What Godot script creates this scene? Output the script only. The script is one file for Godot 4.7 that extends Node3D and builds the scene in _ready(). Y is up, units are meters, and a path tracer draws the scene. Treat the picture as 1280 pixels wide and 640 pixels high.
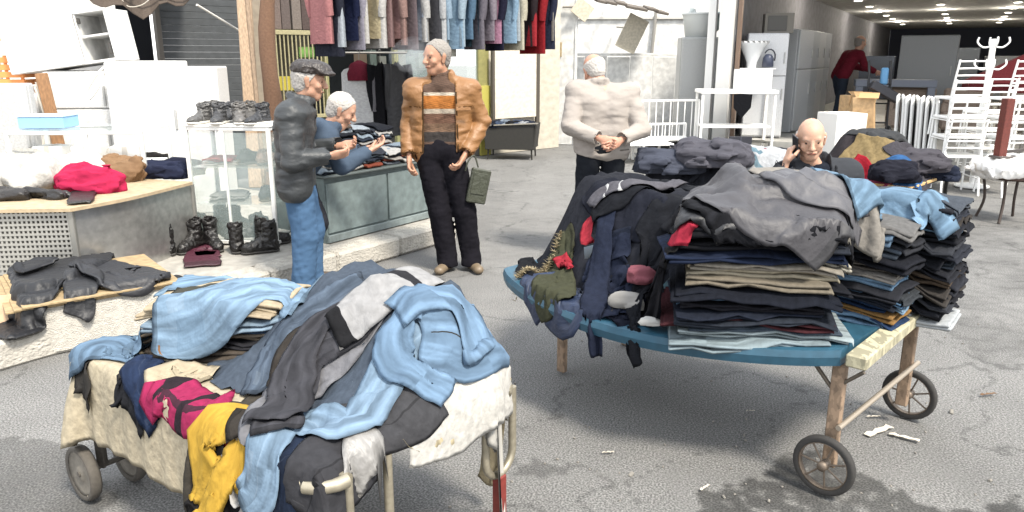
extends Node3D
# A second-hand clothes market in a lane: two carts heaped with clothes, stalls on a raised pavement, a furniture hall behind.

const EYE := 1.60        # camera height above the lane, metres
const FOCAL := 950.0     # focal length in photo pixels
const PITCH := 14.63     # camera tilt down, degrees

var rng := RandomNumberGenerator.new()
var taken := {}
var mats := {}
var tex := {}
const NTH := ["first", "second", "third", "fourth", "fifth", "sixth", "seventh", "eighth", "ninth", "tenth"]
var T0 := 0


func _ready() -> void:
	T0 = Time.get_ticks_msec()
	rng.seed = 11
	# --- camera, sky, sun, exposure
	var cam := Camera3D.new()
	cam.name = "camera"
	add_child(cam)
	cam.position = Vector3(0, EYE, 0)
	cam.rotation_degrees = Vector3(-PITCH, 0, 0)
	cam.fov = rad_to_deg(2.0 * atan(320.0 / FOCAL))
	cam.near = 0.05
	cam.far = 400.0
	cam.current = true
	var env := Environment.new()
	env.background_mode = Environment.BG_SKY
	var sm := ProceduralSkyMaterial.new()
	sm.sky_top_color = Color(0.86, 0.885, 0.92)
	sm.sky_horizon_color = Color(0.95, 0.95, 0.95)
	sm.sky_curve = 0.25
	sm.ground_bottom_color = Color(0.42, 0.41, 0.40)
	sm.ground_horizon_color = Color(0.75, 0.74, 0.72)
	sm.sky_energy_multiplier = 0.82
	var sky := Sky.new()
	sky.sky_material = sm
	env.sky = sky
	env.tonemap_mode = Environment.TONE_MAPPER_LINEAR
	env.tonemap_exposure = 4.5
	env.volumetric_fog_enabled = true
	env.volumetric_fog_density = 0.0
	env.sdfgi_enabled = true
	env.ssao_enabled = true
	env.ssil_enabled = true
	var we := WorldEnvironment.new()
	we.name = "environment"
	we.environment = env
	add_child(we)
	var sun := DirectionalLight3D.new()
	sun.name = "sun"
	add_child(sun)
	sun.rotation_degrees = Vector3(-54, 38, 0)   # from the camera's side, high, a little behind
	sun.light_energy = 0.5
	sun.light_angular_distance = 11.0
	sun.light_color = Color(1.0, 0.97, 0.92)
	sun.shadow_enabled = true
	# --- setting, then things, small things last
	make_textures()
	make_setting()
	stage("setting")
	make_left_cart()
	stage("left cart")
	make_right_cart()
	stage("right cart")
	make_people()
	stage("people")
	make_pavement_stalls()
	stage("stalls")
	make_back_left()
	stage("back left")
	make_hanging_clothes()
	stage("hanging clothes")
	make_back_middle()
	make_hall()
	stage("hall")
	make_low_tables()
	stage("low tables")
	make_litter()
	stage("done")


func stage(what: String) -> void:
	print("%6.1f s  %s" % [(Time.get_ticks_msec() - T0) / 1000.0, what])


# ---------------------------------------------------------------- positions
func ray(px: float, py: float) -> Vector3:
	var p := deg_to_rad(PITCH)
	var v := (320.0 - py) / FOCAL
	return Vector3((px - 640.0) / FOCAL, v * cos(p) - sin(p), -(cos(p) + v * sin(p)))


func on(px: float, py: float, h := 0.0) -> Vector3:      # the point of the level h that the pixel looks at
	var r := ray(px, py)
	return Vector3(0, EYE, 0) + r * ((h - EYE) / r.y)


func away(px: float, py: float, d: float) -> Vector3:    # the point d metres down the lane
	var r := ray(px, py)
	return Vector3(0, EYE, 0) + r * (d / -r.z)


# ---------------------------------------------------------------- nodes
func numbered(called: String) -> String:
	if not taken.has(called):
		taken[called] = 0
		return called
	taken[called] += 1
	return "%s_%03d" % [called, taken[called]]


func tag(o: Node3D, label: String, category: String, group := "") -> Node3D:
	o.set_meta("label", label)
	o.set_meta("category", category)
	if group != "":
		o.set_meta("group", group)
	return o


func thing(called: String, label: String, category: String, at := Vector3.ZERO, turn := 0.0, group := "") -> Node3D:
	var o := Node3D.new()
	o.name = numbered(called)
	add_child(o)
	o.position = at
	o.rotation_degrees.y = turn
	o.set_meta("kind", "thing")
	return tag(o, label, category, group)


func part(called: String, mesh: Mesh, m: Material, parent: Node) -> MeshInstance3D:
	var o := MeshInstance3D.new()
	o.name = called if parent != self else numbered(called)
	o.mesh = mesh
	o.material_override = m
	parent.add_child(o, true)
	return o


func structure(called: String, mesh: Mesh, m: Material) -> MeshInstance3D:
	var o := part(called, mesh, m, self)
	o.set_meta("kind", "structure")
	return o


func copy(o: Node3D, at: Vector3, turn: float, label := "") -> Node3D:
	var c: Node3D = o.duplicate()
	var stem := String(o.name)
	c.name = numbered(stem)
	add_child(c)
	c.position = at
	c.rotation_degrees.y = turn
	if label != "":
		c.set_meta("label", label)
	return c


# ---------------------------------------------------------------- shapes
class Bag:
	var v := PackedVector3Array()
	var n := PackedVector3Array()
	var uv := PackedVector2Array()
	var ix := PackedInt32Array()

	func vert(p: Vector3, nn: Vector3, t := Vector2.ZERO) -> int:
		v.append(p)
		n.append(nn)
		uv.append(t)
		return v.size() - 1

	func tri(a: int, b: int, c: int) -> void:
		var g := (v[c] - v[a]).cross(v[b] - v[a])
		if g.dot(n[a] + n[b] + n[c]) < 0.0:
			ix.append_array(PackedInt32Array([a, c, b]))
		else:
			ix.append_array(PackedInt32Array([a, b, c]))

	func face(ps: Array, out: Vector3) -> void:      # flat convex polygon, out = a direction it faces
		var nn: Vector3 = (ps[1] - ps[0]).cross(ps[2] - ps[0]).normalized()
		if nn.dot(out) < 0.0:
			nn = -nn
		var ax := nn.cross(Vector3.UP if absf(nn.y) < 0.9 else Vector3.RIGHT).normalized()
		var ay := nn.cross(ax)
		var first := v.size()
		for p in ps:
			vert(p, nn, Vector2(ax.dot(p), ay.dot(p)))
		for k in range(2, ps.size()):
			tri(first, first + k - 1, first + k)

	func box(c: Vector3, s: Vector3, b := Basis.IDENTITY, bev := 0.004) -> Bag:
		var h := s * 0.5
		var e := minf(bev, minf(h.x, minf(h.y, h.z)) * 0.45)
		var i := h - Vector3(e, e, e)
		for ax in 3:
			var o1 := (ax + 1) % 3
			var o2 := (ax + 2) % 3
			for sg in [-1.0, 1.0]:
				var q := []
				for k in [[-1, -1], [1, -1], [1, 1], [-1, 1]]:
					var p := Vector3.ZERO
					p[ax] = h[ax] * sg
					p[o1] = i[o1] * k[0]
					p[o2] = i[o2] * k[1]
					q.append(c + b * p)
				var d := Vector3.ZERO
				d[ax] = sg
				face(q, b * d)
			if e > 0.0:
				for s1 in [-1.0, 1.0]:
					for s2 in [-1.0, 1.0]:
						var q2 := []
						for k in [[-1, 0], [1, 0], [1, 1], [-1, 1]]:
							var p := Vector3.ZERO
							p[ax] = i[ax] * k[0]
							p[o1] = (h[o1] if k[1] == 0 else i[o1]) * s1
							p[o2] = (i[o2] if k[1] == 0 else h[o2]) * s2
							q2.append(c + b * p)
						var d2 := Vector3.ZERO
						d2[o1] = s1
						d2[o2] = s2
						face(q2, b * d2)
		if e > 0.0:
			for sx in [-1.0, 1.0]:
				for sy in [-1.0, 1.0]:
					for sz in [-1.0, 1.0]:
						face([c + b * Vector3(h.x * sx, i.y * sy, i.z * sz), c + b * Vector3(i.x * sx, h.y * sy, i.z * sz), c + b * Vector3(i.x * sx, i.y * sy, h.z * sz)], b * Vector3(sx, sy, sz))
		return self

	func bar(a: Vector3, b: Vector3, w: float, t: float, bev := 0.003) -> Bag:   # square bar from a to b
		var y := (b - a).normalized()
		var x := y.cross(Vector3.FORWARD if absf(y.z) < 0.9 else Vector3.RIGHT).normalized()
		return box((a + b) * 0.5, Vector3(w, (b - a).length(), t), Basis(x, y, x.cross(y)), bev)

	func tube(ps: Array, r, sides := 10, flat := 1.0) -> Bag:      # r: a number or one per point
		var m := ps.size()
		var side := Vector3.ZERO
		var first := v.size()
		var run := 0.0
		for k in m:
			var p: Vector3 = ps[k]
			var t: Vector3 = (ps[mini(k + 1, m - 1)] - ps[maxi(k - 1, 0)]).normalized()
			if k == 0:
				side = t.cross(Vector3.UP if absf(t.y) < 0.9 else Vector3.RIGHT).normalized()
			else:
				run += p.distance_to(ps[k - 1])
				side = (side - t * side.dot(t)).normalized()
			var up := side.cross(t)
			var rr: float = r[k] if r is Array else r
			for s in sides + 1:
				var a := TAU * s / sides
				var d := side * cos(a) + up * sin(a) * flat
				vert(p + d * rr, d.normalized(), Vector2(s * 1.0 / sides * TAU * rr, run))
		for k in m - 1:
			for s in sides:
				var a := first + k * (sides + 1) + s
				tri(a, a + 1, a + sides + 2)
				tri(a, a + sides + 2, a + sides + 1)
		for e in [0, m - 1]:
			var q := []
			for s in sides:
				q.append(v[first + e * (sides + 1) + s])
			face(q, (ps[0] - ps[1]) if e == 0 else (ps[m - 1] - ps[m - 2]))
		return self

	func lathe(c: Vector3, prof: Array, sides := 20, b := Basis.IDENTITY) -> Bag:   # prof: Vector2(radius, height)
		var first := v.size()
		var m := prof.size()
		for k in m:
			var q: Vector2 = prof[k]
			var dq: Vector2 = prof[mini(k + 1, m - 1)] - prof[maxi(k - 1, 0)]
			for s in sides + 1:
				var a := TAU * s / sides
				var nn := Vector3(cos(a) * dq.y, -dq.x, sin(a) * dq.y).normalized()
				vert(c + b * Vector3(cos(a) * q.x, q.y, sin(a) * q.x), b * nn, Vector2(a * q.x, q.y))
		for k in m - 1:
			for s in sides:
				var a := first + k * (sides + 1) + s
				tri(a, a + 1, a + sides + 2)
				tri(a, a + sides + 2, a + sides + 1)
		return self

	func mesh() -> ArrayMesh:
		var am := ArrayMesh.new()
		if ix.is_empty():
			return am
		var a := []
		a.resize(Mesh.ARRAY_MAX)
		a[Mesh.ARRAY_VERTEX] = v
		a[Mesh.ARRAY_NORMAL] = n
		a[Mesh.ARRAY_TEX_UV] = uv
		a[Mesh.ARRAY_INDEX] = ix
		am.add_surface_from_arrays(Mesh.PRIMITIVE_TRIANGLES, a)
		return am


func bbox(c: Vector3, s: Vector3, bev := 0.004) -> ArrayMesh:
	return Bag.new().box(c, s, Basis.IDENTITY, bev).mesh()


func arc(c: Vector3, u: Vector3, w: Vector3, a0: float, a1: float, k: int) -> Array:   # points of an arc, angles in degrees
	var q := []
	for i in k + 1:
		var a := deg_to_rad(lerpf(a0, a1, i * 1.0 / k))
		q.append(c + u * cos(a) + w * sin(a))
	return q


func smooth_path(ps: Array, per := 6) -> Array:
	var q := []
	var m := ps.size()
	for k in m - 1:
		for i in per:
			q.append(ps[k].cubic_interpolate(ps[k + 1], ps[maxi(k - 1, 0)], ps[mini(k + 2, m - 1)], i * 1.0 / per))
	q.append(ps[m - 1])
	return q


# ---------------------------------------------------------------- textures and materials
func noise(sd: int, freq: float, oct := 4, kind := FastNoiseLite.TYPE_SIMPLEX_SMOOTH) -> FastNoiseLite:
	var f := FastNoiseLite.new()
	f.seed = sd
	f.frequency = freq
	f.noise_type = kind
	f.fractal_octaves = oct
	return f


func grey_tex(sd: int, freq: float, size: int, lo: float, hi: float, oct := 4, kind := FastNoiseLite.TYPE_SIMPLEX_SMOOTH) -> ImageTexture:
	var im := noise(sd, freq, oct, kind).get_seamless_image(size, size, false, false, 0.15)
	im.convert(Image.FORMAT_L8)
	var d := im.get_data()
	for i in d.size():
		d[i] = int(lerpf(lo, hi, d[i] / 255.0) * 255.0)
	return ImageTexture.create_from_image(Image.create_from_data(size, size, false, Image.FORMAT_L8, d))


func normal_tex(sd: int, freq: float, size: int, depth: float, oct := 4, kind := FastNoiseLite.TYPE_SIMPLEX_SMOOTH) -> ImageTexture:
	var im := noise(sd, freq, oct, kind).get_seamless_image(size, size, false, false, 0.15)
	im.convert(Image.FORMAT_RGBA8)
	im.bump_map_to_normal_map(depth)
	return ImageTexture.create_from_image(im)


func make_textures() -> void:
	tex.cloth = grey_tex(3, 0.03, 512, 0.84, 1.0, 5)
	var tw := noise(14, 0.02, 5)
	var it := Image.create(256, 256, false, Image.FORMAT_L8)
	for y in 256:
		for x in 256:
			it.set_pixel(x, y, Color.from_hsv(0, 0, clampf(0.84 + tw.get_noise_2d(x * 0.5, y * 3.5) * 0.26, 0.0, 1.0)))
	tex.twill = ImageTexture.create_from_image(it)
	tex.speck = grey_tex(5, 0.20, 512, 0.34, 1.0, 4)
	tex.dirt = grey_tex(6, 0.022, 512, 0.80, 1.0, 6)
	tex.rough = grey_tex(7, 0.02, 256, 0.55, 1.0, 4)
	tex.crease = normal_tex(8, 0.018, 512, 9.0, 4)
	tex.weave = normal_tex(9, 0.30, 256, 3.0, 2)
	tex.bumps = normal_tex(10, 0.09, 512, 6.0, 4)
	# wood grain: noise stretched along one axis
	var g := noise(12, 0.02, 4)
	var im := Image.create(128, 512, false, Image.FORMAT_L8)
	for y in 512:
		for x in 128:
			var q := g.get_noise_2d(x * 9.0, y * 0.7) * 0.5 + 0.5
			im.set_pixel(x, y, Color.from_hsv(0, 0, clampf(0.72 + q * 0.32, 0.0, 1.0)))
	tex.grain = ImageTexture.create_from_image(im)
	# stripes of paint left on worn timber: patches with hard borders
	var w := noise(13, 0.03, 5)
	var im2 := Image.create(256, 256, false, Image.FORMAT_L8)
	for y in 256:
		for x in 256:
			im2.set_pixel(x, y, Color.from_hsv(0, 0, 1.0 if w.get_noise_2d(x, y * 0.4) > -0.05 else 0.78))
	tex.chips = ImageTexture.create_from_image(im2)


func shade(c: Color) -> Color:       # photo colour (sRGB, as exposed) to the base colour of the thing
	var l := c.srgb_to_linear()
	var k := 0.46
	l = l.lerp(Color(l.get_luminance(), l.get_luminance(), l.get_luminance()), 0.12)
	return Color(clampf(l.r * k, 0.007, 0.8), clampf(l.g * k, 0.007, 0.8), clampf(l.b * k, 0.007, 0.8)).linear_to_srgb()


func hard(hex: String, rough := 0.6, metal := 0.0, map := "", scale := 1.0, bump := "", depth := 1.0) -> StandardMaterial3D:
	var key := "%s|%s|%s|%s|%s|%s|%s" % [hex, rough, metal, map, scale, bump, depth]
	if mats.has(key):
		return mats[key]
	var m := StandardMaterial3D.new()
	m.resource_name = "paint_" + hex
	m.albedo_color = Color(hex)
	m.roughness = rough
	m.metallic = metal
	m.uv1_scale = Vector3(scale, scale, scale)
	m.uv1_triplanar = map != "grain"
	if map != "":
		m.albedo_texture = tex[map]
	if bump != "":
		m.normal_enabled = true
		m.normal_texture = tex[bump]
		m.normal_scale = depth
	mats[key] = m
	return m


func cloth_mat(hex: String, kind := "cotton") -> StandardMaterial3D:
	var key := "cloth|" + hex + "|" + kind
	if mats.has(key):
		return mats[key]
	var m := StandardMaterial3D.new()
	m.resource_name = kind + "_" + hex
	m.albedo_color = shade(Color(hex))
	m.roughness = 0.92
	m.albedo_texture = tex.twill if kind == "denim" else null if kind in ["worn", "hide", "satin"] else tex.cloth
	m.uv1_scale = Vector3(1.6, 1.6, 1) if kind == "denim" else Vector3(2.2, 2.2, 1)
	m.normal_enabled = true
	m.normal_texture = tex.crease
	m.normal_scale = 0.42
	if kind == "leather":
		m.roughness = 0.46
		m.normal_scale = 0.45
	elif kind == "puffer":
		m.roughness = 0.55
	elif kind == "satin":
		m.roughness = 0.58
		m.normal_scale = 0.25
	elif kind == "hide":       # smooth leather as worn
		m.roughness = 0.52
		m.normal_scale = 0.30
	elif kind == "worn":
		m.normal_scale = 0.14
	if kind in ["cotton", "denim", "knit", "worn"]:
		m.metallic_specular = 0.22
	mats[key] = m
	return m


func glass_mat() -> StandardMaterial3D:
	if not mats.has("glass"):
		var m := StandardMaterial3D.new()
		m.resource_name = "glass"
		m.transparency = BaseMaterial3D.TRANSPARENCY_ALPHA
		m.albedo_color = Color(0.86, 0.93, 0.92, 0.12)
		m.roughness = 0.03
		mats.glass = m
	return mats.glass


# ---------------------------------------------------------------- cloth: garments fall on what lies below them
class Field:      # heights of what already lies there, on a grid
	var x0: float
	var z0: float
	var c: float
	var nx: int
	var nz: int
	var h := PackedFloat32Array()
	var table := 0.5
	var grain := 0.024      # spacing of the cloth laid on it

	func hit(eye: Vector3, r: Vector3, guess: float) -> Vector3:      # where a line of sight meets what lies there
		var t := 0.8
		while t < 14.0:
			var p := eye + r * t
			if p.y < at(p.x, p.z):
				break
			t += 0.012
		var q := eye + r * t
		if q.y < table + 0.12 and guess > table + 0.12:
			return eye + r * ((guess - eye.y) / r.y)
		if q.y < table - 0.03 or t >= 14.0:
			# beyond the edge: as far out as the cloth hangs down there
			q = eye + r * ((table - eye.y) / r.y)
			var flat := Vector3(r.x, 0, r.z)
			var slope := -r.y / flat.length()
			flat = flat.normalized()
			var out := 0.0
			while at(q.x, q.z) < table - 0.05 and out < 0.7:
				q += flat * 0.01
				out += 0.01
			q -= flat * out * (slope * 0.68 if out < 0.7 else 1.0)
		return q

	func _init(a: Vector2, b: Vector2, cell: float, level: float) -> void:
		x0 = a.x
		z0 = a.y
		c = cell
		nx = int((b.x - a.x) / cell) + 2
		nz = int((b.y - a.y) / cell) + 2
		h.resize(nx * nz)
		h.fill(level)

	func at(x: float, z: float) -> float:
		var fx := clampf((x - x0) / c, 0.0, nx - 1.001)
		var fz := clampf((z - z0) / c, 0.0, nz - 1.001)
		var i := int(fx)
		var j := int(fz)
		fx -= i
		fz -= j
		var k := j * nx + i
		return (h[k] * (1.0 - fx) + h[k + 1] * fx) * (1.0 - fz) + (h[k + nx] * (1.0 - fx) + h[k + nx + 1] * fx) * fz

	func lift(x: float, z: float, y: float) -> void:
		var i := int(round((x - x0) / c))
		var j := int(round((z - z0) / c))
		if i >= 0 and j >= 0 and i < nx and j < nz:
			var k := j * nx + i
			if y > h[k]:
				h[k] = y

	func fill(poly: PackedVector2Array, y: float) -> void:
		for j in nz:
			for i in nx:
				if h[j * nx + i] < y and Geometry2D.is_point_in_polygon(Vector2(x0 + i * c, z0 + j * c), poly):
					h[j * nx + i] = y

	func soft(x: float, z: float, r: float) -> float:
		var s := at(x, z) * 2.0
		for k in 6:
			s += at(x + cos(k * 1.047) * r, z + sin(k * 1.047) * r)
		return s / 8.0


class Sheet:      # a settled grid of points
	var nu: int
	var nv: int
	var p: PackedVector3Array
	var nn: PackedVector3Array
	var uv: PackedVector2Array
	var t: float

	func refine() -> void:      # four-point subdivision along both directions
		var mu := nu * 2 - 1
		var q := PackedVector3Array()
		q.resize(mu * nv)
		for j in nv:
			for i in nu:
				q[j * mu + i * 2] = p[j * nu + i]
				if i < nu - 1:
					var a := p[j * nu + maxi(i - 1, 0)]
					var d := p[j * nu + mini(i + 2, nu - 1)]
					q[j * mu + i * 2 + 1] = (p[j * nu + i] + p[j * nu + i + 1]) * 0.5625 - (a + d) * 0.0625
		var mv := nv * 2 - 1
		var r := PackedVector3Array()
		r.resize(mu * mv)
		for i in mu:
			for j in nv:
				r[j * 2 * mu + i] = q[j * mu + i]
				if j < nv - 1:
					var a := q[maxi(j - 1, 0) * mu + i]
					var d := q[mini(j + 2, nv - 1) * mu + i]
					r[(j * 2 + 1) * mu + i] = (q[j * mu + i] + q[(j + 1) * mu + i]) * 0.5625 - (a + d) * 0.0625
		p = r
		nu = mu
		nv = mv

	func normals() -> void:
		nn = PackedVector3Array()
		nn.resize(nu * nv)
		for j in nv:
			for i in nu:
				var du := p[j * nu + mini(i + 1, nu - 1)] - p[j * nu + maxi(i - 1, 0)]
				var dv := p[mini(j + 1, nv - 1) * nu + i] - p[maxi(j - 1, 0) * nu + i]
				nn[j * nu + i] = du.cross(dv).normalized()

	func shell(i0: int, i1: int, j0: int, j1: int, up: float, down: float) -> ArrayMesh:   # a cushion-edged slice of the sheet
		var w := i1 - i0 + 1
		var hh := j1 - j0 + 1
		var v := PackedVector3Array()
		var n := PackedVector3Array()
		var t2 := PackedVector2Array()
		var ix := PackedInt32Array()
		for side in 2:
			for j in hh:
				for i in w:
					var k := (j + j0) * nu + i + i0
					var e := mini(mini(i, w - 1 - i), mini(j, hh - 1 - j))
					var f := 0.0 if e == 0 else (0.72 if e == 1 else 1.0)
					var off := f * (up if side == 0 else -down)
					v.append(p[k] + nn[k] * off)
					var q := nn[k] if side == 0 else -nn[k]
					if e == 0:
						var c := p[(mini(maxi(j, 1), hh - 2) + j0) * nu + mini(maxi(i, 1), w - 2) + i0]
						q = ((p[k] - c).normalized() + q * 0.35).normalized()
					n.append(q)
					t2.append(uv[k])
		for side in 2:
			var o := side * w * hh
			for j in hh - 1:
				for i in w - 1:
					var a := o + j * w + i
					if side == 0:
						ix.append_array(PackedInt32Array([a, a + w, a + 1, a + 1, a + w, a + w + 1]))
					else:
						ix.append_array(PackedInt32Array([a, a + 1, a + w, a + 1, a + w + 1, a + w]))
		var am := ArrayMesh.new()
		var arr := []
		arr.resize(Mesh.ARRAY_MAX)
		arr[Mesh.ARRAY_VERTEX] = v
		arr[Mesh.ARRAY_NORMAL] = n
		arr[Mesh.ARRAY_TEX_UV] = t2
		arr[Mesh.ARRAY_INDEX] = ix
		am.add_surface_from_arrays(Mesh.PRIMITIVE_TRIANGLES, arr)
		return am


func world_points(f: Field, pts: Array) -> Array:       # pixels to points on what lies there, or on the table's level beyond its edge
	var q := []
	for a in pts:
		q.append(f.hit(Vector3(0, EYE, 0), ray(a[0], a[1]), a[2]))
	return q


func drape(f: Field, spine: Array, widths: Array, o := {}) -> Sheet:
	# spine: points in plan; the cloth starts flat above what lies there and falls
	var cell: float = o.get("cell", f.grain)
	var t: float = o.get("t", 0.008)
	var slack: float = o.get("slack", 1.07)
	var across_slack: float = o.get("across", maxf(slack * 1.06, 1.16))      # folds run lengthwise
	var crumple: float = o.get("crumple", 0.02)
	var steps: int = o.get("steps", 95)
	var bend: float = o.get("bend", 0.10)
	var dense := smooth_path(spine, 12)
	var lens := PackedFloat32Array([0.0])
	for k in range(1, dense.size()):
		var e: Vector3 = dense[k] - dense[k - 1]
		e.y = 0
		lens.append(lens[k - 1] + e.length())
	var total := lens[lens.size() - 1]
	var wmax := 0.0
	for w in widths:
		wmax = maxf(wmax, w)
	var nu := maxi(5, int(total * slack / cell) + 1)
	var nv := maxi(5, int(wmax * across_slack / cell) + 1)
	var P := PackedVector3Array()
	P.resize(nu * nv)
	var uv := PackedVector2Array()
	uv.resize(nu * nv)
	var sd := rng.randi() % 10000
	var nz := noise(sd, o.get("freq", 7.0), 2)
	var seg := 0
	var rag: float = o.get("rag", 0.009)
	for i in nu:
		var s := total * i / (nu - 1)
		while seg < lens.size() - 2 and lens[seg + 1] < s:
			seg += 1
		var q := (s - lens[seg]) / maxf(lens[seg + 1] - lens[seg], 1e-5)
		var c: Vector3 = dense[seg].lerp(dense[seg + 1], q)
		var d: Vector3 = dense[mini(seg + 4, dense.size() - 1)] - dense[maxi(seg - 3, 0)]
		d.y = 0
		d = d.normalized()
		var across := Vector3(-d.z, 0, d.x)
		var wf: float = (widths.size() - 1.0) * i / (nu - 1)
		var wk := mini(int(wf), widths.size() - 2) if widths.size() > 1 else 0
		var w: float = lerpf(widths[wk], widths[mini(wk + 1, widths.size() - 1)], wf - wk)
		for j in nv:
			var u := (j * 1.0 / (nv - 1) - 0.5)
			var x := c + across * w * u + d * rag * nz.get_noise_2d(w * u * 0.8 + 40.0, 3.0 * signf(i - nu * 0.5)) * 2.5
			x += across * rag * nz.get_noise_2d(s * 0.6, 9.0 * signf(u)) * 2.0
			x.y = f.soft(x.x, x.z, 0.05) + 0.03 + t + absf(nz.get_noise_2d(x.x * 2.0, x.z * 2.0)) * crumple * 4.0 + nz.get_noise_2d(s * 0.55, w * u * 3.2 + 30.0) * 0.03
			P[j * nu + i] = x
			uv[j * nu + i] = Vector2(s, w * u) + Vector2(sd % 97, sd % 89) * 0.13
	# links
	var A := PackedInt32Array()
	var B := PackedInt32Array()
	var R := PackedFloat32Array()
	var K := PackedFloat32Array()
	for j in nv:
		for i in nu:
			for l in [[1, 0, 1.0], [0, 1, 1.0], [1, 1, 0.5], [-1, 1, 0.5], [2, 0, bend * 3.0], [0, 2, bend]]:
				var i2: int = i + l[0]
				var j2: int = j + l[1]
				if i2 < 0 or i2 >= nu or j2 >= nv:
					continue
				var a := j * nu + i
				var b := j2 * nu + i2
				var dx := P[a] - P[b]
				dx.y = 0.0
				A.append(a)
				B.append(b)
				R.append(dx.length() * (slack if l[1] == 0 else across_slack if l[0] == 0 else (slack + across_slack) * 0.5))
				K.append(l[2] * 0.5)
	var V := PackedVector3Array()
	V.resize(P.size())
	var links := A.size()
	var pts := P.size()
	var cc := f.c
	var fh := f.h
	var fx0 := f.x0
	var fz0 := f.z0
	var fnx := f.nx
	var fnz := f.nz
	var tt := t * 0.6 + 0.004
	var pin: int = o.get("pin", 0)       # rows held where they start (tucked in or tied)
	var held := P.duplicate()
	for j in nv:
		for i in mini(pin, nu):
			held[j * nu + i].y = f.at(held[j * nu + i].x, held[j * nu + i].z) + t
	for it in steps:
		for k in pts:
			var vel := V[k] * 0.95
			vel.y -= 0.0022
			V[k] = P[k]
			P[k] += vel
		for rep in 3:
			for k in links:
				var a := A[k]
				var b := B[k]
				var d := P[b] - P[a]
				var l := d.length()
				if l > 1e-6:
					d *= (l - R[k]) / l * K[k]
					P[a] += d
					P[b] -= d
		for j in (nv if pin > 0 else 0):
			for i in mini(pin, nu):
				P[j * nu + i] = held[j * nu + i]
		for k in pts:
			var x := P[k]
			var gx := clampf((x.x - fx0) / cc, 1.0, fnx - 2.01)
			var gz := clampf((x.z - fz0) / cc, 1.0, fnz - 2.01)
			var i := int(gx)
			var j := int(gz)
			gx -= i
			gz -= j
			var q := j * fnx + i
			var h00 := fh[q]
			var h10 := fh[q + 1]
			var h01 := fh[q + fnx]
			var h11 := fh[q + fnx + 1]
			var top := (h00 * (1.0 - gx) + h10 * gx) * (1.0 - gz) + (h01 * (1.0 - gx) + h11 * gx) * gz + tt
			if x.y < top:
				var sx := ((h10 - h00) * (1.0 - gz) + (h11 - h01) * gz) / cc
				var sz := ((h01 - h00) * (1.0 - gx) + (h11 - h10) * gx) / cc
				var g := 1.0 + sx * sx + sz * sz
				var pen := minf((top - x.y) / g, 0.05)
				x += Vector3(-sx * pen, pen, -sz * pen)
				if g < 14.0:      # cloth grips cloth
					x.x = lerpf(x.x, V[k].x, 0.55)
					x.z = lerpf(x.z, V[k].z, 0.55)
				P[k] = x
				V[k] = (x - V[k]) * 0.05
			else:
				V[k] = x - V[k]
	var sh := Sheet.new()
	sh.nu = nu
	sh.nv = nv
	sh.p = P
	sh.t = t
	sh.uv = uv
	if cell > 0.017:
		sh.refine()
		# texture coordinates of the finer grid
		var uv2 := PackedVector2Array()
		uv2.resize(sh.nu * sh.nv)
		for j in sh.nv:
			for i in sh.nu:
				var a := uv[(j / 2) * nu + i / 2]
				var b := uv[mini((j + 1) / 2, nv - 1) * nu + mini((i + 1) / 2, nu - 1)]
				uv2[j * sh.nu + i] = (a + b) * 0.5
		sh.uv = uv2
	sh.normals()
	# a sheet made right to left faces down: turn it over
	var updown := 0.0
	for k in sh.nn.size():
		updown += sh.nn[k].y
	if updown < 0.0:
		for j in sh.nv:
			for i in sh.nu / 2:
				var a := j * sh.nu + i
				var b := j * sh.nu + sh.nu - 1 - i
				var tp := sh.p[a]
				sh.p[a] = sh.p[b]
				sh.p[b] = tp
				var tu := sh.uv[a]
				sh.uv[a] = sh.uv[b]
				sh.uv[b] = tu
		sh.normals()
	for k in sh.p.size():
		f.lift(sh.p[k].x, sh.p[k].z, sh.p[k].y + t * 0.6)
	return sh


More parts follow.
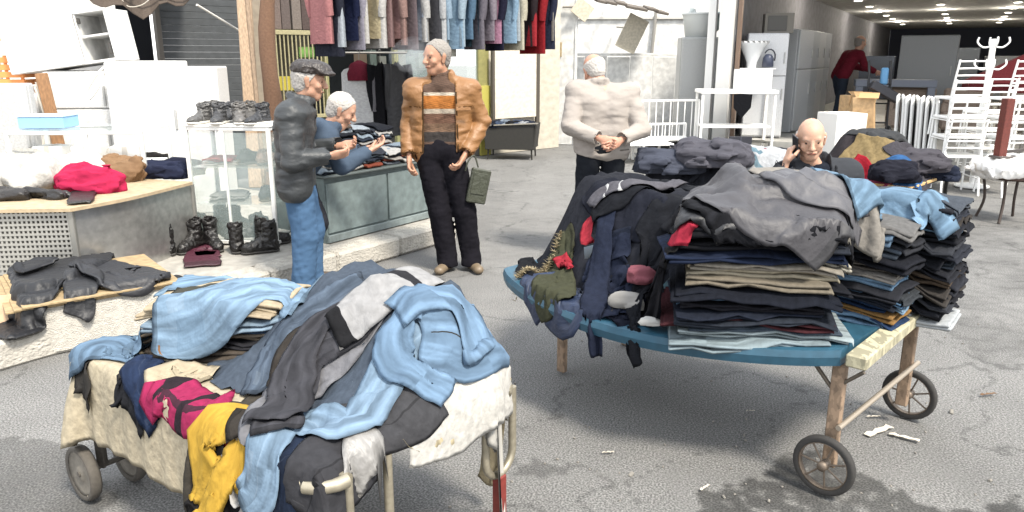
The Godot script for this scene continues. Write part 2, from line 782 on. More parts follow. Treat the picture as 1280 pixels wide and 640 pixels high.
# One garment lying about. arms: further strips (sleeves, a second leg) that fall after the body.
func garment(f: Field, called: String, label: String, category: String, pts: Array, widths: Array, hex: String, kind := "cotton", o := {}) -> Node3D:
	var r := thing(called, label, category, Vector3.ZERO, 0.0, o.get("group", ""))
	var m := cloth_mat(hex, kind)
	if not o.has("t"):
		o.t = {"denim": 0.008, "leather": 0.010, "puffer": 0.022, "knit": 0.012}.get(kind, 0.007)
	var lead: String = o.get("body", "body")
	var sh := drape(f, world_points(f, pts), widths, o)
	part(lead, sh.shell(0, sh.nu - 1, 0, sh.nv - 1, sh.t * 0.5, sh.t * 0.5), m, r)
	for b in o.get("bands", []):      # [name, from, to along, from, to across, colour, kind]
		var i0 := int(b[1] * (sh.nu - 1))
		var i1 := maxi(i0 + 2, int(b[2] * (sh.nu - 1)))
		var j0 := int(b[3] * (sh.nv - 1))
		var j1 := maxi(j0 + 2, int(b[4] * (sh.nv - 1)))
		part(b[0], sh.shell(i0, mini(i1, sh.nu - 1), j0, mini(j1, sh.nv - 1), sh.t * 0.5 + 0.003, 0.0), cloth_mat(b[5], b[6] if b.size() > 6 else kind), r)
	# sewn details: waistband, side seam and hem of trousers; zip and hem of jackets
	var c := Color(hex)
	var dk := c.darkened(0.22).to_html(false)
	var lt := c.lightened(0.10).to_html(false)
	var sew := []
	if category in ["jeans", "trousers"]:
		sew = [["waistband", 0.0, 0.045, 0.0, 1.0, dk], ["side_seam", 0.05, 0.97, 0.47, 0.5, lt if kind == "denim" else dk], ["hem", 0.97, 1.0, 0.0, 1.0, dk], ["pocket", 0.07, 0.19, 0.62, 0.9, lt]]
	elif category in ["jacket", "coat", "parka"]:
		sew = [["zip", 0.04, 0.96, 0.48, 0.5, "55534f"], ["hem_band", 0.94, 1.0, 0.0, 1.0, dk], ["pocket_flap", 0.55, 0.62, 0.64, 0.9, dk]]
	for b in sew:
		var i0 := int(b[1] * (sh.nu - 1))
		var i1 := mini(sh.nu - 1, maxi(i0 + 2, int(b[2] * (sh.nu - 1))))
		var j0 := int(b[3] * (sh.nv - 1))
		var j1 := mini(sh.nv - 1, maxi(j0 + 2, int(b[4] * (sh.nv - 1))))
		if i1 - i0 >= 2 and j1 - j0 >= 2:
			part(b[0], sh.shell(i0, i1, j0, j1, sh.t * 0.5 + 0.0022, 0.0), cloth_mat(b[5], kind), r)
	for a in o.get("arms", []):       # [name, points, widths]
		var o2 := o.duplicate()
		o2.erase("bands")
		o2.pin = 3
		var s2 := drape(f, world_points(f, a[1]), a[2], o2)
		part(a[0], s2.shell(0, s2.nu - 1, 0, s2.nv - 1, sh.t * 0.5, sh.t * 0.5), m, r)
	return r


# A garment folded flat: several soft layers, lying on what is below.
func folded(f: Field, called: String, label: String, category: String, at: Vector3, yaw: float, w: float, d: float, t: float, layers: int, hex: String, kind := "cotton", group := "") -> Node3D:
	var r := thing(called, label, category, Vector3.ZERO, 0.0, group)
	var bas := Basis(Vector3.UP, deg_to_rad(yaw))
	var m := cloth_mat(hex, kind)
	var nz := noise(rng.randi() % 10000, 5.0, 2)
	w *= rng.randf_range(0.86, 1.06)
	d *= rng.randf_range(0.9, 1.05)
	t *= rng.randf_range(0.65, 1.55)
	at += Vector3(rng.randf_range(-0.022, 0.022), 0, rng.randf_range(-0.012, 0.012))
	var sagx := rng.randf_range(0.0, 0.022)
	var lt := t / layers
	var ou := edge_steps(w, lt, 7)
	var ov := edge_steps(d, lt, 5)
	var base := PackedFloat32Array()
	base.resize(ou.size() * ov.size())
	for j in ov.size():
		for i in ou.size():
			var q := at + bas * Vector3(ou[i][0] - w * 0.5, 0, ov[j][0] - d * 0.5)
			base[j * ou.size() + i] = f.at(q.x, q.z) - sagx * pow(absf(ou[i][0] / w * 2.0 - 1.0), 3.0)
	# stiff enough to bridge gaps: close to the level of its higher parts
	var order := PackedFloat32Array()
	for j in 7:
		for i in 9:
			var q := at + bas * Vector3(w * (i / 8.0 - 0.5), 0, d * (j / 6.0 - 0.5)) * 0.85
			order.append(f.at(q.x, q.z))
	order.sort()
	var high := order[int(order.size() * 0.6)]
	for k in base.size():
		base[k] = lerpf(clampf(base[k], high - 0.09, high + 0.03), high, 0.62)
	var b := Bag.new()
	var nu := ou.size()
	var off := Vector2(rng.randf(), rng.randf()) * 9.0
	for l in layers:
		var sx := rng.randf_range(-0.010, 0.010)
		var sz := rng.randf_range(-0.008, 0.008)
		var ww := rng.randf_range(0.975, 1.02)
		for side in 2:
			var first := b.v.size()
			for j in ov.size():
				for i in nu:
					var e: float = minf(ou[i][1], ov[j][1])
					var lx: float = (ou[i][0] - w * 0.5) * ww + sx
					var lz: float = (ov[j][0] - d * 0.5) * ww + sz
					var wob := nz.get_noise_3d(lx * 1.3, lz * 1.3, l * 0.12) * 0.016
					var edge := nz.get_noise_3d(lx * 0.6, lz * 0.6, 5.0 + l * 0.4) * 0.016
					var y := base[j * nu + i] + wob + lt * (l + 0.5) + (0.5 if side == 0 else -0.5) * lt * 0.97 * e
					var q := at + bas * Vector3(lx * (1.0 + edge), 0, lz * (1.0 + edge))
					q.y = y
					var out := bas * Vector3((lx / w * 2.0) * (1.0 - ou[i][1]), (1.0 if side == 0 else -1.0) * maxf(e, 0.05), (lz / d * 2.0) * (1.0 - ov[j][1]))
					b.vert(q, out.normalized(), Vector2(lx, lz + l * 0.31) + off)
			for j in ov.size() - 1:
				for i in nu - 1:
					var a := first + j * nu + i
					b.tri(a, a + 1, a + nu + 1)
					b.tri(a, a + nu + 1, a + nu)
	part("cloth", b.mesh(), m, r)
	var k := int(w / f.c * 1.4)
	var k2 := int(d / f.c * 1.4)
	for j in k2 + 1:
		for i in k + 1:
			var q := at + bas * Vector3(w * (i * 1.0 / k - 0.5), 0, d * (j * 1.0 / k2 - 0.5))
			var bi := int(clampf(i * 1.0 / k * (nu - 1), 0, nu - 1))
			var bj := int(clampf(j * 1.0 / k2 * (ov.size() - 1), 0, ov.size() - 1))
			f.lift(q.x, q.z, base[bj * nu + bi] + t)
	return r


func edge_steps(w: float, lt: float, inner: int) -> Array:     # [place, fullness 0..1]
	var r := lt * 0.55
	var q := [[0.0, 0.0], [r * 0.12, 0.48], [r * 0.45, 0.84], [r, 1.0]]
	for k in range(1, inner):
		q.append([lerpf(r, w - r, k * 1.0 / inner), 1.0])
	for k in 4:
		q.append([w - q[3 - k][0], q[3 - k][1]])
	return q


# What lies at the bottom of a heap and cannot be told apart: one wrinkled mass.
func heap(f: Field, called: String, label: String, category: String, lo: Vector2, hi: Vector2, top: Callable, hex: String, parent: Node = null) -> MeshInstance3D:
	var cell := 0.03
	var nu := int((hi.x - lo.x) / cell) + 1
	var nv := int((hi.y - lo.y) / cell) + 1
	var b := Bag.new()
	var nz := noise(rng.randi() % 1000, 6.0, 3)
	var ys := PackedFloat32Array()
	for j in nv:
		for i in nu:
			var x := lo.x + i * cell
			var z := lo.y + j * cell
			var y: float = top.call(x, z)
			if f.at(x, z) < f.table - 0.06:
				y = 0.0
			if y > 0.004:
				y += nz.get_noise_2d(x, z) * minf(y, 0.035)
			ys.append(f.at(x, z) + y if y > 0.004 else -1.0)
	var id := PackedInt32Array()
	id.resize(nu * nv)
	for j in nv:
		for i in nu:
			var k := j * nu + i
			id[k] = -1
			if ys[k] > 0.0:
				var x1 := ys[j * nu + mini(i + 1, nu - 1)]
				var x2 := ys[j * nu + maxi(i - 1, 0)]
				var z1 := ys[mini(j + 1, nv - 1) * nu + i]
				var z2 := ys[maxi(j - 1, 0) * nu + i]
				var c := ys[k]
				var nn := Vector3((x2 if x2 > 0 else c - 0.02) - (x1 if x1 > 0 else c - 0.02), cell * 2.0, (z2 if z2 > 0 else c - 0.02) - (z1 if z1 > 0 else c - 0.02)).normalized()
				id[k] = b.vert(Vector3(lo.x + i * cell, c, lo.y + j * cell), nn, Vector2(i, j) * cell)
	for j in nv - 1:
		for i in nu - 1:
			var a := id[j * nu + i]
			var a1 := id[j * nu + i + 1]
			var a2 := id[(j + 1) * nu + i]
			var a3 := id[(j + 1) * nu + i + 1]
			if a >= 0 and a1 >= 0 and a3 >= 0:
				b.tri(a, a1, a3)
			if a >= 0 and a3 >= 0 and a2 >= 0:
				b.tri(a, a3, a2)
	for k in b.v.size():
		f.lift(b.v[k].x, b.v[k].z, b.v[k].y)
		f.lift(b.v[k].x + 0.015, b.v[k].z, b.v[k].y)
		f.lift(b.v[k].x, b.v[k].z + 0.015, b.v[k].y)
		f.lift(b.v[k].x + 0.015, b.v[k].z + 0.015, b.v[k].y)
	var o := part(called, b.mesh(), cloth_mat(hex), self)
	o.set_meta("kind", "stuff")
	tag(o, label, category)
	return o


# ---------------------------------------------------------------- bodies: joined tapered capsules meshed as one surface
class Flesh:
	var lo: Vector3
	var c: float
	var nx: int
	var ny: int
	var nz: int
	var d := PackedFloat32Array()

	func _init(a: Vector3, b: Vector3, cell: float) -> void:
		lo = a
		c = cell
		nx = int((b.x - a.x) / cell) + 2
		ny = int((b.y - a.y) / cell) + 2
		nz = int((b.z - a.z) / cell) + 2
		d.resize(nx * ny * nz)
		d.fill(1.0)

	# tapered capsule from a to b; sq squeezes space (1, 1, 0.7 = flatter front to back); k = softness of the join; cut = carve instead
	func bone(a: Vector3, b: Vector3, ra: float, rb: float, k := 0.03, sq := Vector3.ONE, cut := false) -> void:
		var m := maxf(ra, rb) + k + c * 2.0
		var isq := Vector3(1.0 / sq.x, 1.0 / sq.y, 1.0 / sq.z)
		var mm := Vector3(m, m, m) * Vector3(maxf(sq.x, 0.2), maxf(sq.y, 0.2), maxf(sq.z, 0.2))
		var p0 := a.min(b) - mm
		var p1 := a.max(b) + mm
		var i0 := maxi(0, int((p0.x - lo.x) / c))
		var i1 := mini(nx - 1, int((p1.x - lo.x) / c) + 1)
		var j0 := maxi(0, int((p0.y - lo.y) / c))
		var j1 := mini(ny - 1, int((p1.y - lo.y) / c) + 1)
		var k0 := maxi(0, int((p0.z - lo.z) / c))
		var k1 := mini(nz - 1, int((p1.z - lo.z) / c) + 1)
		var ba := (b - a) * isq
		var l2 := maxf(ba.length_squared(), 1e-9)
		var sc := minf(sq.x, minf(sq.y, sq.z))
		for z in range(k0, k1 + 1):
			for y in range(j0, j1 + 1):
				var at := (z * ny + y) * nx
				for x in range(i0, i1 + 1):
					var pa := (lo + Vector3(x, y, z) * c - a) * isq
					var h := clampf(pa.dot(ba) / l2, 0.0, 1.0)
					var q := ((pa - ba * h).length() - lerpf(ra, rb, h)) * sc
					var e := d[at + x]
					if cut:
						d[at + x] = maxf(e, -q)
					elif q < e + k and k > 0.0:
						var w := clampf(0.5 + 0.5 * (e - q) / k, 0.0, 1.0)
						d[at + x] = lerpf(e, q, w) - k * w * (1.0 - w)
					elif q < e:
						d[at + x] = q

	func slice(p: Vector3, n: Vector3) -> void:      # keep what lies behind the plane
		var nn := n.normalized()
		for z in nz:
			for y in ny:
				var at := (z * ny + y) * nx
				for x in nx:
					var q := (lo + Vector3(x, y, z) * c - p).dot(nn)
					if q > d[at + x]:
						d[at + x] = q

	func carve(c0: Vector3, half: Vector3, bas: Basis) -> void:   # take a box away
		var inv := bas.inverse()
		var far := half.length() + c
		for z in nz:
			for y in ny:
				var at := (z * ny + y) * nx
				for x in nx:
					var p := lo + Vector3(x, y, z) * c - c0
					if p.length_squared() > far * far:
						continue
					p = (inv * p).abs() - half
					var q := -maxf(p.x, maxf(p.y, p.z))
					if q > d[at + x]:
						d[at + x] = q

	func ruffle(f: FastNoiseLite, amp: float, stretch := Vector3.ONE) -> void:   # folds of cloth
		for z in nz:
			for y in ny:
				var at := (z * ny + y) * nx
				for x in nx:
					var e := d[at + x]
					if e < 0.06 and e > -0.06:
						var p := (lo + Vector3(x, y, z) * c) * stretch
						d[at + x] = e + f.get_noise_3dv(p) * amp

	func surface_z(x: float, y: float, side: int) -> float:      # where the surface lies at x, y, seen from the front or the back
		var i := int(round((x - lo.x) / c))
		var j := int(round((y - lo.y) / c))
		if i < 0 or j < 0 or i >= nx or j >= ny:
			return 99.0
		for k in nz:
			var z := nz - 1 - k if side > 0 else k
			var q := d[(z * ny + j) * nx + i]
			if q < 0.0:
				return lo.z + z * c + signf(side) * minf(c, -q * -1.0 + c * 0.5)
		return 99.0

	func add_to(b: Bag, xf := Transform3D.IDENTITY) -> void:
		var ids := {}
		var sxy := nx
		var sz := nx * ny
		for z in nz - 1:
			for y in ny - 1:
				var at := (z * ny + y) * nx
				for x in nx - 1:
					var k := at + x
					var a0 := d[k]
					# quick reject
					if a0 > c * 6.0 or a0 < -c * 6.0:
						continue
					var v := [a0, d[k + 1], d[k + sxy], d[k + sxy + 1], d[k + sz], d[k + sz + 1], d[k + sz + sxy], d[k + sz + sxy + 1]]
					var neg := 0
					for q in v:
						if q < 0.0:
							neg += 1
					if neg == 0 or neg == 8:
						continue
					var s := Vector3.ZERO
					var m := 0
					for e in [[0, 1], [2, 3], [4, 5], [6, 7], [0, 2], [1, 3], [4, 6], [5, 7], [0, 4], [1, 5], [2, 6], [3, 7]]:
						var p: float = v[e[0]]
						var q: float = v[e[1]]
						if (p < 0.0) != (q < 0.0):
							var t := p / (p - q)
							var A := Vector3(e[0] & 1, (e[0] >> 1) & 1, e[0] >> 2)
							var B := Vector3(e[1] & 1, (e[1] >> 1) & 1, e[1] >> 2)
							s += A.lerp(B, t)
							m += 1
					var pos := lo + (Vector3(x, y, z) + s / m) * c
					var n := Vector3(v[1] + v[3] + v[5] + v[7] - v[0] - v[2] - v[4] - v[6], v[2] + v[3] + v[6] + v[7] - v[0] - v[1] - v[4] - v[5], v[4] + v[5] + v[6] + v[7] - v[0] - v[1] - v[2] - v[3])
					ids[k] = b.vert(xf * pos, xf.basis * n.normalized(), Vector2(pos.x + pos.z * 0.6, pos.y))
		for k in ids:
			var x: int = k % nx
			var y: int = (k / nx) % ny
			var z: int = k / sz
			if x == 0 or y == 0 or z == 0:
				continue
			var i0: int = ids[k]
			var s := d[k] < 0.0
			for ax in 3:
				var step: int = [1, nx, sz][ax]
				if (d[k + step] < 0.0) == s:
					continue
				var u: int = [nx, sz, 1][ax]
				var w: int = [sz, 1, nx][ax]
				if ids.has(k - u) and ids.has(k - w) and ids.has(k - u - w):
					var q1: int = ids[k - u]
					var q2: int = ids[k - u - w]
					var q3: int = ids[k - w]
					if s:
						b.ix.append_array(PackedInt32Array([i0, q2, q1, i0, q3, q2]))
					else:
						b.ix.append_array(PackedInt32Array([i0, q1, q2, i0, q2, q3]))


# ---------------------------------------------------------------- the lane and the raised pavement
func px_poly(pts: Array, h := 0.0) -> PackedVector2Array:
	var q := PackedVector2Array()
	for a in pts:
		var w := on(a[0], a[1], h)
		q.append(Vector2(w.x, w.z))
	return q


func ground_texture() -> ImageTexture:
	# 16 x 16 m of old asphalt: pale dust, worn patches, damp oil stains with ragged borders
	var n := 800
	var im := Image.create(n, n, false, Image.FORMAT_RGB8)
	var big := noise(21, 0.35, 3)
	var mid := noise(22, 1.6, 4)
	var warp := noise(23, 3.5, 4)
	var cracks := noise(24, 1.1, 3)
	cracks.fractal_type = FastNoiseLite.FRACTAL_RIDGED
	var crack := noise(25, 0.55, 5)
	var damp := px_poly([[862, 650], [905, 612], [950, 585], [1000, 558], [1050, 566], [1085, 590], [1110, 612], [1150, 628], [1210, 632], [1290, 628], [1290, 720], [862, 720]])
	var mend := px_poly([[-60, 560], [20, 548], [70, 545], [105, 556], [118, 585], [122, 640], [122, 760], [-60, 760]])
	var earth := px_poly([[1120, 300], [1200, 262], [1290, 250], [1290, 470], [1240, 458], [1190, 420]])
	var dusty := px_poly([[590, 330], [640, 240], [690, 195], [800, 205], [780, 260], [700, 300], [650, 345]])
	for y in n:
		var wz := -16.0 + (y + 0.5) * 16.0 / n
		for x in n:
			var wx := -8.0 + (x + 0.5) * 16.0 / n
			var a := big.get_noise_2d(wx, wz)
			var b := mid.get_noise_2d(wx, wz)
			var v := 0.315 + a * 0.04 + b * 0.05
			var tint := Vector3(1.02, 1.0, 0.96)
			var q := Vector2(wx, wz) + Vector2(warp.get_noise_2d(wx, wz), warp.get_noise_2d(wx + 50.0, wz)) * 0.10
			if wz > -3.6 and wx > 0.3 and Geometry2D.is_point_in_polygon(q, damp):
				v = 0.105 + b * 0.05 + maxf(0.0, warp.get_noise_2d(wx * 3.0, wz * 3.0) - 0.12) * 0.5
				tint = Vector3(1.02, 1.0, 0.95)
			elif wz > -3.2 and wx < -0.9 and Geometry2D.is_point_in_polygon(q, mend):
				v = 0.19 + b * 0.05
			elif wx > 1.5 and Geometry2D.is_point_in_polygon(q, earth):
				v = 0.30 + b * 0.10 - maxf(0.0, cracks.get_noise_2d(wx * 3.0, wz * 4.0) - 0.2) * 0.11
			elif wz < -4.8 and Geometry2D.is_point_in_polygon(q, dusty):
				v += 0.05 - maxf(0.0, cracks.get_noise_2d(wx * 2.5, wz * 4.0) - 0.3) * 0.10
			if wz < -4.0:
				v -= maxf(0.0, cracks.get_noise_2d(wx * 2.5, wz * 2.5) - 0.45) * 0.09
			# hairline cracks and tar joints
			var cr := absf(crack.get_noise_2d(wx, wz))
			if cr < 0.012 + 0.006 * b:
				v *= 0.62
			v = clampf(v, 0.04, 0.46)
			im.set_pixel(x, y, Color(v * tint.x, v * tint.y, v * tint.z).linear_to_srgb())
	return ImageTexture.create_from_image(im)


func make_setting() -> void:
	var gm := StandardMaterial3D.new()
	gm.resource_name = "asphalt"
	gm.albedo_texture = ground_texture()
	gm.roughness = 0.93
	gm.detail_enabled = true
	gm.detail_blend_mode = BaseMaterial3D.BLEND_MODE_MUL
	gm.detail_uv_layer = BaseMaterial3D.DETAIL_UV_2
	gm.detail_albedo = tex.speck
	gm.uv2_scale = Vector3(0.9, 0.9, 1)
	var xs := PackedFloat32Array()
	var zs := PackedFloat32Array()
	for k in 20:
		xs.append(-120.0 * pow(1.0 - k / 20.0, 2.2) - 3.2)
	for k in 140:
		xs.append(-3.2 + k * 0.055)
	for k in 21:
		xs.append(4.5 + 115.0 * pow(k / 20.0, 2.2))
	for k in 20:
		zs.append(-150.0 * pow(1.0 - k / 20.0, 2.2) - 8.2)
	for k in 125:
		zs.append(-8.2 + k * 0.055)
	for k in 12:
		zs.append(-1.3 + 40.0 * pow(k / 11.0, 2.0))
	var rough := noise(31, 1.3, 3)
	var fine := noise(32, 9.0, 3)
	var b := Bag.new()
	var nu := xs.size()
	for z in zs:
		for x in xs:
			var y := rough.get_noise_2d(x, z) * 0.006 + fine.get_noise_2d(x, z) * 0.0035 - 0.006
			var e := 0.03
			var gx := (rough.get_noise_2d(x + e, z) - rough.get_noise_2d(x - e, z)) * 0.006 + (fine.get_noise_2d(x + e, z) - fine.get_noise_2d(x - e, z)) * 0.0035
			var gz := (rough.get_noise_2d(x, z + e) - rough.get_noise_2d(x, z - e)) * 0.006 + (fine.get_noise_2d(x, z + e) - fine.get_noise_2d(x, z - e)) * 0.0035
			b.vert(Vector3(x, y, z), Vector3(-gx, 2.0 * e, -gz).normalized(), Vector2((x + 8.0) / 16.0, (z + 16.0) / 16.0))
	for j in zs.size() - 1:
		for i in nu - 1:
			var a := j * nu + i
			b.ix.append_array(PackedInt32Array([a, a + 1, a + nu, a + 1, a + nu + 1, a + nu]))
	var am := ArrayMesh.new()
	var arr := []
	arr.resize(Mesh.ARRAY_MAX)
	arr[Mesh.ARRAY_VERTEX] = b.v
	arr[Mesh.ARRAY_NORMAL] = b.n
	arr[Mesh.ARRAY_TEX_UV] = b.uv
	var u2 := PackedVector2Array()
	for p in b.v:
		u2.append(Vector2(p.x, p.z))
	arr[Mesh.ARRAY_TEX_UV2] = u2
	arr[Mesh.ARRAY_INDEX] = b.ix
	am.add_surface_from_arrays(Mesh.PRIMITIVE_TRIANGLES, arr)
	structure("ground", am, gm)
	# raised pavement along the stalls, its kerb a rough concrete step
	var k0 := Vector3(-4.6, 0, -1.15)
	var k1 := on(572, 299)
	var along := (k1 - k0).normalized()
	var inward := Vector3(along.z, 0, -along.x)       # to the left, off the lane
	if inward.x > 0:
		inward = -inward
	var con := hard("b9b4aa", 0.92, 0.0, "dirt", 0.9, "bumps", 0.8)
	var pave := Bag.new()
	var e0 := k0 + inward * 0.24
	var e1 := k1 + inward * 0.24
	var e2 := k1 + inward * 9.0
	var e3 := k0 + inward * 9.0
	var up := Vector3(0, 0.15, 0)
	pave.face([e0 + up, e1 + up, e2 + up, e3 + up], Vector3.UP)
	pave.face([e1, e2, e2 + up, e1 + up], along)
	pave.face([e0, e1, e1 + up, e0 + up], -inward)
	structure("pavement", pave.mesh(), hard("a5a199", 0.92, 0.0, "dirt", 0.7))
	# kerb stones, uneven
	var kerb := Node3D.new()
	kerb.name = "kerb"
	kerb.set_meta("kind", "structure")
	add_child(kerb)
	var total := k0.distance_to(k1)
	var at := 0.0
	while at < total - 0.1:
		var l := minf(rng.randf_range(0.55, 0.8), total - at)
		var c := k0 + along * (at + l * 0.5) + inward * (0.12 + rng.randf_range(-0.008, 0.008))
		c.y = 0.078 + rng.randf_range(-0.006, 0.006)
		var bb := Basis(along, Vector3.UP, along.cross(Vector3.UP)).rotated(Vector3.UP, rng.randf_range(-0.012, 0.012))
		var bg := Bag.new().box(c, Vector3(l - 0.008, 0.165, 0.24), bb, 0.02)
		part("kerb_stone", bg.mesh(), con, kerb)
		at += l


# ---------------------------------------------------------------- the cart made from a tube bed frame
func make_left_cart() -> void:
	var B := Vector3(-0.48, 0, -1.68)
	var u := Vector3(-0.79, 0, -0.613)      # along the cart
	var w := Vector3(0.613, 0, -0.79)       # across it, away from the camera
	var L := 1.42
	var W := 0.82
	var H := 0.57
	var f := Field.new(Vector2(-2.3, -3.9), Vector2(0.7, -1.2), 0.022, 0.0)
	f.table = H
	f.grain = 0.0145
	f.fill(PackedVector2Array([v2(B), v2(B + w * W), v2(B + w * W + u * L), v2(B + u * L)]), H)
	var steel := hard("a79f8c", 0.42, 0.55, "dirt", 3.0)
	var t := thing("bed_frame_cart", "low cart made from a bent steel tube bed frame, under the beige sheet", "cart")
	# frame: a rounded rectangle of tube
	var path := []
	var r := 0.09
	for cnr in [[0.0, 0.0], [W, 0.0], [W, L], [0.0, L]]:
		var c: Vector3 = B + w * cnr[0] + u * cnr[1]
		var sw: float = 1.0 if cnr[0] == 0.0 else -1.0
		var su: float = 1.0 if cnr[1] == 0.0 else -1.0
		var q := []
		for k in 6:
			var a := deg_to_rad(90.0 * k / 5.0)
			q.append(c + w * sw * r * (1.0 - cos(a)) + u * su * r * (1.0 - sin(a)) + Vector3(0, H - 0.025, 0))
		if (sw > 0.0) == (su > 0.0):
			q.reverse()
		path.append_array(q)
	path.append(path[0])
	part("frame_tube", Bag.new().tube(path, 0.019, 12).mesh(), steel, t)
	var slat := hard("8f8778", 0.6, 0.3, "dirt", 2.0)
	for k in 7:
		var c := B + u * (0.12 + k * 0.2)
		part("slat", Bag.new().box(c + w * W * 0.5 + Vector3(0, H - 0.03, 0), Vector3(W - 0.03, 0.012, 0.05), Basis(w, Vector3.UP, w.cross(Vector3.UP)), 0.002).mesh(), slat, t)
	# hairpin legs at the end, each on a red post
	var red := hard("7c2f28", 0.6, 0.0, "dirt", 3.0)
	for s in [0.10, 0.66]:
		var c0: Vector3 = B + w * (s - 0.0) + u * 0.012
		var leg := []
		leg.append(c0 + Vector3(0, H - 0.02, 0))
		leg.append(c0 + Vector3(0, 0.36, 0))
		for p in arc(c0 + w * 0.07 + Vector3(0, 0.33, 0), -w * 0.07, Vector3(0, -0.07, 0), 0, 180, 10):
			leg.append(p)
		leg.append(c0 + w * 0.14 + Vector3(0, 0.36, 0))
		leg.append(c0 + w * 0.14 + Vector3(0, H - 0.02, 0))
		part("hairpin_leg", Bag.new().tube(leg, 0.0135, 10).mesh(), steel, t)
		part("red_post", Bag.new().box(c0 + w * 0.07 + Vector3(0, 0.128, 0), Vector3(0.036, 0.26, 0.036), Basis(w, Vector3.UP, w.cross(Vector3.UP)), 0.004).mesh(), red, t)
	# wheels at the other end
	var dark := hard("57524b", 0.85, 0.0, "dirt", 5.0)
	for s in [-0.01, 0.16, 0.72]:
		var hub: Vector3 = B + u * (L - 0.02) + w * s + Vector3(0, 0.108, 0)
		wheel(t, hub, w, 0.108, 0.042, dark, hard("8a847a", 0.6, 0.4, "dirt", 4.0), 0)
	part("axle", Bag.new().tube([B + u * (L - 0.02) + w * -0.03 + Vector3(0, 0.108, 0), B + u * (L - 0.02) + w * 0.75 + Vector3(0, 0.108, 0)], 0.011, 8).mesh(), dark, t)
	for s in [0.06, 0.66]:
		part("leg", Bag.new().bar(B + u * (L - 0.02) + w * s + Vector3(0, 0.10, 0), B + u * (L - 0.02) + w * s + Vector3(0, H - 0.03, 0), 0.03, 0.03).mesh(), dark, t)
	# the sheet over the bed
	var sp := [B + w * W * 0.42 + u * 0.05, B + w * W * 0.42 + u * L * 0.5, B + w * W * 0.42 + u * (L + 0.07)]
	var sh := drape(f, sp, [1.12, 1.12], {"cell": 0.04, "t": 0.006, "slack": 1.03, "across": 1.06, "crumple": 0.01, "steps": 150, "bend": 0.04})
	var sheet := part("bed_sheet", sh.shell(0, sh.nu - 1, 0, sh.nv - 1, 0.003, 0.003), cloth_mat("e9d9b8"), self)
	tag(sheet, "beige sheet spread over the bed frame cart and hanging down its side", "sheet")
	# the mass at the bottom of the pile
	var top := func(x: float, z: float) -> float:
		var q := Vector3(x, 0, z) - B
		var a := q.dot(u)
		var b := q.dot(w)
		var ea := smoothstep(-0.02, 0.20, a) * smoothstep(L - 0.45, L - 0.80, a)
		var eb := smoothstep(0.12, 0.62, b) * smoothstep(W + 0.02, W - 0.10, b)
		return 0.31 * ea * eb
	heap(f, "clothes_heap", "mixed trousers under the garments piled on the bed frame cart", "clothes", Vector2(-1.7, -3.3), Vector2(0.1, -1.6), top, "5e6b7c")
	# folded jeans and trousers in stacks at the far end
	var g1 := "jeans folded at the wheeled end of the bed frame cart"
	var yaw := -rad_to_deg(atan2(u.z, u.x))
	var back := [["7f9ec0", "denim"], ["b9d2e6", "denim"], ["49688f", "denim"], ["8fb2d0", "denim"], ["5a7ea6", "denim"], ["95b8d4", "denim"]]
	for k in back.size():
		var p := B + u * (L - 0.10 + rng.randf_range(-0.02, 0.02)) + w * (0.50 + rng.randf_range(-0.02, 0.02))
		folded(f, "folded_jeans", "blue jeans folded in the low stack at the cart's wheeled corner", "jeans", p, yaw + 78 + rng.randf_range(-7, 7), 0.36, 0.22, 0.026, 2, back[k][0], back[k][1], g1)
	var mid := [["6d6257", "cotton"], ["3c3c42", "cotton"], ["8a7d6c", "cotton"], ["4d6c92", "denim"], ["a9c6de", "denim"], ["d8c4a2", "cotton"], ["e6d2ae", "cotton"]]
	var ml := ["brown trousers folded under the tall stack on the sheet", "black trousers folded low in the tall stack", "taupe trousers folded in the tall stack", "dark blue jeans folded in the middle of the tall stack", "pale blue jeans folded below the cream trousers", "tan trousers folded under the cream ones", "cream trousers folded under the big faded jeans"]
	for k in mid.size():
		var p := B + u * (0.98 + rng.randf_range(-0.015, 0.015)) + w * (0.40 + rng.randf_range(-0.02, 0.02))
		folded(f, "folded_trousers" if mid[k][1] == "cotton" else "folded_jeans", ml[k], "trousers", p, yaw + 28 + rng.randf_range(-6, 6), 0.50, 0.30, 0.027, 2, mid[k][0], mid[k][1], "trousers in the tall stack")
	# laid and hanging garments, lowest first
	garment(f, "trousers", "charcoal trouser leg hanging off the cart corner above the wheels", "trousers", [[150, 428, 0.66], [115, 450, 0.58], [98, 470, 0.5]], [0.13, 0.11, 0.11], "4a4744", "cotton")
	garment(f, "jeans", "blue jeans drooping over the cart's wheeled corner under the folded stack", "jeans", [[190, 400, 0.68], [140, 430, 0.62], [105, 455, 0.5]], [0.2, 0.2], "86a8c8", "denim")
	garment(f, "trousers", "black trousers hanging flat over the beige sheet's edge", "trousers", [[205, 440, 0.66], [172, 478, 0.58], [152, 512, 0.5]], [0.20, 0.22, 0.20], "33343a", "cotton", {"steps": 60})
	garment(f, "trousers", "khaki grey trousers lying beside the black ones", "trousers", [[235, 410, 0.72], [200, 440, 0.66], [175, 470, 0.6]], [0.15, 0.14], "8d8377", "cotton")
	garment(f, "jeans", "dark navy jeans leg lying down over the black trousers", "jeans", [[185, 415, 0.72], [180, 445, 0.66], [192, 478, 0.6], [198, 502, 0.54]], [0.11, 0.11], "36496f", "denim")
	garment(f, "trousers", "cream corduroy trousers crumpled beneath the magenta shirt", "trousers", [[240, 420, 0.74], [215, 460, 0.66], [225, 485, 0.62]], [0.16, 0.18], "e4d2b0", "cotton")
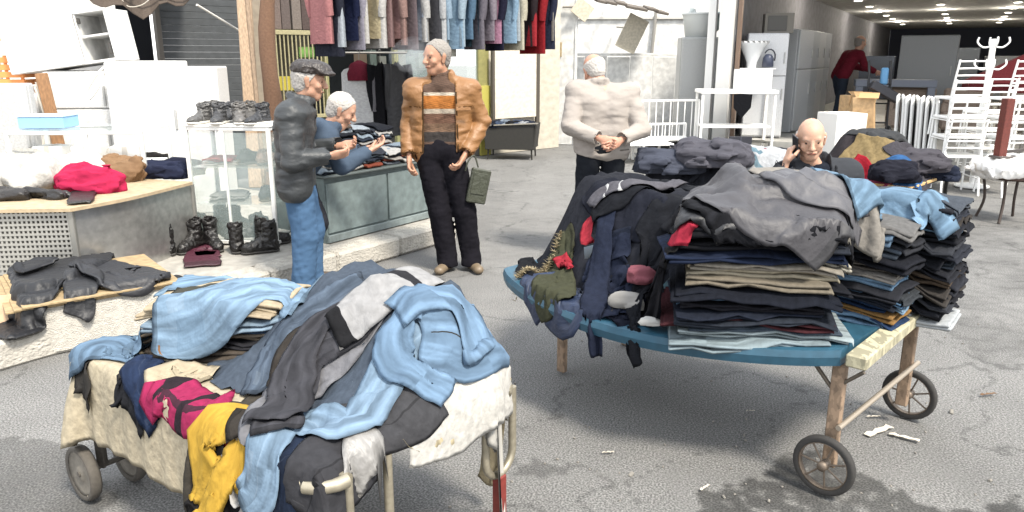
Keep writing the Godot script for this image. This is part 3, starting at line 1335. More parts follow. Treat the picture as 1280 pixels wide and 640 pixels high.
	garment(f, "plaid_shirt", "magenta and black checked shirt crumpled on the pile", "shirt", [[290, 435, 0.76], [250, 462, 0.7], [222, 480, 0.64], [205, 498, 0.58]], [0.14, 0.16, 0.12], "c92d6a", "cotton", {"slack": 1.16, "bands": [["check_band", 0.2, 0.34, 0.0, 1.0, "3b3038"], ["check_band", 0.55, 0.69, 0.0, 1.0, "3b3038"], ["check_band", 0.0, 1.0, 0.35, 0.6, "5a3344"]]})
	garment(f, "jumper", "dark green jumper hanging down beside the yellow one", "jumper", [[280, 480, 0.7], [240, 522, 0.6], [212, 556, 0.5], [200, 590, 0.4]], [0.15, 0.14, 0.13], "2e4438", "knit", {"steps": 60})
	garment(f, "trousers", "black trousers hanging below the yellow jumper's sleeve", "trousers", [[300, 520, 0.66], [258, 568, 0.56], [240, 600, 0.45]], [0.2, 0.2], "2c2a2c", "cotton", {"steps": 60})
	garment(f, "red_shirt", "bright red cloth peeping out under the yellow jumper", "shirt", [[300, 535, 0.62], [262, 566, 0.55], [240, 590, 0.5]], [0.10, 0.10], "c8232c", "cotton", {"pin": 3})
	garment(f, "shirt", "mid blue cotton shirt bunched beside the yellow jumper", "shirt", [[335, 510, 0.7], [300, 540, 0.62], [272, 560, 0.55]], [0.14, 0.14], "4a6796", "cotton", {"slack": 1.15, "crumple": 0.03, "pin": 4})
	garment(f, "printed_scarf", "black and white printed scarf crumpled above the blue shirt", "scarf", [[350, 480, 0.76], [310, 505, 0.7], [285, 520, 0.66]], [0.13, 0.1], "d9d6d2", "cotton", {"slack": 1.25, "crumple": 0.05, "bands": [["print_band", 0.1, 0.25, 0.0, 1.0, "2d2b2d"], ["print_band", 0.45, 0.6, 0.0, 1.0, "2d2b2d"], ["print_band", 0.75, 0.9, 0.1, 0.9, "2d2b2d"]]})
	garment(f, "trousers", "dark brown grey trousers lying from the stack towards the yellow jumper", "trousers", [[395, 385, 0.84], [330, 425, 0.8], [265, 468, 0.72], [228, 505, 0.64], [216, 530, 0.56]], [0.16, 0.15, 0.13, 0.12], "5a544b", "cotton", {"slack": 1.1, "crumple": 0.03})
	garment(f, "yellow_jumper", "bright yellow knitted jumper sprawled over the pile's edge", "jumper", [[318, 470, 0.74], [290, 510, 0.68], [268, 540, 0.62], [245, 572, 0.52]], [0.10, 0.15, 0.15, 0.11], "f2bf22", "knit", {"slack": 1.22, "crumple": 0.04, "arms": [["sleeve", [[300, 485, 0.74], [255, 530, 0.66], [218, 570, 0.56], [185, 605, 0.44], [166, 622, 0.36]], [0.08, 0.075, 0.065]]]})
	garment(f, "striped_bag", "black and white patterned cloth stuffed under the white sheet's end", "cloth", [[622, 452, 0.6], [600, 464, 0.6], [575, 480, 0.6]], [0.09, 0.09], "dcd8cf", "cotton", {"slack": 1.2, "crumple": 0.03, "pin": 5, "bands": [["print_band", 0.1, 0.22, 0.0, 1.0, "2a2a2c"], ["print_band", 0.4, 0.55, 0.1, 0.9, "2a2a2c"], ["print_band", 0.7, 0.82, 0.0, 1.0, "2a2a2c"]]})
	garment(f, "cream_cloth", "cream cloth showing along the tube under the white sheet", "cloth", [[630, 425, 0.62], [545, 475, 0.6], [450, 525, 0.59], [410, 550, 0.58]], [0.10, 0.10, 0.10], "e7d6ac", "cotton", {"slack": 1.1})
	garment(f, "white_sheet", "plain white cotton sheet spread along the tube end of the pile", "sheet", [[622, 385, 0.78], [575, 425, 0.74], [520, 470, 0.69], [480, 505, 0.63]], [0.22, 0.25, 0.24, 0.16], "f7f3ea", "cotton", {"slack": 1.06, "crumple": 0.015})
	garment(f, "trousers", "charcoal grey trousers lying below the white sheet to the tube corner", "trousers", [[530, 445, 0.76], [470, 490, 0.7], [420, 530, 0.64], [385, 560, 0.58]], [0.12, 0.13, 0.14, 0.12], "56565a", "cotton", {"slack": 1.12, "crumple": 0.03})
	garment(f, "jeans", "navy jeans hanging to the ground side under the long pale jeans", "jeans", [[420, 500, 0.7], [370, 560, 0.62], [335, 600, 0.48], [325, 640, 0.32]], [0.18, 0.17, 0.15], "33415c", "denim", {"steps": 60})
	garment(f, "trousers", "dark grey trousers bunched over the tube's corner beside the cloth bag", "trousers", [[450, 525, 0.62], [415, 560, 0.6], [385, 590, 0.56], [372, 612, 0.48]], [0.16, 0.20, 0.18, 0.13], "4d4d52", "cotton", {"slack": 1.16, "crumple": 0.04})
	garment(f, "grey_pouch", "flat light grey cloth bag hanging on the tube's corner", "bag", [[465, 540, 0.62], [440, 570, 0.58], [420, 604, 0.48]], [0.10, 0.10, 0.08], "b9b6b2", "leather", {"pin": 4})
	garment(f, "jeans", "slate blue jeans lying between the tall stack and the washed black pair", "jeans", [[480, 348, 0.9], [430, 372, 0.88], [375, 400, 0.84], [325, 432, 0.76]], [0.14, 0.15, 0.15, 0.13], "6f8095", "denim", {"slack": 1.08})
	garment(f, "trousers", "brown black trousers lying beside the slate blue jeans", "trousers", [[450, 385, 0.86], [390, 420, 0.84], [330, 458, 0.76], [285, 490, 0.7]], [0.11, 0.12, 0.12, 0.1], "4c4640", "cotton", {"slack": 1.1})
	garment(f, "trousers", "pale grey trousers running down between the dark pair and the pale jeans", "trousers", [[505, 350, 0.9], [450, 400, 0.86], [395, 455, 0.78], [350, 505, 0.68], [325, 555, 0.55]], [0.14, 0.15, 0.14, 0.12], "9a9aa0", "cotton", {"slack": 1.1, "crumple": 0.03, "bands": [["hem", 0.92, 1.0, 0.0, 1.0, "2f2f33"]]})
	garment(f, "jeans", "long pale blue jeans stretched down over the pile to the cart's side", "jeans", [[560, 378, 0.90], [495, 438, 0.82], [435, 485, 0.74], [378, 528, 0.66], [325, 570, 0.57], [285, 612, 0.42]], [0.13, 0.13, 0.12, 0.12, 0.12], "9fc0de", "denim", {"slack": 1.05, "steps": 60})
	garment(f, "jeans", "washed black jeans lying lengthwise along the middle of the pile", "jeans", [[530, 345, 0.92], [455, 390, 0.88], [385, 440, 0.82], [335, 490, 0.74]], [0.11, 0.13, 0.13, 0.11], "5b5b62", "denim", {"slack": 1.1, "crumple": 0.03, "arms": [["trouser_leg", [[470, 370, 0.92], [400, 410, 0.88], [330, 460, 0.8]], [0.12, 0.13, 0.11]]]})
	garment(f, "sports_shirt", "light grey sports top with black trim at the peak of the pile", "top", [[560, 330, 0.93], [520, 345, 0.94], [470, 365, 0.92], [420, 400, 0.86]], [0.11, 0.14, 0.13, 0.1], "c3c2c2", "cotton", {"slack": 1.2, "crumple": 0.05, "bands": [["trim", 0.0, 0.12, 0.0, 1.0, "2b2b2e"], ["trim", 0.5, 0.6, 0.0, 1.0, "3b3b40"]]})
	garment(f, "denim_jacket", "bright blue denim jacket bundled at the tube end of the pile", "jacket", [[605, 350, 0.88], [570, 355, 0.92], [535, 375, 0.92], [505, 392, 0.9]], [0.12, 0.17, 0.18, 0.14], "8fb4d8", "denim", {"slack": 1.25, "crumple": 0.06, "arms": [["sleeve", [[530, 380, 0.95], [495, 400, 0.92], [490, 425, 0.88], [530, 430, 0.85], [555, 455, 0.8]], [0.10, 0.10, 0.09]], ["sleeve", [[600, 350, 0.95], [545, 360, 0.97], [500, 385, 0.95]], [0.10, 0.10]]]})
	# the top of the stacks
	garment(f, "jeans", "pale blue jeans thrown over the back of the tall stack", "jeans", [[370, 325, 0.84], [300, 325, 0.86], [220, 340, 0.84], [160, 350, 0.8]], [0.14, 0.20, 0.18], "9fc6e8", "denim", {"slack": 1.08})
	garment(f, "trousers", "olive black trousers folded on the back of the tall stack", "trousers", [[345, 318, 0.9], [290, 330, 0.9], [215, 340, 0.88]], [0.10, 0.14, 0.12], "5a5a50", "cotton", {"slack": 1.08, "t": 0.014})
	garment(f, "jeans", "faded jeans with a leather waist patch spread over the tall stack", "jeans", [[405, 352, 0.90], [340, 360, 0.92], [265, 372, 0.9], [195, 380, 0.86]], [0.19, 0.22, 0.22, 0.2], "a4c9ea", "denim", {"slack": 1.07, "bands": [["waist_patch", 0.02, 0.07, 0.1, 0.3, "c98f5a"], ["pocket", 0.10, 0.26, 0.15, 0.6, "9cc2e4"]]})


func v2(p: Vector3) -> Vector2:
	return Vector2(p.x, p.z)


func wheel(parent: Node3D, hub: Vector3, axis: Vector3, r: float, wide: float, tyre_m: Material, rim_m: Material, spokes: int) -> void:
	var y := axis.normalized()
	var x := y.cross(Vector3.UP).normalized()
	var bas := Basis(x, y, x.cross(y))
	var h := wide * 0.5
	var tyre := part("tyre", Bag.new().lathe(hub, [Vector2(r * 0.80, -h * 0.8), Vector2(r * 0.93, -h), Vector2(r * 0.99, -h * 0.55), Vector2(r, 0), Vector2(r * 0.99, h * 0.55), Vector2(r * 0.93, h), Vector2(r * 0.80, h * 0.8), Vector2(r * 0.79, 0), Vector2(r * 0.80, -h * 0.8)], 28, bas).mesh(), tyre_m, parent)
	if spokes == 0:
		part("rim", Bag.new().lathe(hub, [Vector2(0.0, -h * 0.7), Vector2(r * 0.25, -h * 0.75), Vector2(r * 0.3, -h * 0.35), Vector2(r * 0.72, -h * 0.4), Vector2(r * 0.81, -h * 0.8), Vector2(r * 0.81, h * 0.8), Vector2(r * 0.72, h * 0.4), Vector2(r * 0.3, h * 0.35), Vector2(r * 0.25, h * 0.75), Vector2(0.0, h * 0.7)], 24, bas).mesh(), rim_m, tyre)
		return
	part("rim", Bag.new().lathe(hub, [Vector2(r * 0.76, -h * 0.7), Vector2(r * 0.805, -h * 0.75), Vector2(r * 0.805, h * 0.75), Vector2(r * 0.76, h * 0.7), Vector2(r * 0.76, -h * 0.7)], 28, bas).mesh(), rim_m, tyre)
	part("hub", Bag.new().lathe(hub, [Vector2(0.0, -h * 1.3), Vector2(r * 0.15, -h * 1.3), Vector2(r * 0.17, 0), Vector2(r * 0.15, h * 1.3), Vector2(0.0, h * 1.3)], 14, bas).mesh(), rim_m, tyre)
	for k in spokes:
		var a := TAU * k / spokes + 0.35
		var d := bas * Vector3(cos(a), 0, sin(a))
		part("spoke", Bag.new().tube([hub + d * r * 0.12, hub + d * r * 0.79], r * 0.033, 6).mesh(), rim_m, tyre)


# ---------------------------------------------------------------- the wooden cart with the blue top
func make_right_cart() -> void:
	var E := Vector3(1.20, 0, -2.60)
	var u := Vector3(-0.74, 0, -0.673).normalized()     # along the cart, away from its wheels
	var w := Vector3(0.715, 0, -0.70).normalized()      # across it
	var L := 1.66
	var W := 0.80
	var H := 0.575
	var f := Field.new(Vector2(-0.9, -5.0), Vector2(2.7, -2.0), 0.022, 0.0)
	f.table = H
	f.grain = 0.0145
	var t := thing("wooden_cart", "low wooden cart with a sagging blue top and two spoked wheels", "cart")
	# blue top: a thin board that sags in the middle and bows out in front
	var blue := hard("2c5468", 0.45, 0.0, "dirt", 1.5)
	var sag := func(a: float) -> float: return H - 0.045 * sin(PI * clampf(a / L, 0.0, 1.0))
	var bow := func(a: float) -> float: return -0.25 * pow(sin(PI * clampf(a / L, 0.0, 1.0)), 0.7)
	var b := Bag.new()
	var m := 24
	var rows := []
	for k in m + 1:
		var a := L * k / m - 0.01
		var y: float = sag.call(a)
		var o: float = bow.call(a)
		var row := []
		for q in [[o - 0.012, -0.065], [o - 0.020, -0.03], [o - 0.012, -0.004], [o + 0.012, 0.0], [W - 0.01, 0.0], [W, -0.01], [W, -0.06], [W - 0.02, -0.065], [o + 0.02, -0.065]]:
			row.append(E + u * a + w * q[0] + Vector3(0, y + q[1], 0))
		rows.append(row)
	for k in m:
		for j in 9:
			var j2 := (j + 1) % 9
			var mid: Vector3 = (rows[k][j] + rows[k][j2]) * 0.5
			var cen: Vector3 = (rows[k][3] + rows[k][7]) * 0.5
			b.face([rows[k][j], rows[k][j2], rows[k + 1][j2], rows[k + 1][j]], (mid - cen).slide(u))
	b.face(rows[0], -u)
	b.face(rows[m], u)
	part("blue_top", b.mesh(), blue, t)
	for j in int(W / 0.02) + 16:
		for i in int(L / 0.02) + 1:
			var a := i * 0.02
			var q: Vector3 = E + u * a + w * (j * 0.02 + minf(0.0, bow.call(a)) + 0.0)
			if j * 0.02 + bow.call(a) <= W:
				f.lift(q.x, q.z, sag.call(a))
				f.lift(q.x + 0.01, q.z + 0.01, sag.call(a))
	# timber: end plank, legs with peeling paint
	var pale := hard("a8a288", 0.8, 0.0, "chips", 2.2)
	part("end_plank", Bag.new().box(E + u * -0.045 + w * (W * 0.5 - 0.02) + Vector3(0, H - 0.03, 0), Vector3(0.075, 0.05, W + 0.02), Basis(u, Vector3.UP, u.cross(Vector3.UP)), 0.006).mesh(), pale, t)
	var worn := hard("8a7561", 0.85, 0.0, "chips", 4.0)
	var frame := Basis(u, Vector3.UP, u.cross(Vector3.UP))
	for q in [[0.0, 0.02], [0.0, W - 0.03], [L - 0.2, 0.2], [L - 0.2, W - 0.05]]:
		var c: Vector3 = E + u * q[0] + w * q[1]
		var low := 0.09 if q[0] == 0.0 else 0.0
		var high: float = sag.call(q[0]) - 0.066
		part("leg", Bag.new().box(c + Vector3(0, (low + high) * 0.5, 0), Vector3(0.05, high - low, 0.034), frame, 0.005).mesh(), worn, t)
	var iron := hard("6b6257", 0.6, 0.5, "dirt", 3.0)
	part("cross_rod", Bag.new().tube([E + u * -0.032 + w * -0.02 + Vector3(0, 0.27, 0), E + u * -0.032 + w * (W + 0.01) + Vector3(0, 0.29, 0)], 0.011, 8).mesh(), hard("9a9082", 0.5, 0.5), t)
	for s in [-1.0, 1.0]:
		part("brace", Bag.new().tube([E + w * 0.02 + u * 0.02 + Vector3(0, 0.40, 0), E + w * (0.02 + 0.02 * s) + u * (0.02 + 0.11 * s) + Vector3(0, H - 0.07, 0)], 0.008, 6).mesh(), iron, t)
	var tyre := hard("33312f", 0.85, 0.0, "dirt", 6.0)
	var rim := hard("7d7063", 0.55, 0.5, "dirt", 5.0)
	for s in [-0.045, W + 0.045]:
		wheel(t, E + u * -0.005 + w * s + Vector3(0, 0.118, 0), w, 0.118, 0.036, tyre, rim, 7)
		part("axle_bolt", Bag.new().tube([E + u * -0.005 + w * s + Vector3(0, 0.118, 0), E + u * -0.005 + w * clampf(s, 0.0, W) + Vector3(0, 0.118, 0)], 0.009, 8).mesh(), iron, t)
	# bottom of the heap
	var top := func(x: float, z: float) -> float:
		var q := Vector3(x, 0, z) - E
		var a := q.dot(u)
		var c := q.dot(w)
		var ea := smoothstep(0.40, 0.72, a) * smoothstep(L + 0.05, L - 0.24, a)
		var eb := smoothstep(bow.call(a) + 0.05, bow.call(a) + 0.42, c) * smoothstep(W + 0.0, W - 0.3, c)
		return 0.46 * ea * eb
	heap(f, "clothes_heap", "dark jackets at the bottom of the heap on the blue cart", "clothes", Vector2(-0.2, -4.4), Vector2(1.7, -2.6), top, "34363f")
	# stacks at the wheeled end
	var yaw := rad_to_deg(atan2(-u.z, u.x))
	var s1 := [["b9cfd8", "denim", "pale blue jeans"], ["c9dbe0", "denim", "very pale blue jeans"], ["5f6f80", "denim", "slate blue jeans"], ["5b2f35", "cotton", "maroon trousers"], ["39404c", "cotton", "dark slate trousers"], ["2c3344", "cotton", "navy trousers"], ["2b2b33", "cotton", "black trousers"], ["6587a8", "denim", "mid blue jeans"], ["262a36", "cotton", "black navy trousers"], ["2a2c34", "cotton", "plain black trousers"], ["9a8f7c", "cotton", "khaki trousers"], ["c9bda2", "cotton", "beige trousers"], ["b4ab9c", "cotton", "stone grey trousers"], ["d9d2c0", "cotton", "off white trousers"], ["2d3a58", "denim", "dark navy jeans"], ["2c2d33", "denim", "black jeans"], ["3a3f4a", "cotton", "graphite trousers"], ["8c867c", "cotton", "mouse grey trousers"], ["23242a", "denim", "jet black jeans"]]
	for k in s1.size():
		var p := Vector3(0.93 + rng.randf_range(-0.03, 0.03), 0, -2.84 + rng.randf_range(-0.012, 0.012))
		folded(f, "folded_jeans" if s1[k][1] == "denim" else "folded_trousers", s1[k][2] + " folded in the tall front stack on the blue cart", "jeans" if s1[k][1] == "denim" else "trousers", p, -9.0 + rng.randf_range(-5, 5), 0.60 + rng.randf_range(-0.03, 0.03), 0.34, 0.028, 2, s1[k][0], s1[k][1], "trousers stacked on the blue cart's front edge")
	var s2 := [["88b4dc", "denim", "light blue jeans"], ["3c5a88", "denim", "dark blue jeans"], ["b98b4a", "cotton", "mustard brown trousers"], ["34507c", "denim", "deep blue jeans"], ["9cc4e6", "denim", "sky blue jeans"], ["2f3542", "cotton", "navy trousers"], ["7fb0de", "denim", "bright pale jeans"], ["4d5258", "cotton", "grey trousers"], ["3a3c44", "cotton", "charcoal trousers"], ["93bfe6", "denim", "faded blue jeans"], ["a7a19a", "cotton", "light grey trousers"], ["8d857c", "cotton", "greige trousers"], ["6d6862", "cotton", "stone brown trousers"], ["2b2d36", "cotton", "black trousers"], ["5f6b7a", "denim", "dusty blue jeans"], ["3f4148", "cotton", "iron grey trousers"], ["7c9dbd", "denim", "washed blue jeans"], ["8c8a88", "cotton", "silver grey trousers"]]
	for k in s2.size():
		var p := E + u * (0.16 + rng.randf_range(-0.025, 0.025)) + w * (0.44 + rng.randf_range(-0.012, 0.012))
		folded(f, "folded_jeans" if s2[k][1] == "denim" else "folded_trousers", s2[k][2] + " folded in the middle stack at the plank end", "jeans" if s2[k][1] == "denim" else "trousers", p, yaw + rng.randf_range(-5, 5), 0.46, 0.22, 0.027, 2, s2[k][0], s2[k][1], "trousers in the middle stack at the plank end")
	var s3 := [["e2e8ec", "cotton", "white trousers"], ["2b2c32", "cotton", "black trousers"], ["33353d", "cotton", "charcoal trousers"], ["4a4d55", "cotton", "slate grey trousers"], ["2e2f36", "cotton", "dark grey trousers"], ["55504c", "cotton", "taupe trousers"], ["3b3d46", "cotton", "ash grey trousers"], ["6a5a4a", "cotton", "brown trousers"], ["34363e", "cotton", "coal black trousers"], ["596472", "denim", "grey blue jeans"], ["2d2f37", "cotton", "ink black trousers"], ["3a3e49", "cotton", "dark navy trousers"], ["474a52", "cotton", "lead grey trousers"], ["2a2c33", "cotton", "soot black trousers"], ["7ea6c8", "denim", "clear blue jeans"], ["30323a", "cotton", "pitch black trousers"], ["4f4a46", "cotton", "umber trousers"], ["3c414d", "cotton", "storm grey trousers"], ["2c2e36", "cotton", "onyx trousers"], ["5d6570", "cotton", "pewter trousers"]]
	for k in s3.size():
		var p := E + u * (0.05 + rng.randf_range(-0.025, 0.025)) + w * (0.70 + rng.randf_range(-0.012, 0.012))
		folded(f, "folded_jeans" if s3[k][1] == "denim" else "folded_trousers", s3[k][2] + " folded in the dark stack at the cart's rear wheel", "jeans" if s3[k][1] == "denim" else "trousers", p, yaw + rng.randf_range(-5, 5), 0.42, 0.27, 0.026, 2, s3[k][0], s3[k][1], "dark trousers in the stack above the rear wheel")
	for k in 6:
		folded(f, "folded_trousers", ["dark grey", "charcoal", "brown grey", "black", "smoke grey", "deep black"][k] + " trousers folded on top between the front and middle stacks", "trousers", Vector3(1.0 + 0.02 * k, 0, -3.03 + 0.01 * k), -25.0 + k * 6.0, 0.5, 0.30, 0.026, 2, ["4a4a50", "303138", "6e665e", "2a2b30", "77757a", "232429"][k], "cotton", "trousers on top of the blue cart's stacks")
	# jackets thrown on the other end, lowest first
	garment(f, "padded_jacket", "navy padded jacket hanging over the blue cart's bare end", "jacket", [[745, 325, 0.76], [710, 338, 0.7], [688, 355, 0.64], [676, 378, 0.58]], [0.20, 0.24, 0.24, 0.18], "2b3f66", "puffer", {"slack": 1.16, "crumple": 0.04})
	garment(f, "woollen_hat", "black woollen hat at the heap's bare end", "hat", [[676, 300, 0.72], [666, 312, 0.7], [664, 326, 0.66]], [0.09, 0.11, 0.09], "22242a", "knit", {"t": 0.02, "cell": 0.022})
	var parka := garment(f, "parka", "olive parka with a pale fur trimmed hood at the end of the heap", "parka", [[745, 240, 0.96], [722, 268, 0.9], [704, 300, 0.8], [696, 330, 0.72]], [0.16, 0.22, 0.22, 0.18], "585a44", "cotton", {"slack": 1.18, "crumple": 0.05, "t": 0.014})
	fur(f, parka, [[645, 305, 0.74], [662, 288, 0.8], [680, 278, 0.84], [702, 262, 0.88]], 0.035, "e6d2a6")
	garment(f, "trousers", "black trousers crumpled along the blue edge beside the padded jacket", "trousers", [[862, 350, 0.72], [800, 338, 0.7], [745, 346, 0.66]], [0.15, 0.17, 0.14], "232329", "cotton", {"slack": 1.14, "crumple": 0.04})
	garment(f, "dark_shirt", "dark navy shirt lying down the front of the heap", "shirt", [[835, 295, 0.9], [812, 322, 0.82], [795, 345, 0.74], [786, 366, 0.66]], [0.16, 0.2, 0.2, 0.15], "272b3c", "cotton", {"slack": 1.12, "crumple": 0.04})
	for q in [["grey_pullover", "light grey pullover bunched on the blue edge", "pullover", 788, 384, Vector3(0.055, 0.045, 0.04), "bdb9b3"], ["pink_sock", "dusty pink sock rolled in the dark clothes", "sock", 796, 352, Vector3(0.04, 0.04, 0.035), "a9606c"], ["white_label_cloth", "small white cloth label lying at the blue edge", "cloth", 812, 404, Vector3(0.03, 0.012, 0.02), "eceae4"]]:
		bundle(q[0], q[1], q[2], f.hit(Vector3(0, EYE, 0), ray(q[3], q[4]), 0.6), q[5], q[6], "worn")
	garment(f, "crimson_shirt", "crimson shirt folded over beside the front stack", "shirt", [[872, 276, 1.0], [850, 296, 0.92], [836, 318, 0.84]], [0.10, 0.12, 0.09], "d12f4c", "cotton", {"slack": 1.1, "crumple": 0.03, "pin": 5})
	garment(f, "denim_shirt", "dark navy shirt lying on the rear of the heap", "shirt", [[760, 225, 1.0], [790, 240, 0.98], [830, 250, 0.98]], [0.2, 0.24, 0.2], "2a2d3a", "cotton", {"slack": 1.2, "crumple": 0.05})
	garment(f, "jacket", "navy blue jacket lying over the middle of the heap", "jacket", [[800, 235, 1.0], [778, 268, 0.94], [768, 305, 0.84], [768, 335, 0.76]], [0.20, 0.25, 0.24, 0.18], "30384f", "cotton", {"slack": 1.14, "crumple": 0.04, "arms": [["sleeve", [[770, 250, 1.0], [752, 290, 0.9], [750, 335, 0.78]], [0.11, 0.10]]]})
	garment(f, "red_jumper", "red knitted jumper hanging out between parka and navy jacket", "jumper", [[748, 258, 0.98], [725, 280, 0.92], [708, 298, 0.86]], [0.10, 0.12, 0.08], "cf3346", "knit", {"slack": 1.15, "arms": [["sleeve", [[738, 275, 0.95], [733, 298, 0.88], [731, 318, 0.82]], [0.06, 0.05]]]})
	garment(f, "tracksuit_jacket", "black tracksuit top with white sleeve stripes across the heap", "top", [[905, 232, 1.04], [865, 250, 1.02], [830, 282, 0.95], [812, 322, 0.86], [812, 345, 0.8]], [0.18, 0.24, 0.24, 0.2, 0.14], "26282f", "cotton", {"slack": 1.10, "crumple": 0.035, "arms": [["sleeve", [[890, 225, 1.06], [840, 232, 1.05], [790, 235, 1.0], [750, 245, 0.94]], [0.11, 0.11, 0.09]]]})
	var gs := garment(f, "grey_sleeve", "grey jersey with white stripes lying along the heap's crest", "jersey", [[850, 228, 1.06], [800, 230, 1.04], [760, 238, 0.98], [742, 250, 0.94]], [0.10, 0.12, 0.11, 0.09], "74727a", "cotton", {"slack": 1.1, "bands": [["white_stripe", 0.18, 0.24, 0.0, 1.0, "eeeeee"], ["white_stripe", 0.30, 0.36, 0.0, 1.0, "eeeeee"]]})
	gs.set_meta("category", "jersey")
	garment(f, "jacket", "black quilted jacket between the heap and the trousers stack", "jacket", [[940, 225, 1.06], [900, 250, 1.04], [880, 290, 0.96]], [0.2, 0.24, 0.2], "2a2b31", "puffer", {"slack": 1.15, "crumple": 0.04})
	# on top of the stacks
	garment(f, "jeans", "black jeans folded across the front stack's top", "jeans", [[1060, 290, 1.0], [980, 275, 1.04], [900, 262, 1.06], [870, 265, 1.02]], [0.22, 0.26, 0.26, 0.2], "2d2e34", "denim", {"slack": 1.06, "t": 0.016})
	garment(f, "trousers", "beige grey trousers spread over the middle of the stacks", "trousers", [[1110, 280, 0.98], [1050, 250, 1.06], [985, 225, 1.1], [940, 215, 1.1]], [0.20, 0.24, 0.24, 0.2], "b7b0a6", "cotton", {"slack": 1.07, "t": 0.016})
	garment(f, "leather_jacket", "shiny grey leather jacket lying on top of the front stack", "jacket", [[1045, 295, 1.02], [990, 265, 1.08], [930, 240, 1.12], [890, 230, 1.1]], [0.20, 0.30, 0.30, 0.20], "514f54", "satin", {"slack": 1.12, "crumple": 0.03, "t": 0.014, "arms": [["sleeve", [[1000, 225, 1.12], [1040, 245, 1.1], [1090, 270, 1.04]], [0.12, 0.12, 0.10]]]})
	garment(f, "leather_trousers", "glossy dark grey trousers lying at the crest of the stacks", "trousers", [[1085, 262, 1.06], [1020, 230, 1.12], [960, 215, 1.14]], [0.14, 0.16, 0.14], "65646a", "satin", {"slack": 1.08})
	garment(f, "jeans", "sky blue jeans spread over the rear stacks beside the seated man", "jeans", [[1160, 262, 1.04], [1115, 242, 1.08], [1070, 228, 1.1], [1035, 220, 1.1]], [0.24, 0.28, 0.28, 0.24], "93bbdc", "denim", {"slack": 1.05, "t": 0.012, "arms": [["trouser_leg", [[1150, 255, 1.04], [1172, 270, 0.98], [1160, 285, 0.94]], [0.2, 0.18]]]})


func fur(f: Field, parent: Node3D, pts: Array, r: float, hex: String) -> void:
	var b := Bag.new()
	var path := smooth_path(world_points(f, pts), 10)
	for k in 420:
		var i := rng.randi() % (path.size() - 1)
		var p: Vector3 = path[i].lerp(path[i + 1], rng.randf())
		p.y = f.at(p.x, p.z) + 0.012
		var a := rng.randf() * TAU
		var d := Vector3(cos(a) * 0.8, rng.randf_range(0.2, 1.0), sin(a) * 0.8).normalized()
		var l := r * rng.randf_range(0.6, 1.3)
		var s := d.cross(Vector3.UP).normalized() * 0.0035
		var tip := p + d * l + Vector3(0, -l * 0.35, 0)
		var q := d.cross(s).normalized() * 0.0035
		b.face([p - s, p + s, tip], d.cross(s))
		b.face([p + s, p + q, tip], s + q)
		b.face([p + q, p - s, tip], q - s)
	part("fur_trim", b.mesh(), cloth_mat(hex, "knit"), parent)


# ---------------------------------------------------------------- people
func head_into(b: Bag, xf: Transform3D) -> void:
	var g := Flesh.new(Vector3(-0.11, -0.22, -0.13), Vector3(0.11, 0.14, 0.14), 0.0055)
	g.bone(Vector3(0, 0.034, -0.014), Vector3(0, 0.030, -0.004), 0.090, 0.088, 0.0, Vector3(0.85, 1.0, 1.06))
	g.bone(Vector3(0, -0.015, 0.022), Vector3(0, -0.072, 0.036), 0.066, 0.046, 0.02)
	g.bone(Vector3(-0.036, -0.066, 0.012), Vector3(0.036, -0.066, 0.012), 0.032, 0.032, 0.02)
	g.bone(Vector3(-0.012, -0.100, 0.052), Vector3(0.012, -0.100, 0.052), 0.021, 0.021, 0.02)
	g.bone(Vector3(-0.034, 0.026, 0.070), Vector3(0.034, 0.026, 0.070), 0.016, 0.016, 0.012)
	for s in [-1.0, 1.0]:
		g.bone(Vector3(s * 0.042, -0.026, 0.058), Vector3(s * 0.034, -0.040, 0.062), 0.024, 0.020, 0.015)
		g.bone(Vector3(s * 0.033, 0.006, 0.101), Vector3(s * 0.030, 0.006, 0.101), 0.017, 0.015, 0.0, Vector3.ONE, true)
		g.bone(Vector3(s * 0.077, -0.028, -0.004), Vector3(s * 0.083, 0.014, -0.012), 0.017, 0.023, 0.006, Vector3(0.42, 1.0, 0.8))
	g.bone(Vector3(0, 0.012, 0.088), Vector3(0, -0.026, 0.108), 0.009, 0.015, 0.010)
	g.bone(Vector3(-0.012, -0.030, 0.095), Vector3(0.012, -0.030, 0.095), 0.010, 0.010, 0.006)
	g.bone(Vector3(-0.022, -0.059, 0.080), Vector3(0.022, -0.059, 0.080), 0.009, 0.009, 0.006)
	g.bone(Vector3(-0.022, -0.064, 0.096), Vector3(0.022, -0.064, 0.096), 0.004, 0.004, 0.0, Vector3.ONE, true)
	g.bone(Vector3(0, -0.06, -0.020), Vector3(0, -0.20, -0.034), 0.054, 0.058, 0.03)
	g.add_to(b, xf)


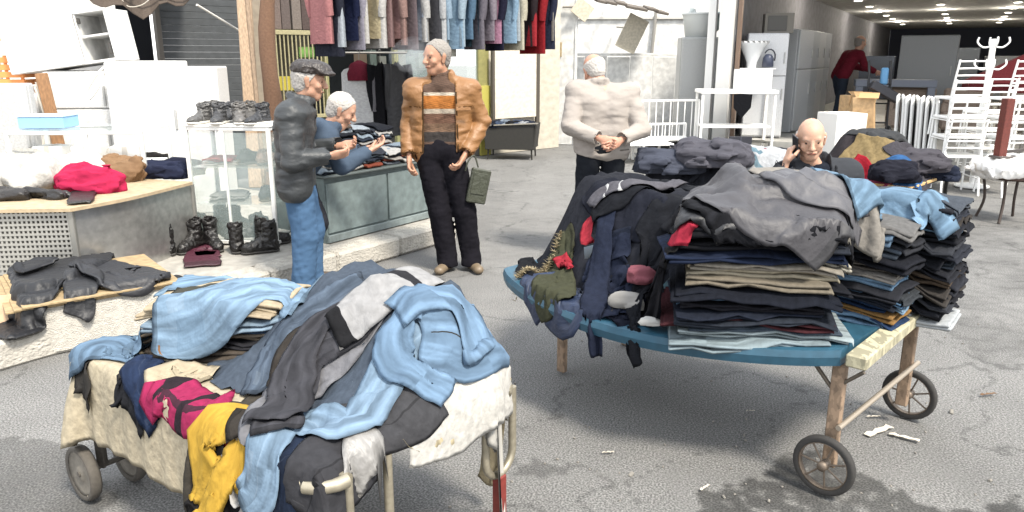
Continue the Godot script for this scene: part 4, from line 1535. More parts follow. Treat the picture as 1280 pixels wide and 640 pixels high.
func hand_into(b: Bag, xf: Transform3D, curl: float, right: bool) -> void:
	# wrist at the origin, fingers down -y, palm faces +z
	var g := Flesh.new(Vector3(-0.075, -0.20, -0.05), Vector3(0.075, 0.03, 0.085), 0.0045)
	var m := -1.0 if right else 1.0
	g.bone(Vector3(0, 0.03, 0), Vector3(0, -0.02, 0), 0.026, 0.027, 0.01, Vector3(1, 1, 0.75))
	g.bone(Vector3(-0.014, -0.035, 0), Vector3(-0.018, -0.080, 0), 0.026, 0.022, 0.015, Vector3(1, 1, 0.55))
	g.bone(Vector3(0.014, -0.035, 0), Vector3(0.018, -0.080, 0), 0.026, 0.022, 0.015, Vector3(1, 1, 0.55))
	var lens := [0.070, 0.080, 0.074, 0.058]
	for k in 4:
		var x := (-0.031 + k * 0.0207) * m
		var p := Vector3(x, -0.084, 0.002)
		var a := deg_to_rad(curl * 0.6 + k * 3.0)
		var l: float = lens[k]
		for seg in 3:
			var q: Vector3 = p + Vector3(x * 0.08, -cos(a), sin(a)) * l * [0.45, 0.32, 0.23][seg]
			g.bone(p, q, 0.0092 - seg * 0.0006, 0.0086 - seg * 0.0006, 0.002)
			p = q
			a += deg_to_rad(curl)
	var t := Vector3(-0.030 * m, -0.028, 0.006)
	var t2 := Vector3(-0.052 * m, -0.062, 0.024)
	var t3 := Vector3(-0.046 * m, -0.092, 0.040)
	g.bone(t, t2, 0.014, 0.011, 0.006)
	g.bone(t2, t3, 0.011, 0.009, 0.002)
	g.add_to(b, xf)


func hand_frame(wrist: Vector3, elbow: Vector3, palm: Vector3) -> Transform3D:
	var y := (elbow - wrist).normalized()
	var z := (palm - y * palm.dot(y)).normalized()
	return Transform3D(Basis(y.cross(z), y, z), wrist - y * 0.01)


func collar(g: Flesh, n: Vector3, r: float, thick: float, gap: float) -> void:
	var k := 12
	for i in k:
		var a0 := TAU * i / k
		var a1 := TAU * (i + 1) / k
		if cos((a0 + a1) * 0.5) > gap:       # open in front
			continue
		g.bone(n + Vector3(sin(a0) * r, 0.015 - cos(a0) * 0.02, cos(a0) * r), n + Vector3(sin(a1) * r, 0.015 - cos(a1) * 0.02, cos(a1) * r), thick, thick, 0.012, Vector3(1, 1.7, 1))


func torso(g: Flesh, J: Dictionary, hem: Vector3, grow: float, wide: float) -> void:
	var c: Vector3 = J.chest
	for s in [-1.0, 1.0]:
		var x: Vector3 = (J.shL - J.shR).normalized() * s
		g.bone(c + x * 0.085 * wide + Vector3(0, 0.03, 0), hem + x * 0.085 * wide, 0.112 + grow, 0.118 + grow, 0.06, Vector3(1, 1, 0.88))
		var sh: Vector3 = J.shL if s > 0 else J.shR
		g.bone(J.neck + Vector3(0, -0.06, 0), sh + Vector3(0, -0.015, 0), 0.055 + grow, 0.066 + grow, 0.06)
		g.bone(sh + Vector3(0, -0.03, 0), c + x * 0.08, 0.075 + grow, 0.10 + grow, 0.05)


func sleeves(g: Flesh, J: Dictionary, grow: float, cuff := 1.0) -> void:
	for s in ["L", "R"]:
		var e: Vector3 = J["el" + s]
		g.bone(J["sh" + s] + Vector3(0, -0.01, 0), e, 0.062 + grow, 0.052 + grow, 0.014)
		g.bone(e, e.lerp(J["wr" + s], cuff), 0.052 + grow, 0.040 + grow, 0.010)


func box_of(ps: Array, m: float) -> Array:
	var a: Vector3 = ps[0]
	var b: Vector3 = ps[0]
	for p in ps:
		a = a.min(p)
		b = b.max(p)
	return [a - Vector3(m, m, m), b + Vector3(m, m, m)]


func skin(hex: String) -> StandardMaterial3D:
	var key := "skin" + hex
	if not mats.has(key):
		var m := hard(hex, 0.55, 0.0, "cloth", 9.0, "bumps", 0.15).duplicate()
		m.subsurf_scatter_enabled = true
		m.subsurf_scatter_strength = 0.08
		mats[key] = m
	return mats[key]


# J: joints in the person's own axes, facing +z. P: what they wear.
func person(label: String, at: Vector3, yaw: float, J: Dictionary, P: Dictionary) -> Node3D:
	var r := thing("person", label, "person", at, yaw)
	var b := Bag.new()
	var hx := Transform3D(Basis.from_euler(Vector3(deg_to_rad(J.get("pitch", 0.0)), deg_to_rad(J.get("turn", 0.0)), deg_to_rad(J.get("roll", 0.0)))), J.head)
	head_into(b, hx)
	hand_into(b, hand_frame(J.wrL, J.elL, J.get("palmL", Vector3(-1, 0, 0))), J.get("curlL", 28.0), false)
	hand_into(b, hand_frame(J.wrR, J.elR, J.get("palmR", Vector3(1, 0, 0))), J.get("curlR", 28.0), true)
	var joints := [J.pelvis, J.chest, J.neck, J.head, J.shL, J.shR, J.elL, J.elR, J.wrL, J.wrR, J.hipL, J.hipR, J.knL, J.knR, J.anL, J.anR]
	var bb := box_of(joints, 0.16)
	var g := Flesh.new(bb[0], bb[1], 0.022)
	torso(g, J, J.pelvis, -0.03, 0.9)
	sleeves(g, J, -0.022)
	g.bone(J.neck + Vector3(0, -0.05, 0), J.head + Vector3(0, -0.10, -0.02), 0.055, 0.052, 0.02)
	for s in ["L", "R"]:
		g.bone(J["hip" + s], J["kn" + s], 0.075, 0.052, 0.03)
		g.bone(J["kn" + s], J["an" + s], 0.052, 0.038, 0.02)
	g.add_to(b)
	part("body", b.mesh(), skin(P.get("skin", "b98c6e")), r)
	# eyes, brows
	for s in [-1.0, 1.0]:
		var e := part("eye", Bag.new().lathe(Vector3.ZERO, arc_profile(0.0115), 10).mesh(), hard("2e2622", 0.25), r)
		e.transform = hx * Transform3D(Basis.IDENTITY, Vector3(s * 0.032, 0.006, 0.074))
		var br := part("eyebrow", Bag.new().tube([Vector3(s * 0.016, 0.022, 0.087), Vector3(s * 0.034, 0.028, 0.083), Vector3(s * 0.050, 0.023, 0.071)], 0.0045, 6).mesh(), hard(P.get("brow", "6d645c"), 0.9), r)
		br.transform = hx
	if P.has("hair"):
		var h := Flesh.new(Vector3(-0.12, -0.12, -0.14), Vector3(0.12, 0.15, 0.13), 0.0065)
		h.bone(Vector3(0, 0.036, -0.018), Vector3(0, 0.032, -0.006), 0.0945, 0.092, 0.0, Vector3(0.865, 1.0, 1.065))
		h.bone(Vector3(0, -0.03, -0.045), Vector3(0, 0.02, -0.03), 0.062, 0.08, 0.03, Vector3(1.05, 1, 1))
		h.slice(Vector3(0, 0.060, P.get("hairline", 0.050)), Vector3(0, -0.55, 0.83))
		h.slice(Vector3(0, -0.062, -0.03), Vector3(0, -1, 0.55))
		if P.get("bald", false):
			h.slice(Vector3(0, P.get("bald_line", 0.055), 0), Vector3(0, 1, 0.15))
		h.ruffle(noise(71, 55.0, 2), 0.005)
		var hb := Bag.new()
		h.add_to(hb, hx)
		part("hair", hb.mesh(), hard(P.hair, 0.85, 0.0, "cloth", 14.0, "bumps", 0.6), r)
	if P.get("moustache", false):
		var mo := part("moustache", Bag.new().tube([Vector3(-0.026, -0.050, 0.082), Vector3(0, -0.042, 0.100), Vector3(0.026, -0.050, 0.082)], 0.006, 6).mesh(), hard(P.get("hair", "cfc8c0"), 0.9), r)
		mo.transform = hx
	if P.has("cap"):
		var h := Flesh.new(Vector3(-0.14, 0.0, -0.15), Vector3(0.14, 0.17, 0.19), 0.0065)
		h.bone(Vector3(0, 0.072, -0.016), Vector3(0, 0.080, 0.028), 0.108, 0.100, 0.0, Vector3(0.95, 0.58, 1.04))
		h.bone(Vector3(-0.045, 0.062, 0.108), Vector3(0.045, 0.062, 0.108), 0.045, 0.045, 0.02, Vector3(1, 0.30, 1))
		h.slice(Vector3(0, 0.047, 0), Vector3(0, -1, 0.0))
		h.ruffle(noise(72, 24.0, 2), 0.006)
		var hb := Bag.new()
		h.add_to(hb, hx)
		part("cap", hb.mesh(), cloth_mat(P.cap, "leather"), r)
	# trousers
	var legs := box_of([J.pelvis, J.hipL, J.hipR, J.knL, J.knR, J.anL, J.anR], 0.17)
	var t := Flesh.new(legs[0], legs[1], 0.012)
	t.bone(J.hipL + Vector3(0, 0.05, 0), J.hipR + Vector3(0, 0.05, 0), 0.105, 0.105, 0.03, Vector3(1, 1, 0.95))
	t.bone(J.pelvis + Vector3(-0.06, 0.0, 0), J.pelvis + Vector3(0.06, 0.0, 0), 0.110, 0.110, 0.04, Vector3(1, 1, 0.92))
	var lw: float = P.get("leg", 0.0)
	for s in ["L", "R"]:
		t.bone(J["hip" + s], J["kn" + s], 0.097, 0.076 + lw, 0.025)
		var low: Vector3 = J["an" + s] + Vector3(0, -0.02, 0)
		t.bone(J["kn" + s], low, 0.074 + lw, 0.066 + lw, 0.02)
		t.bone(low + Vector3(0, 0.05, 0.02), low + Vector3(0, 0.0, 0.03), 0.062 + lw, 0.066 + lw, 0.02)
	t.ruffle(noise(73, 6.0, 3), 0.014, Vector3(1, 0.55, 1))
	t.ruffle(noise(74, 16.0, 2), 0.004, Vector3(0.8, 1.4, 0.8))
	t.slice(Vector3(0, minf(J.anL.y, J.anR.y) - 0.045, 0), Vector3(0, -1, 0))
	var tb := Bag.new()
	t.add_to(tb)
	part("trousers", tb.mesh(), cloth_mat(P.trousers, P.get("trouser_kind", "worn")), r)
	for s in ["L", "R"]:
		var a: Vector3 = J["an" + s]
		var toe: Vector3 = J.get("toe" + s, Vector3(0, 0, 1))
		var f := Flesh.new(a + Vector3(-0.2, -0.09, -0.2), a + Vector3(0.2, 0.08, 0.2), 0.008)
		var flr: float = a.y - 0.08
		f.bone(Vector3(a.x, flr + 0.05, a.z) - toe * 0.045, Vector3(a.x, flr + 0.03, a.z) + toe * 0.15, 0.044, 0.040, 0.03, Vector3(1, 0.85, 1))
		f.bone(a, Vector3(a.x, flr + 0.05, a.z), 0.042, 0.045, 0.02)
		f.slice(Vector3(0, flr + 0.004, 0), Vector3(0, -1, 0))
		var fb := Bag.new()
		f.add_to(fb)
		part("shoe", fb.mesh(), hard(P.get("shoe", "4a4038"), 0.5), r)
	# sweater or shirt under the jacket
	if P.has("shirt"):
		var q := box_of([J.pelvis, J.chest, J.neck, J.shL, J.shR], 0.17)
		var w := Flesh.new(q[0], q[1], 0.012)
		torso(w, J, J.pelvis + Vector3(0, 0.02, 0), -0.002, 0.95)
		w.bone(J.neck + Vector3(0, -0.06, 0), J.neck + Vector3(0, P.get("neck_high", 0.0), 0.0), 0.072, 0.064, 0.03)
		w.slice(J.neck + Vector3(0, P.get("neck_high", 0.0) + 0.012, 0), Vector3(0, 1, 0.25))
		w.ruffle(noise(75, 10.0, 3), 0.012)
		var wb := Bag.new()
		w.add_to(wb)
		part("sweater", wb.mesh(), P.shirt, r)
	# jacket
	var jb := box_of([J.pelvis + Vector3(0, minf(0.0, P.get("hem", 0.0)), 0), J.chest, J.neck, J.shL, J.shR, J.elL, J.elR, J.wrL, J.wrR], 0.19)
	var j := Flesh.new(jb[0], jb[1], 0.0105)
	var grow: float = P.get("bulk", 0.02)
	torso(j, J, J.pelvis + Vector3(0, P.get("hem", 0.0) + 0.03, 0), grow, P.get("wide", 1.1))
	sleeves(j, J, grow, P.get("cuff", 0.97))
	if P.get("collar", true):
		collar(j, J.neck + Vector3(0, -0.012, 0), 0.082, 0.016, P.get("gap", 0.80))
	# hollow for the neck
	j.bone(J.neck + Vector3(0, -0.03, 0.02), J.neck + Vector3(0, 0.12, 0.02), 0.066, 0.068, 0.0, Vector3.ONE, true)
	j.ruffle(noise(76 + int(at.x * 10.0), 5.0, 2), P.get("folds", 0.030) * 0.42, Vector3(0.7, 1.7, 0.7))
	j.ruffle(noise(77, 13.0, 2), P.get("folds", 0.030) * 0.16, Vector3(0.6, 1.5, 0.6))
	for s in ["L", "R"]:
		var y: Vector3 = (J["wr" + s] - J["el" + s]).normalized()
		j.bone(J["wr" + s] + y * 0.01, J["wr" + s] + y * 0.16, 0.060, 0.065, 0.0, Vector3.ONE, true)
	j.slice(J.pelvis + Vector3(0, P.get("hem", 0.0) - 0.07, 0), Vector3(P.get("hem_tilt", 0.0), -1, 0))
	if P.get("open", 0.0) > 0.0:
		var o: float = P.open
		var c: Vector3 = (J.chest + J.pelvis) * 0.5
		j.carve(Vector3(c.x, c.y, c.z + 0.24), Vector3(o, 0.62, 0.18), Basis(Vector3.FORWARD, deg_to_rad(P.get("open_tilt", 0.0))))
	var jbg := Bag.new()
	j.add_to(jbg)
	var jk := part(P.get("top", "jacket"), jbg.mesh(), cloth_mat(P.jacket, P.get("jacket_kind", "worn")), r)
	# lips
	var lip := part("lips", Bag.new().tube([Vector3(-0.021, -0.060, 0.083), Vector3(0, -0.061, 0.0935), Vector3(0.021, -0.060, 0.083)], 0.0042, 6).mesh(), hard("8f5648", 0.6), r)
	lip.transform = hx
	# seams and zips follow the cloth
	for sm in P.get("seams", []):      # [name, front +1 or back -1, points x/y, radius, colour]
		var line := []
		for q in smooth_path(sm[2], 8):
			var z := j.surface_z(q.x, q.y, sm[1])
			if z < 90.0:
				line.append(Vector3(q.x, q.y, z + 0.001 * sm[1]))
		if line.size() > 2:
			part(sm[0], Bag.new().tube(line, sm[3], 6).mesh(), cloth_mat(sm[4], "worn"), jk)
	if P.has("pocket"):
		for q in P.pocket:
			part("pocket_flap", Bag.new().box(q[0], Vector3(0.11, 0.022, 0.012), Basis.from_euler(q[1]), 0.005).mesh(), cloth_mat(P.jacket, P.get("jacket_kind", "worn")), jk)
	return r


func arc_profile(rad: float) -> Array:
	var q := []
	for k in 9:
		var a := -PI / 2 + PI * k / 8.0
		q.append(Vector2(cos(a) * rad, sin(a) * rad))
	return q


func stripe_mat() -> StandardMaterial3D:
	# knitted stripes by height on the chest
	var im := Image.create(64, 256, false, Image.FORMAT_RGB8)
	for y in 256:
		var h := y / 256.0      # height above 1 m
		var c := Color("3a3330")
		if h > 0.40:
			c = Color("6b5142")
		elif h > 0.355:
			c = Color("6b5142")
		elif h > 0.33:
			c = Color("d9cbb8")
		elif h > 0.235:
			c = Color("c97a2e")
		elif h > 0.20:
			c = Color("d3c3ae")
		elif h > 0.13:
			c = Color("7a5540")
		elif h > 0.07:
			c = Color("8a6a52")
		for x in 64:
			im.set_pixel(x, y, c.darkened(0.25 + 0.12 * float((x / 2 + y / 2) % 2)))
	var m := StandardMaterial3D.new()
	m.resource_name = "striped_knit"
	m.albedo_texture = ImageTexture.create_from_image(im)
	m.roughness = 0.95
	m.normal_enabled = true
	m.normal_texture = tex.crease
	m.normal_scale = 0.5
	return m


func make_people() -> void:
	var p1 := on(568, 336)
	var J1 := {pelvis = Vector3(-0.09, 0.93, 0), chest = Vector3(-0.07, 1.27, -0.01), neck = Vector3(-0.07, 1.475, 0.0), head = Vector3(-0.10, 1.60, 0.02), turn = -48.0, pitch = 4.0,
		shL = Vector3(0.125, 1.385, -0.01), shR = Vector3(-0.265, 1.385, -0.01), elL = Vector3(0.225, 1.13, -0.05), wrL = Vector3(0.10, 0.90, 0.10), elR = Vector3(-0.325, 1.13, -0.05), wrR = Vector3(-0.315, 0.885, 0.07),
		palmR = Vector3(1, 0, 0), palmL = Vector3(-1, 0, 0.2), curlR = 38.0, curlL = 40.0,
		hipL = Vector3(0.0, 0.88, 0), hipR = Vector3(-0.18, 0.88, 0), knL = Vector3(0.09, 0.47, 0.03), knR = Vector3(-0.10, 0.47, 0.04), anL = Vector3(0.135, 0.08, 0), anR = Vector3(-0.05, 0.08, 0.02), toeL = Vector3(0.4, 0, 0.9), toeR = Vector3(-0.35, 0, 0.93)}
	person("man in an open tan leather jacket and striped jumper, one hand in his pocket", p1, 0.0, J1, {seams = [["zip", 1, [Vector2(-0.195, 1.36), Vector2(-0.2, 1.15), Vector2(-0.205, 0.92)], 0.006, "5a4226"], ["zip", 1, [Vector2(0.045, 1.36), Vector2(0.05, 1.15), Vector2(0.055, 0.92)], 0.006, "5a4226"], ["seam", 1, [Vector2(0.06, 1.25), Vector2(0.12, 1.255), Vector2(0.17, 1.25)], 0.005, "7a5228"], ["seam", 1, [Vector2(-0.31, 1.25), Vector2(-0.25, 1.255), Vector2(-0.21, 1.25)], 0.005, "7a5228"], ["hem_seam", 1, [Vector2(0.06, 0.925), Vector2(0.12, 0.92), Vector2(0.18, 0.93)], 0.006, "7a5228"], ["hem_seam", 1, [Vector2(-0.3, 0.93), Vector2(-0.25, 0.92), Vector2(-0.21, 0.925)], 0.006, "7a5228"]], skin = "b3866c", hair = "8a857f", hairline = 0.040, brow = "57504a", trousers = "24222a", leg = 0.012, shoe = "6b5d4b", shirt = stripe_mat(), neck_high = 0.02, jacket = "b97f3f", jacket_kind = "hide", hem = -0.02, wide = 1.2, bulk = 0.014, open = 0.118, open_tilt = 0.0, folds = 0.034, gap = 0.35,
		pocket = [[Vector3(0.10, 1.24, 0.155), Vector3(-0.05, 0.35, 0.0)]]})
	# his small bag, hanging from the pocketed wrist
	var bag := thing("wrist_bag", "small dark green wrist bag hanging beside the tan jacket", "bag", p1 + Vector3(0.20, 0.54, 0.10), 20.0)
	var bm := cloth_mat("5f6350", "leather")
	part("pouch", Bag.new().box(Vector3(0, 0.13, 0), Vector3(0.15, 0.26, 0.04), Basis(Vector3.FORWARD, 0.22), 0.016).mesh(), bm, bag)
	part("flap", Bag.new().box(Vector3(0.0, 0.15, 0.023), Vector3(0.11, 0.16, 0.008), Basis(Vector3.FORWARD, 0.22), 0.003).mesh(), bm, bag)
	part("strap", Bag.new().tube(smooth_path([Vector3(-0.10, 0.25, 0), Vector3(-0.08, 0.32, 0.01), Vector3(-0.03, 0.36, 0.0), Vector3(0.0, 0.27, 0)], 5), 0.006, 6).mesh(), bm, bag)
	# the man with the flat cap
	var p2 := on(386, 371)
	var J2 := {pelvis = Vector3(0, 0.88, -0.03), chest = Vector3(0, 1.17, -0.01), neck = Vector3(0, 1.335, 0.045), head = Vector3(0, 1.455, 0.10), turn = -4.0, pitch = 8.0,
		shL = Vector3(0.19, 1.27, 0.0), shR = Vector3(-0.19, 1.27, -0.02), elL = Vector3(0.25, 0.99, 0.04), wrL = Vector3(0.12, 1.02, 0.27), elR = Vector3(-0.25, 0.97, -0.03), wrR = Vector3(-0.18, 0.99, 0.20), palmR = Vector3(0.6, 0.5, 0), palmL = Vector3(-0.6, 0.5, 0), curlL = 35.0, curlR = 35.0,
		hipL = Vector3(0.09, 0.84, -0.02), hipR = Vector3(-0.09, 0.84, -0.02), knL = Vector3(0.09, 0.45, 0.05), knR = Vector3(-0.09, 0.45, 0.01), anL = Vector3(0.09, 0.08, 0.02), anR = Vector3(-0.09, 0.08, -0.03)}
	person("stooping man in a dark flat cap, grey leather jacket and blue jeans", p2, 103.0, J2, {seams = [["zip", 1, [Vector2(0.0, 1.27), Vector2(0.0, 1.05), Vector2(0.0, 0.8)], 0.006, "222325"], ["back_seam", -1, [Vector2(0.0, 1.28), Vector2(0.0, 1.1), Vector2(0.0, 0.8)], 0.005, "222527"], ["back_seam", -1, [Vector2(-0.16, 1.16), Vector2(0.0, 1.15), Vector2(0.16, 1.16)], 0.005, "222527"]], skin = "b58a72", hair = "b3aea8", brow = "9a948c", cap = "4a403c", trousers = "5a82ac", leg = 0.008, shoe = "3a3632", jacket = "45494c", jacket_kind = "hide", hem = -0.12, wide = 1.15, bulk = 0.018, folds = 0.024, gap = 0.9})
	# the bent man behind him
	var p3 := away(396, 200, 5.5)
	p3.y = 0.0
	var J3 := {pelvis = Vector3(0, 0.82, -0.16), chest = Vector3(0, 1.03, 0.02), neck = Vector3(0, 1.13, 0.10), head = Vector3(0, 1.23, 0.20), turn = -16.0, pitch = 26.0,
		shL = Vector3(0.18, 1.08, 0.06), shR = Vector3(-0.18, 1.08, 0.04), elL = Vector3(0.22, 0.86, 0.12), wrL = Vector3(0.10, 0.93, 0.36), elR = Vector3(-0.22, 0.86, 0.14), wrR = Vector3(-0.12, 0.95, 0.37), palmR = Vector3(0.3, 0.9, 0), palmL = Vector3(-0.3, 0.9, 0),
		hipL = Vector3(0.09, 0.80, -0.15), hipR = Vector3(-0.09, 0.80, -0.15), knL = Vector3(0.09, 0.44, -0.02), knR = Vector3(-0.09, 0.44, -0.04), anL = Vector3(0.09, 0.08, -0.1), anR = Vector3(-0.09, 0.08, -0.12)}
	person("bent man with short white hair in blue grey, behind the capped man", p3, 112.0, J3, {skin = "b98f78", hair = "b5b0aa", brow = "a39c94", trousers = "3a3c44", jacket = "5c6f86", hem = -0.05, bulk = 0.012, folds = 0.02})
	# the man seen from behind
	var p4 := on(748, 322)
	var J4 := {pelvis = Vector3(0.0, 0.92, 0), chest = Vector3(0, 1.22, 0.02), neck = Vector3(0.035, 1.40, 0.07), head = Vector3(0.055, 1.50, 0.13), turn = 14.0, pitch = 26.0, roll = -8.0,
		shL = Vector3(0.20, 1.36, 0.03), shR = Vector3(-0.20, 1.34, 0.03), elL = Vector3(0.27, 1.08, -0.09), wrL = Vector3(0.055, 1.00, -0.215), elR = Vector3(-0.30, 1.06, -0.09), wrR = Vector3(-0.105, 0.985, -0.215), palmL = Vector3(0, 0, -1), palmR = Vector3(0, 0, 1), curlL = 30.0, curlR = 30.0,
		hipL = Vector3(0.10, 0.87, 0), hipR = Vector3(-0.10, 0.87, 0), knL = Vector3(0.11, 0.47, 0.02), knR = Vector3(-0.10, 0.47, 0.05), anL = Vector3(0.11, 0.08, -0.02), anR = Vector3(-0.11, 0.08, 0.02)}
	person("man in a pale grey blouson seen from behind, hands clasped at his back", p4, 184.0, J4, {seams = [["hem_seam", -1, [Vector2(-0.2, 0.9), Vector2(0.0, 0.895), Vector2(0.2, 0.91)], 0.006, "8f877f"]], skin = "bf8f78", hair = "b9b4ae", bald = true, bald_line = 0.045, trousers = "2c3038", leg = 0.014, shoe = "3a3632", jacket = "d3c8be", hem = -0.04, hem_tilt = 0.25, wide = 1.12, bulk = 0.018, folds = 0.026, gap = 2.0})
	# the seated man on the phone
	var p5 := away(1022, 200, 4.75)
	p5.y = 0.0
	var J5 := {pelvis = Vector3(0, 0.46, -0.10), chest = Vector3(0.01, 0.80, -0.02), neck = Vector3(-0.02, 0.985, 0.01), head = Vector3(-0.075, 1.115, 0.07), turn = -10.0, pitch = 14.0, roll = 4.0,
		shL = Vector3(0.19, 0.91, -0.02), shR = Vector3(-0.18, 0.90, 0.0), elL = Vector3(0.27, 0.66, 0.06), wrL = Vector3(0.14, 0.56, 0.28), elR = Vector3(-0.27, 0.70, 0.10), wrR = Vector3(-0.215, 0.955, 0.075), palmR = Vector3(1, 0.1, 0), palmL = Vector3(-0.6, -0.6, 0), curlR = 42.0, curlL = 20.0,
		hipL = Vector3(0.10, 0.47, -0.08), hipR = Vector3(-0.10, 0.47, -0.08), knL = Vector3(0.14, 0.50, 0.34), knR = Vector3(-0.14, 0.50, 0.34), anL = Vector3(0.14, 0.08, 0.33), anR = Vector3(-0.14, 0.08, 0.33)}
	person("bald man in a charcoal jacket sitting with a phone at his ear", p5, -4.0, J5, {seams = [["lapel", 1, [Vector2(-0.1, 0.95), Vector2(-0.085, 0.85), Vector2(-0.05, 0.7)], 0.01, "2f3136"], ["lapel", 1, [Vector2(0.09, 0.95), Vector2(0.085, 0.85), Vector2(0.06, 0.7)], 0.01, "2f3136"]], skin = "c39a82", hair = "b5afa8", bald = true, bald_line = 0.02, brow = "9a8f86", trousers = "3a3c42", shirt = cloth_mat("2e3442"), neck_high = -0.02, jacket = "4c4f55", hem = -0.02, wide = 1.15, bulk = 0.022, open = 0.055, folds = 0.022, gap = 0.55})
	var ph := thing("mobile_phone", "black mobile phone held to the seated man's ear", "phone", p5 + Vector3(-0.175, 1.075, 0.075), -4.0)
	part("case", Bag.new().box(Vector3.ZERO, Vector3(0.009, 0.14, 0.068), Basis.from_euler(Vector3(0.3, 0.2, 0.25)), 0.004).mesh(), hard("1d1d20", 0.3), ph)
	var st := thing("stool", "low wooden stool under the man with the phone", "stool", p5 + Vector3(0, 0, -0.08), 0.0)
	var sw := hard("8a6a48", 0.7, 0.0, "grain", 1.0)
	part("seat", Bag.new().box(Vector3(0, 0.355, 0), Vector3(0.34, 0.03, 0.34), Basis.IDENTITY, 0.008).mesh(), sw, st)
	for sx in [-0.13, 0.13]:
		for sz in [-0.13, 0.13]:
			part("leg", Bag.new().bar(Vector3(sx * 1.15, 0, sz * 1.15), Vector3(sx, 0.34, sz), 0.035, 0.035).mesh(), sw, st)
	# the man at work inside the hall
	var p6 := away(1053, 130, 14.6)
	p6.y = 0.30
	var J6 := {pelvis = Vector3(0, 0.96, -0.10), chest = Vector3(0, 1.28, 0.06), neck = Vector3(0, 1.44, 0.15), head = Vector3(0, 1.57, 0.23), pitch = 6.0,
		shL = Vector3(0.19, 1.37, 0.12), shR = Vector3(-0.19, 1.37, 0.12), elL = Vector3(0.22, 1.14, 0.28), wrL = Vector3(0.16, 1.09, 0.50), elR = Vector3(-0.22, 1.12, 0.26), wrR = Vector3(-0.18, 1.05, 0.48),
		hipL = Vector3(0.09, 0.90, -0.09), hipR = Vector3(-0.09, 0.90, -0.09), knL = Vector3(0.09, 0.48, 0.02), knR = Vector3(-0.09, 0.48, -0.12), anL = Vector3(0.09, 0.08, -0.02), anR = Vector3(-0.09, 0.08, -0.22)}
	person("man in a maroon jumper and dark jeans leaning over a hand truck in the hall", p6, 98.0, J6, {skin = "a9806a", hair = "7a746e", bald = true, trousers = "3b4656", jacket = "8c2136", jacket_kind = "knit", top = "jumper", hem = 0.0, bulk = 0.012, folds = 0.02, collar = false})


# ---------------------------------------------------------------- stalls on the raised pavement
func hy(py: float, d: float) -> float:
	return away(640, py, d).y


func flat_dir(a: Vector3, b: Vector3) -> Vector3:
	var d := b - a
	d.y = 0
	return d.normalized()


func turned(x: Vector3) -> Basis:        # basis whose x axis runs along x, y up
	return Basis(x, Vector3.UP, x.cross(Vector3.UP))


var shoe_mesh: ArrayMesh
var sole_mesh: ArrayMesh
var boot_mesh: ArrayMesh


func make_shoe_meshes() -> void:
	var g := Flesh.new(Vector3(-0.07, -0.01, -0.16), Vector3(0.07, 0.15, 0.18), 0.009)
	g.bone(Vector3(0, 0.05, -0.085), Vector3(0, 0.042, 0.11), 0.042, 0.040, 0.0)
	g.bone(Vector3(0, 0.06, -0.085), Vector3(0, 0.10, -0.065), 0.042, 0.040, 0.03)
	g.bone(Vector3(0, 0.09, -0.05), Vector3(0, 0.055, 0.06), 0.032, 0.03, 0.03)
	g.bone(Vector3(0, 0.10, -0.066), Vector3(0, 0.18, -0.07), 0.028, 0.03, 0.0, Vector3.ONE, true)
	g.slice(Vector3(0, 0.012, 0), Vector3(0, -1, 0))
	g.ruffle(noise(81, 40.0, 2), 0.006)
	var b := Bag.new()
	g.add_to(b)
	shoe_mesh = b.mesh()
	var s := Flesh.new(Vector3(-0.07, -0.01, -0.16), Vector3(0.07, 0.05, 0.18), 0.009)
	s.bone(Vector3(0, 0.02, -0.085), Vector3(0, 0.02, 0.11), 0.050, 0.047, 0.0, Vector3(1, 0.5, 1))
	s.slice(Vector3(0, 0.0, 0), Vector3(0, -1, 0))
	s.slice(Vector3(0, 0.024, 0), Vector3(0, 1, 0))
	var b2 := Bag.new()
	s.add_to(b2)
	sole_mesh = b2.mesh()
	var h := Flesh.new(Vector3(-0.08, -0.01, -0.17), Vector3(0.08, 0.27, 0.19), 0.010)
	h.bone(Vector3(0, 0.05, -0.08), Vector3(0, 0.045, 0.11), 0.046, 0.044, 0.0)
	h.bone(Vector3(0, 0.07, -0.075), Vector3(0, 0.25, -0.06), 0.048, 0.056, 0.03)
	h.bone(Vector3(0, 0.12, -0.04), Vector3(0, 0.06, 0.06), 0.036, 0.034, 0.03)
	h.bone(Vector3(0, 0.14, -0.066), Vector3(0, 0.32, -0.06), 0.036, 0.046, 0.0, Vector3.ONE, true)
	h.slice(Vector3(0, 0.225, 0), Vector3(0, 1, 0.25))
	h.slice(Vector3(0, 0.012, 0), Vector3(0, -1, 0))
	h.ruffle(noise(82, 26.0, 2), 0.012)
	var b3 := Bag.new()
	h.add_to(b3)
	boot_mesh = b3.mesh()


func shoe(kind: String, label: String, at: Vector3, yaw: float, hex: String, group: String, tilt := Vector3.ZERO, sole := "3c3a38") -> void:
	var o := thing(kind, label, kind, at, yaw, group)
	o.rotation_degrees = Vector3(tilt.x, yaw, tilt.z)
	var up := part("upper", shoe_mesh if kind == "low_shoe" else boot_mesh, cloth_mat(hex, "leather"), o)
	if kind == "trainer":
		up.scale = Vector3(0.98, 0.66, 0.98)
	part("sole", sole_mesh, hard(sole, 0.8), o)


